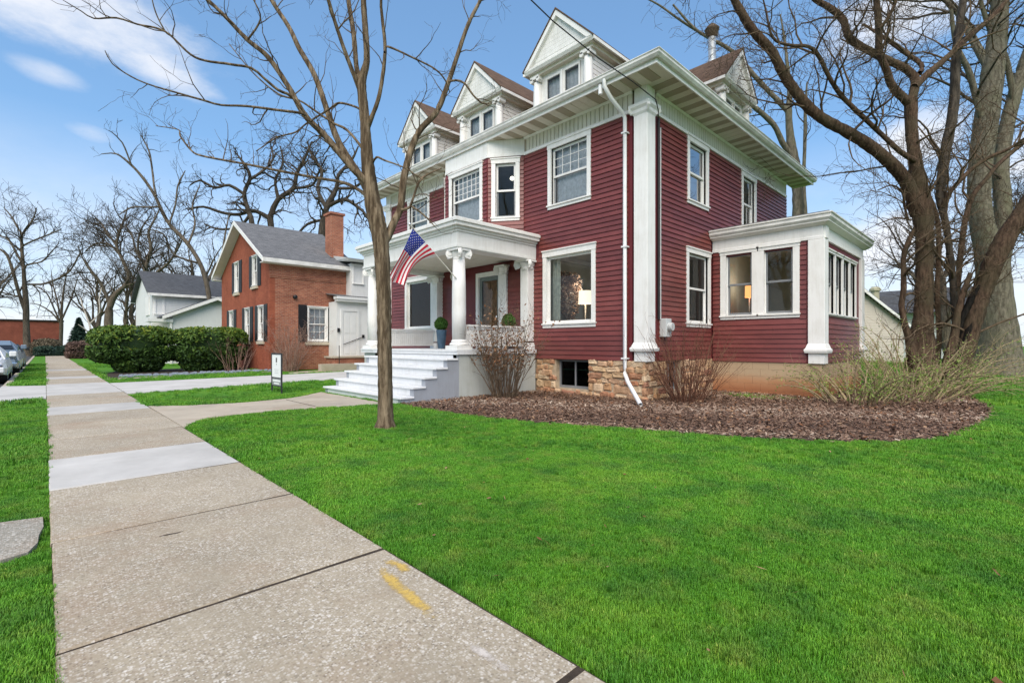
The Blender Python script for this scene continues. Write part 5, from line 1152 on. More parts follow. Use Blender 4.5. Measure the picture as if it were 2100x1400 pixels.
def curtain(y0, y1, x, z0, z1, label):
    m = MB(); n = 22
    for k in range(n):
        a, b = y0+(y1-y0)*k/n, y0+(y1-y0)*(k+1)/n; f = lambda t: x+0.035*math.sin(t*46)
        m.prism([(f(a), a, z0), (f(b), b, z0), (f(b)+0.004, b, z0), (f(a)+0.004, a, z0)], [(f(a), a, z1), (f(b), b, z1), (f(b)+0.004, b, z1), (f(a)+0.004, a, z1)])
    tag(m.build('curtain', 'curtain'), label, 'curtain')
curtain(8.72, 9.10, XF+0.26, 1.3, 3.8, 'pale green curtain drawn to the left side of the picture window')
dv = empty('dried_bouquet', (10.85, 9.0, 1.17), 'tall brown dried flower bouquet behind the picture window', 'bouquet')
MB().lathe([(0.12, 1.17), (0.17, 1.4), (0.16, 1.75), (0.08, 1.95), (0.10, 2.0)], 16, 10.85, 9.0).build('vase', 'planter_blue', dv, True)
leaves('bouquet', [((10.85, 8.98, 2.78), (0.36, 0.40, 0.72))], 2600, 0.045, 'dried_flower', dv, core=0, rough=0.4)
lamp(14.62, 5.33, 2.05, 0.12, 0.33, 'shade_orange', 'glowing orange lamp inside the sun room', 0.6, 4)
tag(MB().box(14.4, 14.9, 5.1, 5.6, 1.17, 2.04).build('console', 'oak_door'), 'wooden console holding the orange lamp in the sun room', 'console')
def ceiling_lamp():
    c = empty('ceiling_lamp', (10.6, 10.9, 6.5), 'small round ceiling light seen through the angled bay window', 'lamp')
    MB().lathe([(0.015, 6.34), (0.055, 6.36), (0.068, 6.40), (0.04, 6.45), (0.015, 6.46)], 14, 10.35, 10.75).build('globe', 'bulb', c, True); MB().tube([(10.35, 10.75, 6.46), (10.35, 10.75, 7.2)], 0.012, 6).build('rod', 'chrome', c)
ceiling_lamp()
tag(MB().tube([(14.9, 4.2, 1.17), (14.9, 4.2, 2.7)], 0.03, 8).build('candle_stand', 'sign_white'), 'slim white stand inside the right pane of the sun room', 'stand')
# ------------------------------------------------------------------ parked vehicles
def vehicle(x1, yf, w, length, hood, roof, body, label, name, pickup):
    v = empty(name, (x1-w/2, yf+length/2, -0.13), label, 'pickup truck' if pickup else 'car', 'vehicles parked along the kerb'); zb = -0.13; x0 = x1-w; xc = (x0+x1)/2
    R = 0.39 if pickup else 0.32
    def loft(name, secs, mat):   # sections (y, half width bottom, half width top, z bottom, z top)
        m = MB(); rings = []
        for (y, wb, wt, z0, z1) in secs:
            r = 0.08; ring = [(xc-wb, y, z0), (xc+wb, y, z0), (xc+wb+0.02, y, z0+(z1-z0)*0.45), (xc+wt, y, z1-r), (xc+wt-r, y, z1), (xc-wt+r, y, z1), (xc-wt, y, z1-r), (xc-wb-0.02, y, z0+(z1-z0)*0.45)]; rings.append(ring)
        for k, ring in enumerate(rings): m.v += ring
        n = 8
        for k in range(len(rings)-1):
            for q in range(n): m.f.append((k*n+q, k*n+(q+1) % n, (k+1)*n+(q+1) % n, (k+1)*n+q)); m.m.append(0)
        m.f.append(tuple(reversed(range(n)))); m.f.append(tuple((len(rings)-1)*n+q for q in range(n))); m.m += [0, 0]
        o = m.build(name, mat, v, False); return o
    hw = w/2-0.02
    b = loft('body', [(yf, hw*0.86, hw*0.80, zb+0.42, hood-0.12), (yf+0.12, hw*0.95, hw*0.88, zb+0.36, hood-0.03), (yf+0.5, hw, hw*0.92, zb+0.32, hood), (yf+1.25, hw, hw*0.93, zb+0.3, hood+0.06), (yf+length*0.97, hw, hw*0.93, zb+0.32, hood+0.08), (yf+length, hw*0.95, hw*0.9, zb+0.42, hood)], body)
    c1 = 1.25; c2 = length*(0.62 if pickup else 0.92)
    loft('cabin', [(yf+c1, hw*0.9, hw*0.86, hood, hood+0.05), (yf+c1+0.75, hw*0.88, hw*0.70, hood, roof), (yf+c2-0.4, hw*0.88, hw*0.70, hood, roof), (yf+c2, hw*0.9, hw*0.8, hood, hood+0.1)], body)
    ws = MB().poly([(xc-hw*0.80, yf+c1+0.02, hood+0.10), (xc+hw*0.80, yf+c1+0.02, hood+0.10), (xc+hw*0.64, yf+c1+0.66, roof-0.08), (xc-hw*0.64, yf+c1+0.66, roof-0.08)]); ws.build('windscreen', 'car_dark', v)
    gz0, gz1 = (hood-0.42, hood-0.14) if pickup else (hood-0.28, hood-0.14)
    gr = MB().box(xc-hw*0.62, xc+hw*0.62, yf-0.03, yf+0.05, gz0, gz1).build('grille', 'car_dark', v)
    for k in range(2 if pickup else 1): MB().box(xc-hw*0.55, xc+hw*0.55, yf-0.05, yf-0.031, gz0+0.07+k*0.11, gz0+0.11+k*0.11).build('grille_bar', 'chrome', gr)
    MB().box(xc-0.11, xc+0.11, yf-0.06, yf-0.051, (gz0+gz1)/2-0.02, (gz0+gz1)/2+0.06).build('badge', 'chrome', gr)
    bp = MB().box(xc-hw*0.96, xc+hw*0.96, yf-0.10, yf+0.10, zb+0.42, zb+0.62).build('bumper', 'chrome' if pickup else body, v); bevel(bp, 0.04, 3)
    MB().box(xc-hw*0.7, xc+hw*0.7, yf-0.06, yf+0.1, zb+0.24, zb+0.419).build('air_dam', 'car_dark', v)
    MB().box(xc-0.26, xc+0.26, yf-0.115, yf-0.101, zb+0.47, zb+0.58).build('number_plate', 'sign_white', v)
    for s in (-1, 1):
        a, e = sorted((xc+s*hw*0.64, xc+s*hw*0.90)); hl = MB().box(a, e, yf-0.02, yf+0.1, gz1-0.2, gz1-0.02).build('headlight', 'glass_mirror', v); bevel(hl, 0.03, 2)
        MB().box(a+0.02, e-0.02, yf+0.0, yf+0.05, gz1-0.19, gz1-0.03).build('lamp', 'chrome', hl)
        for y in (yf+0.85, yf+length-1.05):
            xx = xc+s*(hw-0.10)-0.11; tw = MB().disc((xx, y, zb+R), (1, 0, 0), R, 0.22, 24).build('wheel', 'black_rubber', v, False); MB().disc((xx-0.01, y, zb+R), (1, 0, 0), R*0.62, 0.24, 16).build('rim', 'chrome', tw)
        mr = MB().box(*sorted((xc+s*(hw+0.02), xc+s*(hw+0.22))), yf+c1+0.35, yf+c1+0.5, hood+0.1, hood+0.3).build('mirror', body, v); bevel(mr, 0.03, 2)
vehicle(-0.98, 24.9, 1.82, 4.5, 0.74, 1.24, 'car_white', 'white car at the kerb, nearest to the camera', 'parked_car', False)
vehicle(-0.84, 31.5, 1.95, 5.6, 0.98, 1.48, 'car_blue', 'blue grey pickup truck with dark grille parked behind the white car', 'pickup_truck', True)
vehicle(-0.86, 39.5, 1.8, 4.6, 0.85, 1.32, 'car_dark', 'dark car parked farther off behind the blue grey pickup', 'parked_car', False)
# main limbs as world polylines (x, y, z, radius)
TREES = {
  'young': [
    [(3.89,6.94,-0.08,0.235),(3.89,6.94,-0,0.171),(3.89,6.94,0.12,0.128),(3.89,6.94,0.57,0.114),(3.88,6.95,1.35,0.11),(3.87,6.96,2.12,0.11),(3.84,6.99,2.89,0.124),(3.79,7.04,3.28,0.135),(3.73,7.09,3.67,0.12),(3.68,7.14,4.28,0.092),(3.66,7.17,4.83,0.077),(3.62,7.2,5.44,0.07),(3.68,7.15,5.8,0.049),(3.66,7.16,6.3,0.046),(3.64,7.18,6.76,0.042),(3.63,7.19,7.46,0.032),(3.66,7.17,8.31,0.014)],
    [(3.62,7.2,5.41,0.042),(3.62,7.37,5.75,0.039),(3.64,7.52,6.37,0.04),(3.63,7.69,7.02,0.036),(3.63,7.85,7.84,0.026),(3.59,8.06,8.77,0.011)],
    [(3.6,7.22,5.33,0.039),(3.39,7.23,5.77,0.031),(3.21,7.21,6.16,0.027),(3.06,7.16,6.47,0.026),(2.88,7.13,6.94,0.019),(2.62,7.19,7.46,0.009)],
    [(3.69,7.14,4.74,0.042),(3.71,7.04,4.88,0.035),(3.77,6.9,5.21,0.031),(3.8,6.79,5.83,0.028),(3.74,6.77,6.33,0.024),(3.7,6.73,6.56,0.021),(3.72,6.63,7.11,0.017),(3.8,6.47,7.65,0.007)],
    [(3.73,6.68,5.75,0.017),(3.82,6.74,5.9,0.017),(4.15,6.56,5.79,0.014),(4.46,6.39,5.66,0.013),(4.64,6.36,5.53,0.011),(4.75,6.4,5.4,0.007)],
    [(3.84,6.99,2.86,0.071),(3.95,6.98,3.02,0.065),(4.06,6.96,3.28,0.058),(4.17,6.95,3.53,0.055),(4.24,6.97,4.01,0.056),(4.37,6.95,4.52,0.053),(4.51,6.9,4.87,0.049),(4.75,6.76,5.22,0.046),(4.94,6.67,5.78,0.039),(5.2,6.52,6.71,0.032),(5.41,6.4,7.24,0.028),(5.6,6.31,7.79,0.02),(5.77,6.24,8.44,0.008)],
    [(4.12,6.86,3.46,0.025),(4.24,6.8,3.51,0.022),(4.33,6.77,3.76,0.018),(4.41,6.75,3.97,0.019),(4.53,6.69,4.09,0.015),(4.71,6.57,4.2,0.011)],
    [(4.26,6.8,3.54,0.015),(4.35,6.64,3.42,0.015),(4.42,6.5,3.28,0.011),(4.46,6.4,3.17,0.007)],
    [(4.91,6.65,5.73,0.019),(5.03,6.6,5.78,0.018),(5.16,6.53,5.75,0.018),(5.29,6.45,5.56,0.016),(5.43,6.38,5.45,0.014),(5.54,6.33,5.47,0.01)],
    [(3.76,7.07,3.63,0.071),(3.64,7.11,3.87,0.059),(3.46,7.21,4.07,0.055),(3.12,7.46,4.56,0.047),(2.89,7.61,4.83,0.043),(2.69,7.72,5.23,0.039),(2.44,7.88,5.66,0.035),(2.2,8.04,5.89,0.031),(1.95,8.2,6.19,0.027),(1.74,8.33,6.42,0.023),(1.49,8.5,6.7,0.017),(1.22,8.68,6.91,0.008)],
    [(3.74,7.08,3.67,0.06),(3.71,7.24,3.81,0.053),(3.67,7.4,4.06,0.054),(3.48,7.71,4.61,0.05),(3.4,7.91,5.08,0.047),(3.27,8.17,5.8,0.043),(3.11,8.44,6.32,0.04),(3.02,8.65,6.73,0.036),(2.83,8.96,7.27,0.032),(2.67,9.24,7.85,0.022),(2.48,9.55,8.53,0.011)],
    [(2.78,7.32,4.7,0.019),(2.69,7.28,4.69,0.019),(2.42,7.42,4.69,0.018),(2.08,7.62,4.7,0.016),(1.79,7.77,4.67,0.014),(1.62,7.81,4.68,0.014),(1.29,8.01,4.76,0.012),(1.03,8.13,4.81,0.01),(0.83,8.19,4.87,0.009),(0.64,8.25,4.99,0.007),(0.56,8.2,5.11,0.005)],
    [(2.89,7.35,4.65,0.023),(2.64,7.44,4.96,0.02),(2.45,7.47,5.01,0.02),(2.26,7.5,5.13,0.018),(2.1,7.51,5.21,0.017),(1.85,7.6,5.2,0.017),(1.48,7.8,5.23,0.015),(1.17,7.95,5.51,0.013),(0.88,8.08,5.54,0.011),(0.67,8.13,5.55,0.011),(0.45,8.19,5.47,0.009),(0.33,8.16,5.49,0.007),(0.15,8.18,5.56,0.004)],
    [(1.18,8.03,5.55,0.01),(1.09,8.02,5.71,0.009),(1.03,7.99,5.89,0.007),(0.99,7.93,6.16,0.005)],
    [(3.74,7.08,3.61,0.032),(3.7,7.28,3.73,0.029),(3.52,7.6,3.93,0.025),(3.2,8.06,4.06,0.023),(2.82,8.58,4.21,0.021),(2.43,9.11,4.37,0.019),(1.96,9.71,4.54,0.017),(1.84,9.98,4.68,0.015),(1.72,10.25,4.99,0.014),(1.72,10.4,5.14,0.01),(1.45,10.82,5.26,0.007)],
    [(3.67,7.16,4.29,0.028),(3.64,7.22,4.42,0.025),(3.52,7.36,4.65,0.021),(3.44,7.47,4.77,0.021),(3.35,7.59,4.84,0.019),(3.15,7.81,5.04,0.017),(2.96,8.02,5.23,0.015),(2.72,8.28,5.35,0.014),(2.44,8.59,5.7,0.01),(2.16,8.89,6.19,0.007)],
    [(3.63,7.19,4.98,0.018),(3.6,7.32,5.09,0.018),(3.43,7.59,5.2,0.018),(3.34,7.77,5.13,0.016),(3.1,8.1,4.93,0.014),(3,8.29,4.82,0.014),(2.8,8.59,4.76,0.012),(2.57,8.91,4.56,0.009)],
    [(3.73,7.09,4.13,0.018),(3.73,6.93,4.22,0.017),(3.76,6.72,4.12,0.014),(3.91,6.4,3.96,0.01),(4.05,6.09,3.73,0.007)],
    [(2.15,7.86,5.78,0.015),(2.26,7.63,6.03,0.012),(2.16,7.61,6.26,0.009),(2.04,7.62,6.47,0.006)],
  ],
  'multistem': [
    [(17.92,1.9,-0,0.555),(17.93,1.89,0.41,0.413),(17.94,1.88,1.38,0.302),(17.99,1.84,2.08,0.231),(18.01,1.82,2.96,0.201),(18.01,1.82,3.88,0.201),(18.01,1.82,4.56,0.211),(17.95,1.87,5.13,0.242),(17.88,1.94,5.82,0.202),(17.82,2,6.51,0.162),(17.75,2.07,7.35,0.142),(17.74,2.08,7.97,0.153),(17.74,2.08,8.26,0.153)],
    [(17.91,1.91,4.99,0.202),(17.59,2.12,5.8,0.173),(17.27,2.32,6.22,0.163),(16.69,2.78,6.8,0.151),(16.15,3.2,7.16,0.143),(15.49,3.72,7.55,0.135),(15.03,4.06,7.98,0.131),(14.58,4.39,8.66,0.122),(14.24,4.62,9.29,0.117),(13.82,4.91,9.74,0.112),(13.45,5.16,10.31,0.102),(13.13,5.37,10.9,0.079),(12.68,5.7,11.62,0.046)],
    [(17.74,2.08,8.11,0.122),(17.24,2.4,8.53,0.103),(16.95,2.52,8.97,0.092),(16.67,2.63,9.43,0.087),(16.52,2.62,9.96,0.081),(16.35,2.63,10.49,0.076),(16.12,2.69,11.26,0.05),(15.79,2.84,12.22,0.025)],
    [(17.74,2.08,8.15,0.122),(17.95,2,8.81,0.112),(17.91,2.16,9.19,0.103),(17.66,2.53,9.5,0.101),(17.34,2.96,9.85,0.098),(17.01,3.39,10.29,0.095),(16.97,3.56,10.91,0.096),(16.79,3.86,11.32,0.086),(16.61,4.16,11.6,0.076),(16.26,4.62,12.25,0.048)],
    [(17.81,2.01,8.6,0.101),(18.17,1.8,8.98,0.091),(18.73,1.4,9.55,0.08),(19.32,0.97,10.2,0.074),(19.92,0.53,10.82,0.068),(20.44,0.18,11.45,0.057),(21.04,-0.26,12.39,0.033)],
    [(18.18,1.93,9.12,0.061),(18.54,1.94,9.52,0.062),(18.45,2.36,10.06,0.059),(18.42,2.74,10.57,0.05),(18.22,3.28,11.19,0.029)],
    [(16.34,2.59,9.87,0.045),(16.35,2.4,10.06,0.044),(16.35,2.22,10.48,0.039),(16.34,2.04,11.15,0.024)],
    [(17.69,1.98,6.48,0.07),(17.23,2.24,6.67,0.066),(16.62,2.64,7.18,0.061),(16.05,3,7.64,0.062),(15.54,3.3,8.06,0.057),(15.15,3.48,8.46,0.052),(14.8,3.63,8.93,0.052),(14.45,3.78,9.11,0.042),(13.95,4.08,9.07,0.037),(13.48,4.34,9.18,0.031),(13.2,4.42,9.82,0.021),(12.96,4.45,10.2,0.01)],
    [(18.65,1.35,0.13,0.168),(18.85,1.22,1.38,0.098),(18.91,1.24,2.51,0.084),(18.91,1.31,3.65,0.08),(18.88,1.42,4.79,0.08),(18.83,1.54,5.44,0.091),(18.93,1.53,5.96,0.112),(19.07,1.46,6.84,0.132),(19.28,1.34,7.8,0.127),(19.42,1.27,8.62,0.122),(19.53,1.25,9.8,0.112),(19.68,1.17,10.85,0.102),(19.83,1.1,11.62,0.092),(20.01,1.01,12.83,0.051)],
    [(18.48,1.65,0.4,0.091),(18.63,1.55,1.38,0.065),(18.65,1.59,2.8,0.061),(18.74,1.56,4.22,0.061),(18.74,1.62,5.09,0.056),(18.64,1.77,5.67,0.041)],
    [(19.22,1.21,2.53,0.06),(19.37,1.18,3.25,0.07),(19.54,1.14,3.99,0.071),(19.77,1.05,5.02,0.071),(20.06,0.89,5.77,0.065),(20.43,0.65,6.24,0.06),(20.87,0.35,6.79,0.059),(21.53,-0.17,7.46,0.054),(22.31,-0.79,8.13,0.028)],
    [(18.78,1.49,5.28,0.065),(18.72,1.3,5.69,0.059),(18.88,0.9,6.22,0.052),(19.03,0.51,6.53,0.046),(19.16,0.13,6.69,0.04),(19.38,-0.33,7.08,0.021)],
    [(18.31,1.12,0.02,0.285),(18.22,1.04,0.71,0.216),(18.22,0.89,1.51,0.203),(18.28,0.68,2.57,0.208),(18.36,0.44,3.41,0.221),(18.51,0.14,4.24,0.216),(18.69,-0.19,4.92,0.193),(18.94,-0.59,5.85,0.147),(19.23,-1.02,6.95,0.087)],
    [(18.02,1.25,0.03,0.209),(17.95,1.3,0.84,0.123),(18.04,1.18,1.51,0.104),(18.09,1.11,2.18,0.084),(18.16,1.01,2.72,0.07),(18.28,0.87,3.25,0.055)],
    [(17.68,1.99,0.83,0.151),(17.59,2.12,1.52,0.091),(17.53,2.22,2.07,0.077),(17.54,2.26,2.42,0.072),(17.61,2.22,2.91,0.067),(17.65,2.23,3.75,0.062),(17.77,2.14,4.24,0.062),(17.97,1.99,4.67,0.051)],
    [(17.55,2.12,4.82,0.03),(17.33,2.17,5.2,0.03),(17.12,2.19,5.5,0.025),(16.77,2.36,5.67,0.02),(16.32,2.61,5.49,0.015)],
    [(17.61,2.06,4.8,0.025),(17.04,2.29,4.81,0.02),(16.48,2.51,4.64,0.015),(16.03,2.62,4.49,0.01)],
    [(15.91,3.15,7.07,0.036),(15.98,2.66,7.52,0.03),(15.98,2.25,7.76,0.024),(15.78,2.02,8.1,0.014)],
  ],
  'cavity_strip': [
    [(18.04,1.09,0.78,0.047),(18.11,0.91,1.58,0.092),(18.2,0.69,2.37,0.113),(18.27,0.51,3.02,0.098),(18.28,0.38,3.4,0.061),(18.23,0.3,3.57,0.022)],
    [(18.09,1.13,1.51,0.028),(18.08,1.01,2.05,0.065),(18.1,0.84,2.54,0.073),(18.12,0.69,2.89,0.036)],
  ],
  'giant': [
    [(29.63,0.49,-0.46,1.337),(29.6,0.52,-0,1.057),(29.57,0.55,0.59,0.832),(29.57,0.55,1.43,0.719),(29.51,0.61,2.69,0.622),(29.44,0.67,3.95,0.566),(29.35,0.76,5.21,0.525),(29.11,0.99,6.26,0.415),(28.99,1.11,7.73,0.388),(29.05,1.05,9.2,0.402),(29.2,0.9,10.88,0.414),(29.41,0.7,12.98,0.383),(29.57,0.55,14.87,0.324),(29.66,0.46,16.55,0.281),(29.78,0.35,18.65,0.182)],
    [(29.55,0.57,4.79,0.423),(29.87,0.38,6.07,0.324),(29.96,0.41,7.57,0.297),(30.02,0.47,9.08,0.27),(30.3,0.32,10.61,0.256),(30.73,0.03,12.36,0.24),(31.32,-0.42,14.34,0.21),(32.03,-0.99,16.56,0.138)],
    [(29.4,0.71,12.98,0.184),(29.42,1.25,14.49,0.147),(29.58,1.65,15.82,0.121),(29.57,2.22,16.98,0.102),(29.45,2.88,18.62,0.065)],
    [(29.32,0.78,9.83,0.114),(28.77,1.14,11.55,0.114),(28.34,1.38,12.84,0.108),(27.76,1.77,14.01,0.087),(27.44,1.9,15.36,0.065)],
    [(30.51,0.06,11.76,0.113),(30.09,0.32,13.73,0.106),(29.46,0.79,14.93,0.093),(29.02,1.08,16.13,0.072)],
  ],
  'behind': [
    [(30.26,8.35,0.92,0.377),(30.22,8.39,5.26,0.3),(30.18,8.43,8.52,0.278),(30.16,8.45,10.01,0.278),(29.98,8.62,11.64,0.29),(29.87,8.73,13,0.19),(29.81,8.78,14.19,0.168),(29.85,8.75,15.3,0.123),(29.79,8.8,16.39,0.101),(29.67,8.92,18.02,0.067),(29.47,9.1,19.64,0.034)],
    [(29.94,8.65,11.72,0.156),(29.39,8.96,12.44,0.145),(28.96,9.14,13.12,0.134),(28.51,9.34,13.52,0.134),(27.74,9.85,14.16,0.124),(26.86,10.46,14.87,0.102),(25.94,11.12,15.18,0.069)],
    [(29.81,8.78,14.19,0.134),(29.49,9.19,14.85,0.136),(29.04,9.72,15.62,0.126),(28.51,10.33,16.59,0.128),(27.91,11.01,17.7,0.107),(27.13,11.86,18.46,0.097),(26.47,12.59,19.11,0.074),(25.64,13.49,20.54,0.05)],
    [(29.93,7.98,8.38,0.097),(29.74,8.02,9.95,0.097),(29.64,7.97,11.08,0.086),(29.57,7.9,12.78,0.086),(29.46,7.87,13.76,0.075),(29.42,7.77,15.31,0.042)],
    [(27.43,11.76,18.33,0.085),(26.96,12.4,18.96,0.074),(26.27,13.23,19.73,0.062),(25.38,14.26,20.8,0.051),(24.69,15.1,21.45,0.039)],
  ],
  'oak1': [
    [(16.25,50.97,-0.34,0.452),(16.25,50.97,6.41,0.349),(16.11,51.11,13.02,0.287),(16.08,51.14,13.99,0.287),(16.63,50.61,15.63,0.227),(17.71,49.57,16.74,0.209),(17.96,49.34,18.23,0.168),(18.51,48.8,19.68,0.126),(19.03,48.3,21.37,0.064)],
    [(16.11,51.11,13.65,0.226),(14.71,51.63,14.35,0.18),(13.47,51.98,13.81,0.156),(12.13,52.44,13.84,0.133),(10.72,52.97,14.22,0.11),(9.53,53.28,13.78,0.071)],
    [(16.63,50.61,15.63,0.165),(16.65,51.51,17.73,0.125),(17.42,51.7,19.69,0.106),(17.47,52.58,21.7,0.065)],
    [(17.71,49.57,16.74,0.146),(18.77,47.63,16.81,0.104),(19.01,46.47,18,0.083),(19.24,45.32,19.15,0.062)],
  ],
  'oak3': [
    [(14.21,50.17,-0.27,0.349),(14.18,50.2,8.05,0.271),(14.14,50.23,12.72,0.232),(13.88,50.49,13.97,0.212),(13.61,50.74,15.59,0.192),(14.01,50.36,17.16,0.155),(13.58,50.77,18.45,0.115),(12.91,51.42,19.61,0.057)],
    [(13.68,50.68,15.45,0.154),(12.44,51.17,16.21,0.131),(11.33,51.55,15.82,0.11),(10.23,51.91,16.33,0.089),(9.48,51.94,15.72,0.053)],
    [(13.91,50.45,16.83,0.135),(15.12,50.21,18,0.119),(16.03,50.27,19.42,0.101),(16.08,51.14,20.89,0.062)],
    [(14.01,50.36,13.6,0.155),(13.34,51.46,12.52,0.116),(12.08,53.14,12.37,0.095),(11.15,54.5,12.92,0.057)],
  ],
  'oak2': [
    [(17.96,43.78,-0.2,0.469),(18.02,43.72,5.99,0.352),(18.08,43.66,11.21,0.313),(18.18,43.57,12.4,0.294),(18.43,43.32,13.77,0.275),(19.04,42.74,15.45,0.198),(19.17,42.62,16.64,0.158),(20,41.82,17.93,0.12),(20.47,41.36,19.25,0.06)],
    [(18.43,43.32,13.59,0.196),(18.09,44.21,14.95,0.177),(18.15,44.7,15.98,0.159),(18.58,44.85,17.47,0.141),(18.08,45.88,18.99,0.101),(17.91,46.61,20.53,0.061)],
    [(18.56,43.2,13.86,0.177),(19.33,41.77,14.28,0.157),(19.95,40.48,13.49,0.137),(20.24,39.51,12.66,0.097),(20.3,38.75,11.68,0.058)],
    [(18.24,43.51,12.62,0.137),(17.26,44.92,12.26,0.117),(16.58,46.03,11.22,0.097),(16.21,46.85,11.52,0.058)],
    [(19.04,42.74,15.45,0.138),(20,41.35,15.39,0.119),(20.63,40.28,15.93,0.099),(21.25,39.22,15.39,0.059)],
  ],
  'lean': [
    [(8.56,38.95,0.48,0.208),(8.44,38.95,1.85,0.179),(8.27,39,4.22,0.151),(8.08,39.06,5.64,0.15),(7.74,39.27,6.92,0.135),(7.14,39.74,8.22,0.133),(6.18,40.55,9.62,0.118),(5.7,40.89,10.77,0.103),(5.49,40.97,11.38,0.096),(4.93,41.4,12.53,0.089),(4.26,41.92,13.53,0.075),(3.51,42.53,14.27,0.049),(2.76,43.14,14.23,0.024)],
    [(5.44,40.56,11.38,0.064),(5.38,40.96,12.19,0.064),(5.33,41.37,13.39,0.058),(5.2,41.84,14.77,0.052),(4.84,42.53,15.93,0.032)],
    [(4.24,41.71,13.47,0.05),(3.73,41.51,14.79,0.042),(3.14,41.39,15.32,0.024)],
    [(8.16,39.33,5.54,0.096),(8.62,39.24,6.67,0.084),(9.06,39.16,7.75,0.071),(9.3,39.28,9.19,0.057),(9.57,39.36,10.66,0.036)],
    [(7.82,39.66,6.97,0.082),(7.22,39.54,7.06,0.067),(6.27,39.76,7.47,0.058),(5.71,39.61,8.68,0.05),(4.81,39.78,8.89,0.03)],
    [(7.12,39.64,8.2,0.067),(7.57,39.9,9.71,0.061),(7.56,40.61,11.22,0.055),(8.05,40.83,12.77,0.035)],
    [(6.12,40.19,9.54,0.065),(6.48,40.21,10.92,0.053),(6.66,40.41,12.35,0.046),(7.08,40.37,13.46,0.027)],
    [(5.66,40.63,10.71,0.064),(4.93,40.78,10.56,0.056),(4.17,40.96,10.45,0.049),(3.54,41.01,9.85,0.03)],
  ],
  'left': [
    [(-1.47,83.3,-0.48,0.479),(-1.56,83.38,0.35,0.379),(-1.64,83.46,3.08,0.318),(-1.68,83.5,6.16,0.279),(-1.81,83.63,8.77,0.219),(-1.9,83.71,10.73,0.179),(-2.03,83.83,13.04,0.159),(-1.98,83.79,14.7,0.119),(-1.09,82.93,16.36,0.08),(-0.74,82.6,17.9,0.05)],
    [(-1.68,83.5,5.21,0.219),(-2.27,83.51,7.48,0.177),(-2.72,83.38,9.84,0.155),(-3.24,83.33,11.87,0.134),(-3.84,83.36,12.55,0.094),(-4.85,83.77,13.67,0.055)],
    [(-1.73,83.54,8.18,0.119),(-1.65,83.93,8.63,0.12),(-0.32,83.12,8.68,0.123),(1.02,82.28,9.32,0.115),(2.25,81.56,10.46,0.106),(2.92,81.38,12.09,0.086),(3.34,81.44,13.32,0.044)],
    [(-1.98,83.79,13.04,0.099),(-1.84,82.96,13.24,0.098),(-0.65,81.12,13.89,0.089),(0.44,79.38,14.36,0.08),(1.39,77.77,14.82,0.05)],
    [(-1.98,83.79,14.7,0.099),(-2.47,84.72,15.67,0.089),(-2.87,85.57,16.83,0.079),(-3.67,86.8,18.18,0.049)],
    [(-1.81,83.63,9.96,0.099),(-1.63,83.11,10.87,0.099),(-0.31,81.49,11.24,0.09),(0.45,80.41,12.25,0.071),(1.16,79.38,13.31,0.04)],
    [(-2.24,84.04,7.29,0.099),(-2.57,85.28,7.24,0.1),(-4.04,87.62,7.85,0.089),(-5.85,90.29,9.02,0.059)],
    [(-1.9,83.71,10.85,0.119),(-3.11,85.34,13.88,0.098),(-3.78,86.44,14.55,0.079),(-4.67,87.76,14.93,0.049)],
  ],
  'mid': [
    [(5.16,71.36,0.08,0.525),(5.2,71.33,3.84,0.404),(5.32,71.21,5.78,0.344),(5.88,70.67,7.16,0.265),(6.55,70.02,7.93,0.226),(6.87,69.72,9.09,0.206),(6.16,70.41,11.36,0.163),(5.84,70.71,12.52,0.142),(6.16,70.41,14.35,0.123),(6.55,70.02,15.78,0.082),(6.75,69.83,16.83,0.041)],
    [(5.32,71.21,5.78,0.182),(4.48,71.32,8.2,0.159),(3.82,71.27,9.22,0.137),(3.01,71.36,10.76,0.077),(2.59,71.06,12.01,0.038)],
    [(5.84,70.71,12.52,0.122),(5.06,72.38,14.22,0.112),(4.59,73.76,15.51,0.082),(3.82,75.43,16.25,0.041)],
    [(6.55,70.02,7.93,0.144),(8.24,68.13,8.79,0.125),(8.05,68.03,10.03,0.114),(7.51,68.27,12.13,0.103),(7.75,67.76,14.16,0.082),(8.51,66.75,15.74,0.041)],
    [(6.16,70.41,11.36,0.123),(5.31,71.68,12.64,0.102),(4.13,73.28,12.82,0.081),(3.35,74.5,12.05,0.04)],
  ],
  'mid2': [
    [(7.21,65.22,-0.22,0.393),(7.25,65.19,4.23,0.295),(7.44,65.01,6.84,0.256),(7.55,64.9,7.62,0.237),(7.82,64.64,9.71,0.198),(8.19,64.28,11.54,0.159),(8,64.46,13.37,0.119),(8.57,63.92,14.94,0.08),(8.95,63.56,16.25,0.04)],
    [(7.55,64.9,7.36,0.158),(8.49,63.31,8.86,0.139),(9.33,61.8,9.81,0.119),(10.15,60.32,11.76,0.08),(10.41,59.37,13.16,0.04)],
    [(7.82,64.64,9.71,0.119),(7.15,66.21,11.41,0.099),(6.86,67.42,13.41,0.08),(6.36,68.82,14.65,0.04)],
  ],
  'fan': [
    [(1.6,92.83,0.21,0.238),(1.6,92.83,1.09,0.214),(1.65,92.78,4.1,0.214),(1.65,92.78,5.81,0.167),(1.85,92.59,8.54,0.119),(2.1,92.35,10.59,0.072),(2.34,92.12,12.3,0.036)],
    [(1.65,92.78,3.9,0.119),(0.95,92.53,6.1,0.094),(0.12,92.4,8.4,0.08),(-1.07,92.63,9.33,0.045)],
    [(1.65,92.78,4.1,0.119),(0.62,93.32,5.79,0.094),(-0.61,94.03,6.78,0.069),(-1.48,94.4,6.96,0.045)],
    [(1.65,92.78,4.44,0.119),(1.27,94.07,7.24,0.096),(0.78,95.47,10.08,0.072),(0.64,96.53,11.92,0.036)],
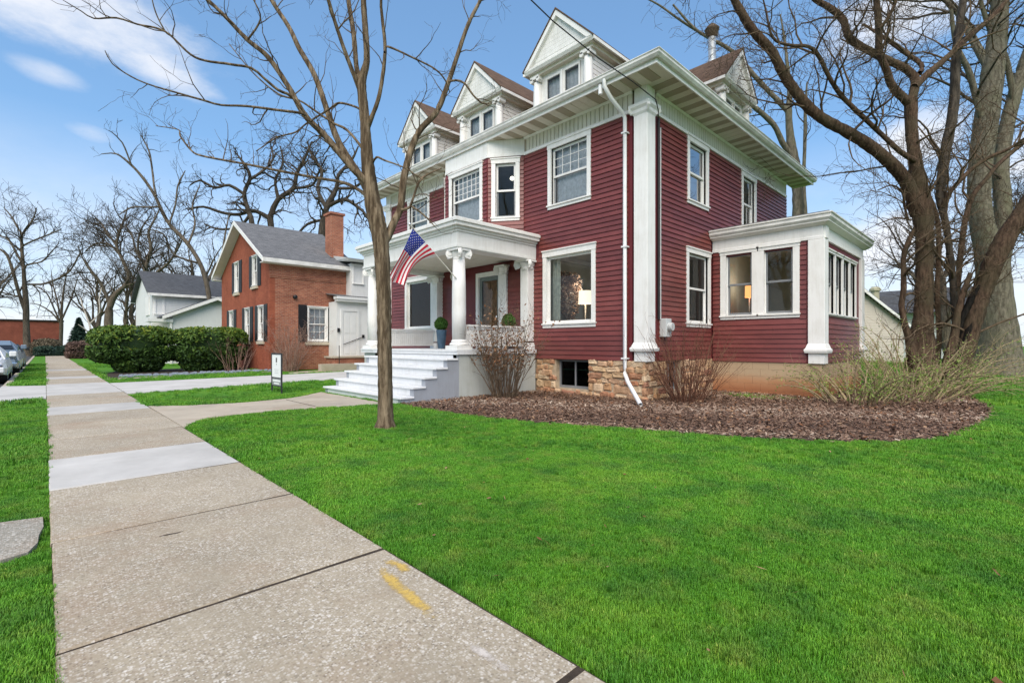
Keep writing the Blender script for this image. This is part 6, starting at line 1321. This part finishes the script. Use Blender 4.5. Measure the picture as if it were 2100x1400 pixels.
    [(1.7,92.73,4.79,0.119),(2.6,92.33,7.55,0.097),(3.11,92.3,9.65,0.073),(3.38,92.51,11.08,0.037)],
  ],
  'birch': [
    [(3.46,66.06,-0.16,0.108),(3.42,66.1,1.35,0.099),(3.39,66.13,2.86,0.09),(3.1,66.41,4.11,0.072),(2.81,66.69,5.22,0.054),(2.63,66.86,6.12,0.036)],
    [(3.42,66.1,2.1,0.072),(2.96,65.85,2.84,0.053),(2.4,65.7,3.32,0.035)],
    [(3.28,66.23,3.36,0.054),(4.1,65.9,4.64,0.064),(4.06,66.41,5.93,0.055),(4.27,66.67,7.25,0.037)],
  ],
}
# ------------------------------------------------------------------ bare trees
def smooth_path(pts, step=0.22):
    P = np.array(pts, float); Q = []
    for i in range(len(P)-1):
        p0, p1, p2, p3 = P[max(i-1, 0)], P[i], P[i+1], P[min(i+2, len(P)-1)]
        n = max(2, int(np.linalg.norm(p2[:3]-p1[:3])/step))
        for t in np.arange(n)/n: Q.append(0.5*((2*p1)+(-p0+p2)*t+(2*p0-5*p1+4*p2-p3)*t*t+(-p0+3*p1-3*p2+p3)*t**3))
    Q.append(P[-1]); Q = np.array(Q); Q[:, 3] = np.maximum(Q[:, 3], 0.003); return Q
def rough_tube(Q, n, amp, r):
    """limb with knots and ridges"""
    V, F = tube_np(Q[:, :3], Q[:, 3], n); m = len(Q)
    if amp:
        k = np.arange(n); ph = r.uniform(0, 6.28, 4)
        ridge = 0.5*np.sin(3*k*2*np.pi/n+ph[0])+0.35*np.sin(5*k*2*np.pi/n+ph[1])
        off = amp*(ridge[None]+0.7*r.normal(size=(m, n)))*Q[:, 3][:, None]
        ctr = np.repeat(Q[:, None, :3], n, 1).reshape(-1, 3); d = V-ctr; d /= np.linalg.norm(d, axis=1, keepdims=True)+1e-9
        V = V+d*off.reshape(-1, 1)
    return V, F
class Twigs:
    def __init__(s): s.V = []; s.F = []; s.n = 0
    def add(s, P, R, n):
        V, F = tube_np(P, R, n); s.V.append(V); s.F.append(F+s.n); s.n += len(V)
    def grow(s, P, R, lvl, r, C):
        """P,R parent polyline; C growth parameters"""
        seg = np.linalg.norm(np.diff(P, axis=0), axis=1); Ltot = seg.sum(); cum = np.concatenate([[0], np.cumsum(seg)])
        cnt = r.poisson(Ltot*C['dens'][lvl]) if lvl < len(C['dens']) else 0
        if cnt == 0 and lvl < len(C['dens']) and lvl > 0: cnt = 1
        for _ in range(min(cnt, C.get('cap', 60))):
            t = C['t0'][lvl]+(1-C['t0'][lvl])*r.random()**0.8; sL = t*Ltot; i = min(np.searchsorted(cum, sL)-1, len(P)-2); i = max(i, 0)
            f = (sL-cum[i])/(seg[i]+1e-9); p = P[i]*(1-f)+P[i+1]*f; pr = R[i]*(1-f)+R[i+1]*f
            d = P[i+1]-P[i]; d /= np.linalg.norm(d)+1e-9
            q = r.normal(size=3); q -= d*(q@d); q /= np.linalg.norm(q)+1e-9
            a = math.radians(r.uniform(*C['ang'])); dr = d*math.cos(a)+q*math.sin(a); dr[2] += C['up']; dr /= np.linalg.norm(dr)
            L = C['len'][lvl]*r.uniform(0.45, 1.25)*(1.15-0.55*t); n = 7 if lvl < 2 else 5
            r0 = min(pr*0.62, C['rad'][lvl]*r.uniform(0.7, 1.2)); pts = [p]; dirn = dr
            for k in range(n):
                dirn = dirn+r.normal(size=3)*C['wig']; dirn[2] += C['up']*0.25; dirn /= np.linalg.norm(dirn); pts.append(pts[-1]+dirn*L/n)
            pts = np.array(pts); rr = np.maximum(r0*(1-np.linspace(0, 1, n+1)*0.78), C['min'])
            s.add(pts, rr, 5 if lvl == 0 else (4 if lvl == 1 else 3))
            if lvl+1 < len(C['dens']): s.grow(pts, rr, lvl+1, r, C)
    def mesh(s, name, mat): return np_mesh(name, np.concatenate(s.V), np.concatenate(s.F), mat, smooth=True)
def tree(key, name, label, bark_m, twig_m, C, amp=0.07, group=None, sides=14, seed=1, skip_trunk_frac=0.45, swap={}):
    r = np.random.default_rng(seed); L = TREES[key]; b = L[0][0]
    t = empty(name, (b[0], b[1], 0), label, 'tree', group); tw = Twigs()
    base = list(L[0])
    if base[0][2] > -0.05 and not key == 'x': base = [(b[0], b[1], -0.12, b[3]*1.1)]+base
    for k, pts in enumerate([base]+L[1:]):
        Q = smooth_path(pts, C.get('step', 0.2)); V, F = rough_tube(Q, sides if Q[:, 3].max() > 0.05 else 7, amp, r)
        link('trunk' if k == 0 else 'limb', np_mesh('limb', V, F, swap.get(k, bark_m), smooth=True), None, t)
        P, R = Q[:, :3], Q[:, 3]
        if k == 0: i = int(len(P)*skip_trunk_frac); P, R = P[i:], R[i:]
        if len(P) > 2: tw.grow(P, R, 0, r, C)
    tag(link('twigs', tw.mesh('twigs', twig_m), None, t), kind='stuff'); return t
tree('young', 'young_tree', 'slender bare street tree standing on the lawn in front of the porch', 'bark_young', 'twig_brown', dict(dens=(3.0, 3.2, 3.2), len=(0.85, 0.48, 0.26), rad=(0.011, 0.0058, 0.0034), t0=(0.12, 0.15, 0.2), ang=(30, 65), up=0.10, wig=0.22, min=0.002, step=0.06), amp=0.05, sides=22, seed=3, skip_trunk_frac=0.62)
ms = tree('multistem', 'multistem_tree', 'bare brown multi stemmed tree rising from the mulch bed beyond the sun room', 'bark_brown', 'twig_brown', dict(dens=(1.8, 2.5, 2.9, 2.9), len=(2.6, 1.4, 0.8, 0.42), rad=(0.034, 0.016, 0.009, 0.0055), t0=(0.12, 0.1, 0.1, 0.15), ang=(28, 70), up=0.08, wig=0.24, min=0.004, step=0.12), amp=0.07, sides=16, seed=5, skip_trunk_frac=0.55, swap={8: 'bark_dark'})
for L_ in TREES['cavity_strip']:  # raised black strips on the leaning stem, colour standing in for its dark cavity
    Q = smooth_path(L_, 0.1); V, F = rough_tube(Q, 12, 0.10, rng); link('cavity_strip', np_mesh('cavity_strip', V, F, 'cavity_black', smooth=True), None, ms)
tree('giant', 'giant_tree', 'giant pale grey tree trunk at the right edge behind the multi stemmed tree', 'bark_pale', 'twig_dark', dict(dens=(1.3, 1.5, 1.8, 1.8), len=(4.4, 2.2, 1.15, 0.6), rad=(0.06, 0.03, 0.015, 0.009), t0=(0.25, 0.1, 0.1, 0.15), ang=(30, 70), up=0.05, wig=0.2, min=0.005, step=0.3), amp=0.035, sides=26, seed=8, skip_trunk_frac=0.6)
tree('behind', 'rear_tree', 'pale forked tree rising behind the roof of the red house', 'bark_pale', 'twig_dark', dict(dens=(0.8, 1.3, 1.8), len=(2.2, 1.1, 0.6), rad=(0.035, 0.018, 0.009), t0=(0.3, 0.1, 0.15), ang=(30, 65), up=0.1, wig=0.2, min=0.006, step=0.3), seed=9, skip_trunk_frac=0.6)
OAK = dict(dens=(1.8, 1.8, 2.0), len=(3.0, 1.8, 1.0), rad=(0.10, 0.05, 0.025), t0=(0.15, 0.1, 0.15), ang=(35, 80), up=0.05, wig=0.38, min=0.012, step=0.4)
tree('oak1', 'oak_tree', 'gnarled bare oak behind the middle of the brick house roof', 'bark_dark', 'twig_dark', OAK, group='oaks behind the brick house', seed=21, skip_trunk_frac=0.55)
tree('oak2', 'oak_tree', 'gnarled bare oak just left of the brick chimney', 'bark_dark', 'twig_dark', OAK, group='oaks behind the brick house', seed=22, skip_trunk_frac=0.55)
tree('oak3', 'oak_tree', 'gnarled bare oak above the gable peak of the brick house', 'bark_dark', 'twig_dark', OAK, group='oaks behind the brick house', seed=23, skip_trunk_frac=0.55)
tree('lean', 'leaning_tree', 'bare tree leaning left in front of the white house', 'bark_grey', 'twig_dark', dict(dens=(1.3, 1.7, 2.1), len=(2.0, 1.0, 0.55), rad=(0.040, 0.02, 0.010), t0=(0.1, 0.1, 0.15), ang=(25, 60), up=0.16, wig=0.17, min=0.007, step=0.3), seed=31, skip_trunk_frac=0.5)
FARC = dict(dens=(1.25, 1.3, 1.5), len=(4.2, 2.3, 1.2), rad=(0.09, 0.045, 0.025), t0=(0.1, 0.1, 0.15), ang=(28, 65), up=0.12, wig=0.2, min=0.014, step=0.6)
tree('left', 'street_tree', 'tall bare tree on the grass strip behind the parked cars', 'bark_grey', 'twig_dark', FARC, seed=41, skip_trunk_frac=0.55)
tree('mid', 'shade_tree', 'large spreading bare tree behind the left end of the clipped hedges', 'bark_grey', 'twig_dark', dict(FARC, dens=(1.8, 1.5, 1.7)), seed=42)
tree('mid2', 'shade_tree', 'thick bare tree just left of the white house', 'bark_grey', 'twig_dark', dict(FARC, dens=(1.7, 1.5, 1.6)), seed=43)
tree('fan', 'fan_tree', 'small fan shaped bare tree in front of the far brick building', 'bark_grey', 'twig_dark', dict(FARC, dens=(1.0, 1.0, 1.2), len=(3.4, 1.8, 1.0), rad=(0.06, 0.03, 0.02)), seed=44, skip_trunk_frac=0.4)
tree('birch', 'birch_tree', 'thin pale birch beside the brown clipped hedge', 'bark_birch', 'twig_brown', dict(FARC, dens=(0.9, 0.9, 1.0), len=(2.2, 1.2, 0.7), rad=(0.03, 0.018, 0.012)), seed=45)
def wild_tree(x, y, h, label, seed, name='background_tree', spread=0.5, mat='bark_grey'):
    r = np.random.default_rng(seed); pts = [(x, y, -0.1, h*0.028)]; p = np.array([x, y, 0.0])
    for k in range(1, 7): p = p+np.array([r.normal()*h*0.012, r.normal()*h*0.012, h*0.11]); pts.append((*p, h*0.026*(1-0.12*k)))
    L = [pts]
    for k in range(9):
        i = r.integers(2, 6); q = np.array(pts[i][:3]); a = r.uniform(0, 6.28); l = [(*q, pts[i][3]*0.6)]
        for s in range(1, 6): q = q+np.array([math.cos(a)*spread, math.sin(a)*spread, 0.75])*h*0.10+r.normal(size=3)*h*0.014; l.append((*q, pts[i][3]*0.6*(1-s*0.16)))
        L.append(l)
    TREES['tmp'] = L
    s = h/15
    tree('tmp', name, label, mat, 'twig_dark', dict(FARC, len=(3.4*s, 1.9*s, 1.1*s), dens=(1.2/s, 1.2/s, 1.3/s), min=0.012), group='bare trees in the far background', seed=seed, skip_trunk_frac=0.5)
wild_tree(4.6, 86, 15, 'brownish bare tree far behind the birch', 68); wild_tree(7.0, 78, 13, 'bare tree in the far row left of the white house', 69); wild_tree(9.5, 92, 17, 'bare tree far behind the dark spruce', 61); wild_tree(14.5, 74, 18, 'bare tree far behind the leaning tree and white house', 62); wild_tree(52, 3.5, 15, 'bare tree far beyond the garage between the stems of the multi stemmed tree', 63); wild_tree(58, -3.0, 17, 'bare tree far behind the giant trunk at the right edge', 64); wild_tree(70, 16, 9, 'small bare tree far off beside the sun room gutter', 65); wild_tree(-5.5, 84, 15, 'bare tree across the street beyond the parked cars', 66); wild_tree(44, -2.5, 13, 'bare tree beyond the lawn at the far right', 67)
# ------------------------------------------------------------------ shrubs
def shrub(name, x, y, n, h, spread, label, mat, seed, arch=0.0, rad=0.008, leaf=None, base=0.25, lean=(0, 0), C=None, nl=0, lsize=0.02, zlo=0.3):
    r = np.random.default_rng(seed); s = empty(name, (x, y, 0), label, 'shrub'); tw = Twigs(); tips = []
    C = C or dict(dens=(1.7, 2.0), len=(0.40*h, 0.2*h), rad=(rad*0.55, rad*0.35), t0=(0.25, 0.2), ang=(20, 50), up=0.12, wig=0.15, min=0.0016)
    for k in range(n):
        a = r.uniform(0, 6.28); q = base*math.sqrt(r.random()); p = np.array([x+q*math.cos(a), y+q*math.sin(a), -0.03]); L = h*r.uniform(0.55, 1.12)
        out = spread*r.uniform(0.2, 1.0); d = np.array([math.cos(a)*out+lean[0], math.sin(a)*out+lean[1], 1.0]); d /= np.linalg.norm(d); pts = [p]; m = 9
        for i in range(m):
            d = d+r.normal(size=3)*0.07; d[2] -= arch*(i/m)*r.uniform(0.4, 1.4); d /= np.linalg.norm(d); nxt = pts[-1]+d*L/m
            if nxt[2] < 0.02: nxt[2] = 0.02+0.02*r.random()
            pts.append(nxt)
        pts = np.array(pts); rr = rad*r.uniform(0.6, 1.3)*(1-np.linspace(0, 1, m+1)*0.75); rr = np.maximum(rr, 0.0018); tw.add(pts, rr, 5); tw.grow(pts, rr, 0, r, C); tips.append(pts)
    tag(link('stems', tw.mesh('stems', mat), None, s), kind='stuff')
    if leaf:
        P = np.concatenate([t[2:] for t in tips]); P = P[P[:, 2] > zlo]; i = r.integers(0, len(P), nl); p = P[i]+r.normal(size=(nl, 3))*np.array([0.09, 0.09, 0.06]); p[:, 2] = np.maximum(p[:, 2], 0.03)
        u = r.normal(size=(nl, 3)); u /= np.linalg.norm(u, axis=1, keepdims=True); w = np.cross(u, r.normal(size=(nl, 3))); w /= np.linalg.norm(w, axis=1, keepdims=True); z = lsize*r.uniform(0.6, 1.4, nl)[:, None]
        V = np.stack([p-u*z, p-w*z*0.4, p+u*z, p+w*z*0.4], 1).reshape(-1, 3); tag(link('leaves', np_mesh('leaves', V, np.arange(nl*4).reshape(nl, 4), leaf, np.repeat(r.random(nl), 4)), None, s), kind='stuff')
    return s
shrub('bare_shrub', 8.15, 8.72, 82, 2.05, 0.42, 'upright bare shrub with rusty leaves in front of the porch base', 'stem_brown', 71, rad=0.012, base=0.30, leaf='dry_leaf', nl=1300, lsize=0.038, zlo=0.7)
shrub('bare_shrub', 10.55, 5.22, 85, 1.75, 0.66, 'red stemmed bare shrub under the side window at the house corner', 'stem_red', 72, rad=0.011, base=0.36)
shrub('bare_shrub', 11.35, 5.25, 16, 1.9, 0.95, 'thin tall bare canes beside the sun room corner', 'stem_red', 73, rad=0.007, base=0.25)
def sprawl(x, y, n, h, label, seed, lean, mat='stem_tan', nl=2600): shrub('arching_shrub', x, y, n, h, 1.2, label, mat, seed, arch=0.22, rad=0.019, base=0.75, lean=lean, leaf='new_leaf', nl=nl, lsize=0.024, zlo=0.03)
sprawl(13.2, 2.45, 46, 1.45, 'tangled tan arching shrub with fresh green leaves before the sun room corner', 74, (-0.15, -0.1)); sprawl(14.7, 1.75, 50, 1.7, 'tan arching shrub in the middle of the mulch bed right of the sun room', 75, (0.2, -0.1)); sprawl(16.6, 1.6, 60, 2.1, 'sprawling shrub with long pale canes at the foot of the multi stemmed tree', 76, (0.35, -0.25), nl=3200)
shrub('bare_shrub', 8.75, 24.9, 75, 2.7, 0.62, 'large pinkish bare shrub before the brick house corner', 'stem_pink', 77, rad=0.012, base=0.35, C=dict(dens=(1.4, 1.6), len=(0.8, 0.4), rad=(0.008, 0.005), t0=(0.2, 0.2), ang=(20, 55), up=0.05, wig=0.15, min=0.004))
shrub('bare_shrub', 6.9, 27.0, 26, 1.6, 0.6, 'low bare twigs in front of the brick gable wall', 'stem_pink', 78, rad=0.01, base=0.5)
# clipped evergreens and hedges
def hedge(name, ells, n, size, mat, label, cat, group=None, **k):
    c = ells[0][0]; h = empty(name, (c[0], c[1], 0), label, cat, group); leaves(name, ells, n, size, mat, h, **k); MB().tube([(c[0], c[1], -0.05), (c[0]+0.05, c[1], 0.5), (c[0], c[1]+0.1, c[2])], [0.09, 0.07, 0.03], 8).build('stem', 'bark_dark', h); return h
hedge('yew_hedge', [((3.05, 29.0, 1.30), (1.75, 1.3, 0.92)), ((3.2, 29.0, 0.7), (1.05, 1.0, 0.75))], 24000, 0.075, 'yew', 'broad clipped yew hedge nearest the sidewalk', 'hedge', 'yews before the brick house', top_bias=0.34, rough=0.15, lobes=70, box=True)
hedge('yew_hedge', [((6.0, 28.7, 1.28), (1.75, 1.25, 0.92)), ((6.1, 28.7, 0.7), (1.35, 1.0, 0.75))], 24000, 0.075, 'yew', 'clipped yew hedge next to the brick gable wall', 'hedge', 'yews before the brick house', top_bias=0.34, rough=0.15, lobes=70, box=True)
hedge('brown_hedge', [((2.75, 61.5, 0.75), (1.45, 1.6, 0.85))], 9000, 0.10, 'brown_hedge', 'brown leafless clipped hedge beyond the lawn', 'hedge', rough=0.08, box=True)
hedge('low_hedge', [((0.75, 76, 0.45), (1.7, 1.2, 0.65))], 5000, 0.11, 'spruce', 'low dark green hedge at the end of the sidewalk', 'hedge', rough=0.08, box=True)
hedge('round_shrub', [((0.1, 78.5, 0.9), (1.5, 1.4, 1.15))], 5000, 0.09, 'round_shrub', 'dome shaped greyish shrub before the far brick building', 'shrub', rough=0.06)
hedge('round_shrub', [((3.7, 66, 1.0), (1.4, 1.3, 0.9))], 3500, 0.10, 'round_shrub', 'rounded olive shrub behind the brown hedge', 'shrub', rough=0.08)
def conifer(x, y, h, w, mat, label, seed, n):
    t = empty('conifer', (x, y, 0), label, 'tree'); r = np.random.default_rng(seed)
    MB().tube([(x, y, -0.1), (x, y, h*0.5), (x, y, h)], [h*0.02, h*0.014, 0.02], 8).build('trunk', 'bark_dark', t)
    z = r.random(n)**1.25; a = r.uniform(0, 6.28, n); lay = 0.78+0.22*np.sin(z*60+3*np.sin(a*3)); rad = w*(1-z)*lay*np.sqrt(r.random(n))*r.uniform(0.8, 1.1, n)+0.05
    p = np.stack([x+rad*np.cos(a), y+rad*np.sin(a), 0.15+z*h-0.10*rad], 1); u = np.stack([np.cos(a), np.sin(a), -0.35+0*a], 1)+r.normal(size=(n, 3))*0.35; u /= np.linalg.norm(u, axis=1, keepdims=True)
    w2 = np.cross(u, r.normal(size=(n, 3))); w2 /= np.linalg.norm(w2, axis=1, keepdims=True); s = (0.18*r.uniform(0.6, 1.5, n))[:, None]
    V = np.stack([p-u*s, p-w2*s*0.35, p+u*s, p+w2*s*0.35], 1).reshape(-1, 3)
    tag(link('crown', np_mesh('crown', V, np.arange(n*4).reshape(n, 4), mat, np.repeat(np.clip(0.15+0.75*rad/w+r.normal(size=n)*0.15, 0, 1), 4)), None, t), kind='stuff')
conifer(3.0, 80, 4.4, 1.7, 'spruce', 'dark green spruce between the fan shaped tree and the birch', 82, 6000)
# ------------------------------------------------------------------ ground cover
def scatter_poly(poly, dens, r, z=0.0):
    P = np.array(poly); lo, hi = P.min(0), P.max(0); n = int(dens*(hi[0]-lo[0])*(hi[1]-lo[1])); X = r.uniform(lo[0], hi[0], n); Y = r.uniform(lo[1], hi[1], n); k = inpoly(X, Y, poly); return X[k], Y[k]
def chips():
    r = np.random.default_rng(91); X, Y = scatter_poly(MULCH, 560, r); n = len(X)
    X = X+r.normal(size=n)*0.055; Y = Y+r.normal(size=n)*0.055
    a = r.uniform(0, 6.28, n); L = r.uniform(0.012, 0.042, n)*np.where(r.random(n) < 0.06, 2.2, 1); W = r.uniform(0.004, 0.013, n); z = r.uniform(-0.008, 0.03, n)
    d = np.stack([np.cos(a), np.sin(a), r.normal(size=n)*0.35], 1); d /= np.linalg.norm(d, axis=1, keepdims=True); w = np.stack([-np.sin(a), np.cos(a), r.normal(size=n)*0.4], 1); p = np.stack([X, Y, z], 1)
    up = np.array([0, 0, 1])*W[:, None]*0.8
    A = p-d*L[:, None]-w*W[:, None]; B = p+d*L[:, None]-w*W[:, None]; Cc = p+d*L[:, None]+up; D = p-d*L[:, None]+up; E = p+d*L[:, None]+w*W[:, None]; G = p-d*L[:, None]+w*W[:, None]
    V = np.stack([A, B, Cc, D, E, G], 1).reshape(-1, 3); i = np.arange(n)[:, None]*6; F = np.concatenate([i+np.array([[0, 1, 2, 3]]), i+np.array([[3, 2, 4, 5]])])
    t = np.repeat(np.clip(r.beta(2, 2.4, n)+0.15*np.sin(X*1.7+Y), 0, 1), 6)
    tag(link('wood_chips', np_mesh('wood_chips', V, F, 'chip', t), None), 'brown shredded wood mulch covering the bed round the house', 'mulch', kind='stuff')
    # fallen leaves
    X, Y = scatter_poly(MULCH, 26, r); n = len(X); a = r.uniform(0, 6.28, n); s = r.uniform(0.02, 0.045, n); p = np.stack([X, Y, r.uniform(0.02, 0.05, n)], 1); u = np.stack([np.cos(a), np.sin(a), r.normal(size=n)*0.3], 1)*s[:, None]; w = np.stack([-np.sin(a), np.cos(a), r.normal(size=n)*0.3], 1)*s[:, None]*0.55
    V = np.stack([p-u, p-w, p+u, p+w], 1).reshape(-1, 3); tag(link('fallen_leaves', np_mesh('fallen_leaves', V, np.arange(n*4).reshape(n, 4), 'dry_leaf', np.repeat(r.random(n), 4)), None), 'scattered dry brown leaves lying on the mulch', 'leaves', kind='stuff')
    r2 = np.random.default_rng(92); X, Y = scatter_poly([(2.2, 24.5), (8, 25.2), (8, 25.75), (2.2, 25.2)], 60, r2); n = len(X); m = MB()
    for x, y in zip(X, Y):
        q = r2.uniform(0.04, 0.10); m.hexa([(x-q, y-q, -0.01), (x+q, y-q*0.8, -0.01), (x+q, y+q, -0.01), (x-q*0.8, y+q, -0.01), (x-q*0.6, y-q*0.5, q), (x+q*0.5, y-q*0.6, q*0.9), (x+q*0.6, y+q*0.5, q), (x-q*0.5, y+q*0.6, q*0.8)])
    tag(m.build('edging_stones', 'rock_blue'), 'blue grey stones edging the bed before the yew hedges', 'stones', kind='stuff')
chips()
def litter():
    r = np.random.default_rng(95); n = 260; d = 2.0+12*r.random(n); th = r.uniform(-0.75, 0.85, n)+math.radians(43.9); X = d*np.sin(th); Y = d*np.cos(th)
    ok = (X > 1.62)&~inpoly(X, Y, MULCH)&~inpoly(X, Y, WALK)&~inpoly(X, Y, [(5.4, 9.2), (24, 9.2), (24, 18), (5.4, 18)])&(Y < 16); X, Y = X[ok], Y[ok]; n = len(X)
    a = r.uniform(0, 6.28, n); s = r.uniform(0.008, 0.028, n); k = np.where(r.random(n) < 0.45, 0.12, 0.55); p = np.stack([X, Y, r.uniform(0.012, 0.03, n)], 1)
    u = np.stack([np.cos(a), np.sin(a), r.normal(size=n)*0.4], 1)*(s*np.where(k < 0.2, 2.2, 1))[:, None]; w = np.stack([-np.sin(a), np.cos(a), r.normal(size=n)*0.4], 1)*(s*k)[:, None]
    V = np.stack([p-u, p-w, p+u, p+w], 1).reshape(-1, 3); tag(link('lawn_litter', np_mesh('lawn_litter', V, np.arange(n*4).reshape(n, 4), 'dry_leaf', np.repeat(r.uniform(0.2, 1, n), 4)), None), 'stray dry leaves and bits of straw lying in the lawn', 'leaves', kind='stuff')
litter()
def tuft(k, blades, rad, h):
    r = np.random.default_rng(200+k); V = []; F = []; T = []
    for b in range(blades):
        a = r.uniform(0, 6.28); q = rad*math.sqrt(r.random()); p = np.array([q*math.cos(a), q*math.sin(a), -0.03]); hh = h*r.uniform(0.55, 1.25); az = r.uniform(0, 6.28); ln = r.uniform(0.1, 0.75)*hh; w = r.uniform(0.0011, 0.0022)
        d = np.array([math.cos(az), math.sin(az), 0]); s = np.array([-d[1], d[0], 0])*w; m = p+d*ln*0.3+np.array([0, 0, hh*0.6+0.03]); t = p+d*ln+np.array([0, 0, hh*r.uniform(0.8, 1.0)+0.03]); i = len(V)
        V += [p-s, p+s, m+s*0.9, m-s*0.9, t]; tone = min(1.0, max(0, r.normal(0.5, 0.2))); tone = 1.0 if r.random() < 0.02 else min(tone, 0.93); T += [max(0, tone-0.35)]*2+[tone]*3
        F += [(i, i+1, i+2), (i, i+2, i+3), (i+3, i+2, i+4)]
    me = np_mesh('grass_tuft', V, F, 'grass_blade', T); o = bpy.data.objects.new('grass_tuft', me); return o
def grass():
    col = bpy.data.collections.new('grass_tufts')
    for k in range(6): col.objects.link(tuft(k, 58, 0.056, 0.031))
    r = np.random.default_rng(99); n = 132000
    # denser near the viewer's path, thinner far off where blades merge
    d = np.concatenate([0.9+5.1*r.random(n//3)**0.62, 5+9*r.random(n//3)**0.7, 13+32*r.random(n//3)**0.7]); th = r.uniform(-1.08, 1.08, len(d))+math.radians(43.9); X = d*np.sin(th); Y = d*np.cos(th)
    ok = (X > -0.79)&~((X > 0.005)&(X < 1.585))
    for poly in (WALK, DRIVE, APRON, PATCH, MULCH, NBED, [(1.6, 23.7), (8.3, 24.7), (8.3, 25.1), (1.6, 24.1)], [(10, 5.9), (20.2, 5.9), (20.2, 17.8), (10, 17.8)], [(5.5, 9.3), (10.1, 9.3), (10.1, 14.4), (7, 14.4), (7, 13.55), (5.5, 13.55)], [(13.4, 3.1), (18.2, 3.1), (18.2, 6), (13.4, 6)], [(7.9, 22.5), (16, 22.5), (16, 40), (7.9, 40)], [(8.1, 22.5), (11, 22.5), (11, 24.3), (8, 24.3)]): ok &= ~inpoly(X, Y, poly)
    e = 0.03*np.sin(X*9)*np.sin(Y*7); X, Y, d = X[ok], Y[ok], d[ok]
    # stray tufts at the foot of the sun room wall
    gx, gy = r.uniform(12.2, 13.5, 420), r.uniform(3.4, 5.3, 420); keep = np.abs(gx-12.95) < 0.5*np.sin((gy-3.4)/1.9*3.14)+0.1; X = np.concatenate([X, gx[keep]]); Y = np.concatenate([Y, gy[keep]]); d = np.concatenate([d, np.full(keep.sum(), 10.0)])
    s = 0.85+np.clip((d-4)/10, 0, 1.9)*0.75; s *= r.uniform(0.75, 1.2, len(s)); s = s*(0.9+0.25*np.sin(X*1.3+1.7*np.sin(Y*0.9)))
    me = bpy.data.meshes.new('grass'); me.vertices.add(len(X)); me.vertices.foreach_set('co', np.stack([X, Y, np.full(len(X), -0.012)], 1).astype(np.float32).ravel())
    a = me.attributes.new('size', 'FLOAT', 'POINT'); a.data.foreach_set('value', s.astype(np.float32)); me.update(); me.materials.append(MATS['grass_blade'])
    o = bpy.data.objects.new('grass', me); COL.objects.link(o); tag(o, 'bright green mown grass of the lawns and the sidewalk strip', 'grass', kind='stuff')
    ng = bpy.data.node_groups.new('grass_scatter', 'GeometryNodeTree'); ng.interface.new_socket('Geometry', in_out='INPUT', socket_type='NodeSocketGeometry'); ng.interface.new_socket('Geometry', in_out='OUTPUT', socket_type='NodeSocketGeometry')
    N = ng.nodes; gi = N.new('NodeGroupInput'); go = N.new('NodeGroupOutput'); ci = N.new('GeometryNodeCollectionInfo'); ci.inputs['Collection'].default_value = col; ci.inputs['Separate Children'].default_value = True; ci.inputs['Reset Children'].default_value = True
    ip = N.new('GeometryNodeInstanceOnPoints'); ip.inputs['Pick Instance'].default_value = True
    rv = N.new('FunctionNodeRandomValue'); rv.data_type = 'FLOAT_VECTOR'; rv.inputs[0].default_value = (-0.12, -0.12, 0); rv.inputs[1].default_value = (0.12, 0.12, 6.28)
    na = N.new('GeometryNodeInputNamedAttribute'); na.data_type = 'FLOAT'; na.inputs[0].default_value = 'size'
    Lk = ng.links; Lk.new(gi.outputs[0], ip.inputs['Points']); Lk.new(ci.outputs[0], ip.inputs['Instance']); Lk.new(rv.outputs[0], ip.inputs['Rotation']); Lk.new(na.outputs[0], ip.inputs['Scale']); Lk.new(ip.outputs[0], go.inputs[0])
    md = o.modifiers.new('scatter', 'NODES'); md.node_group = ng
grass()
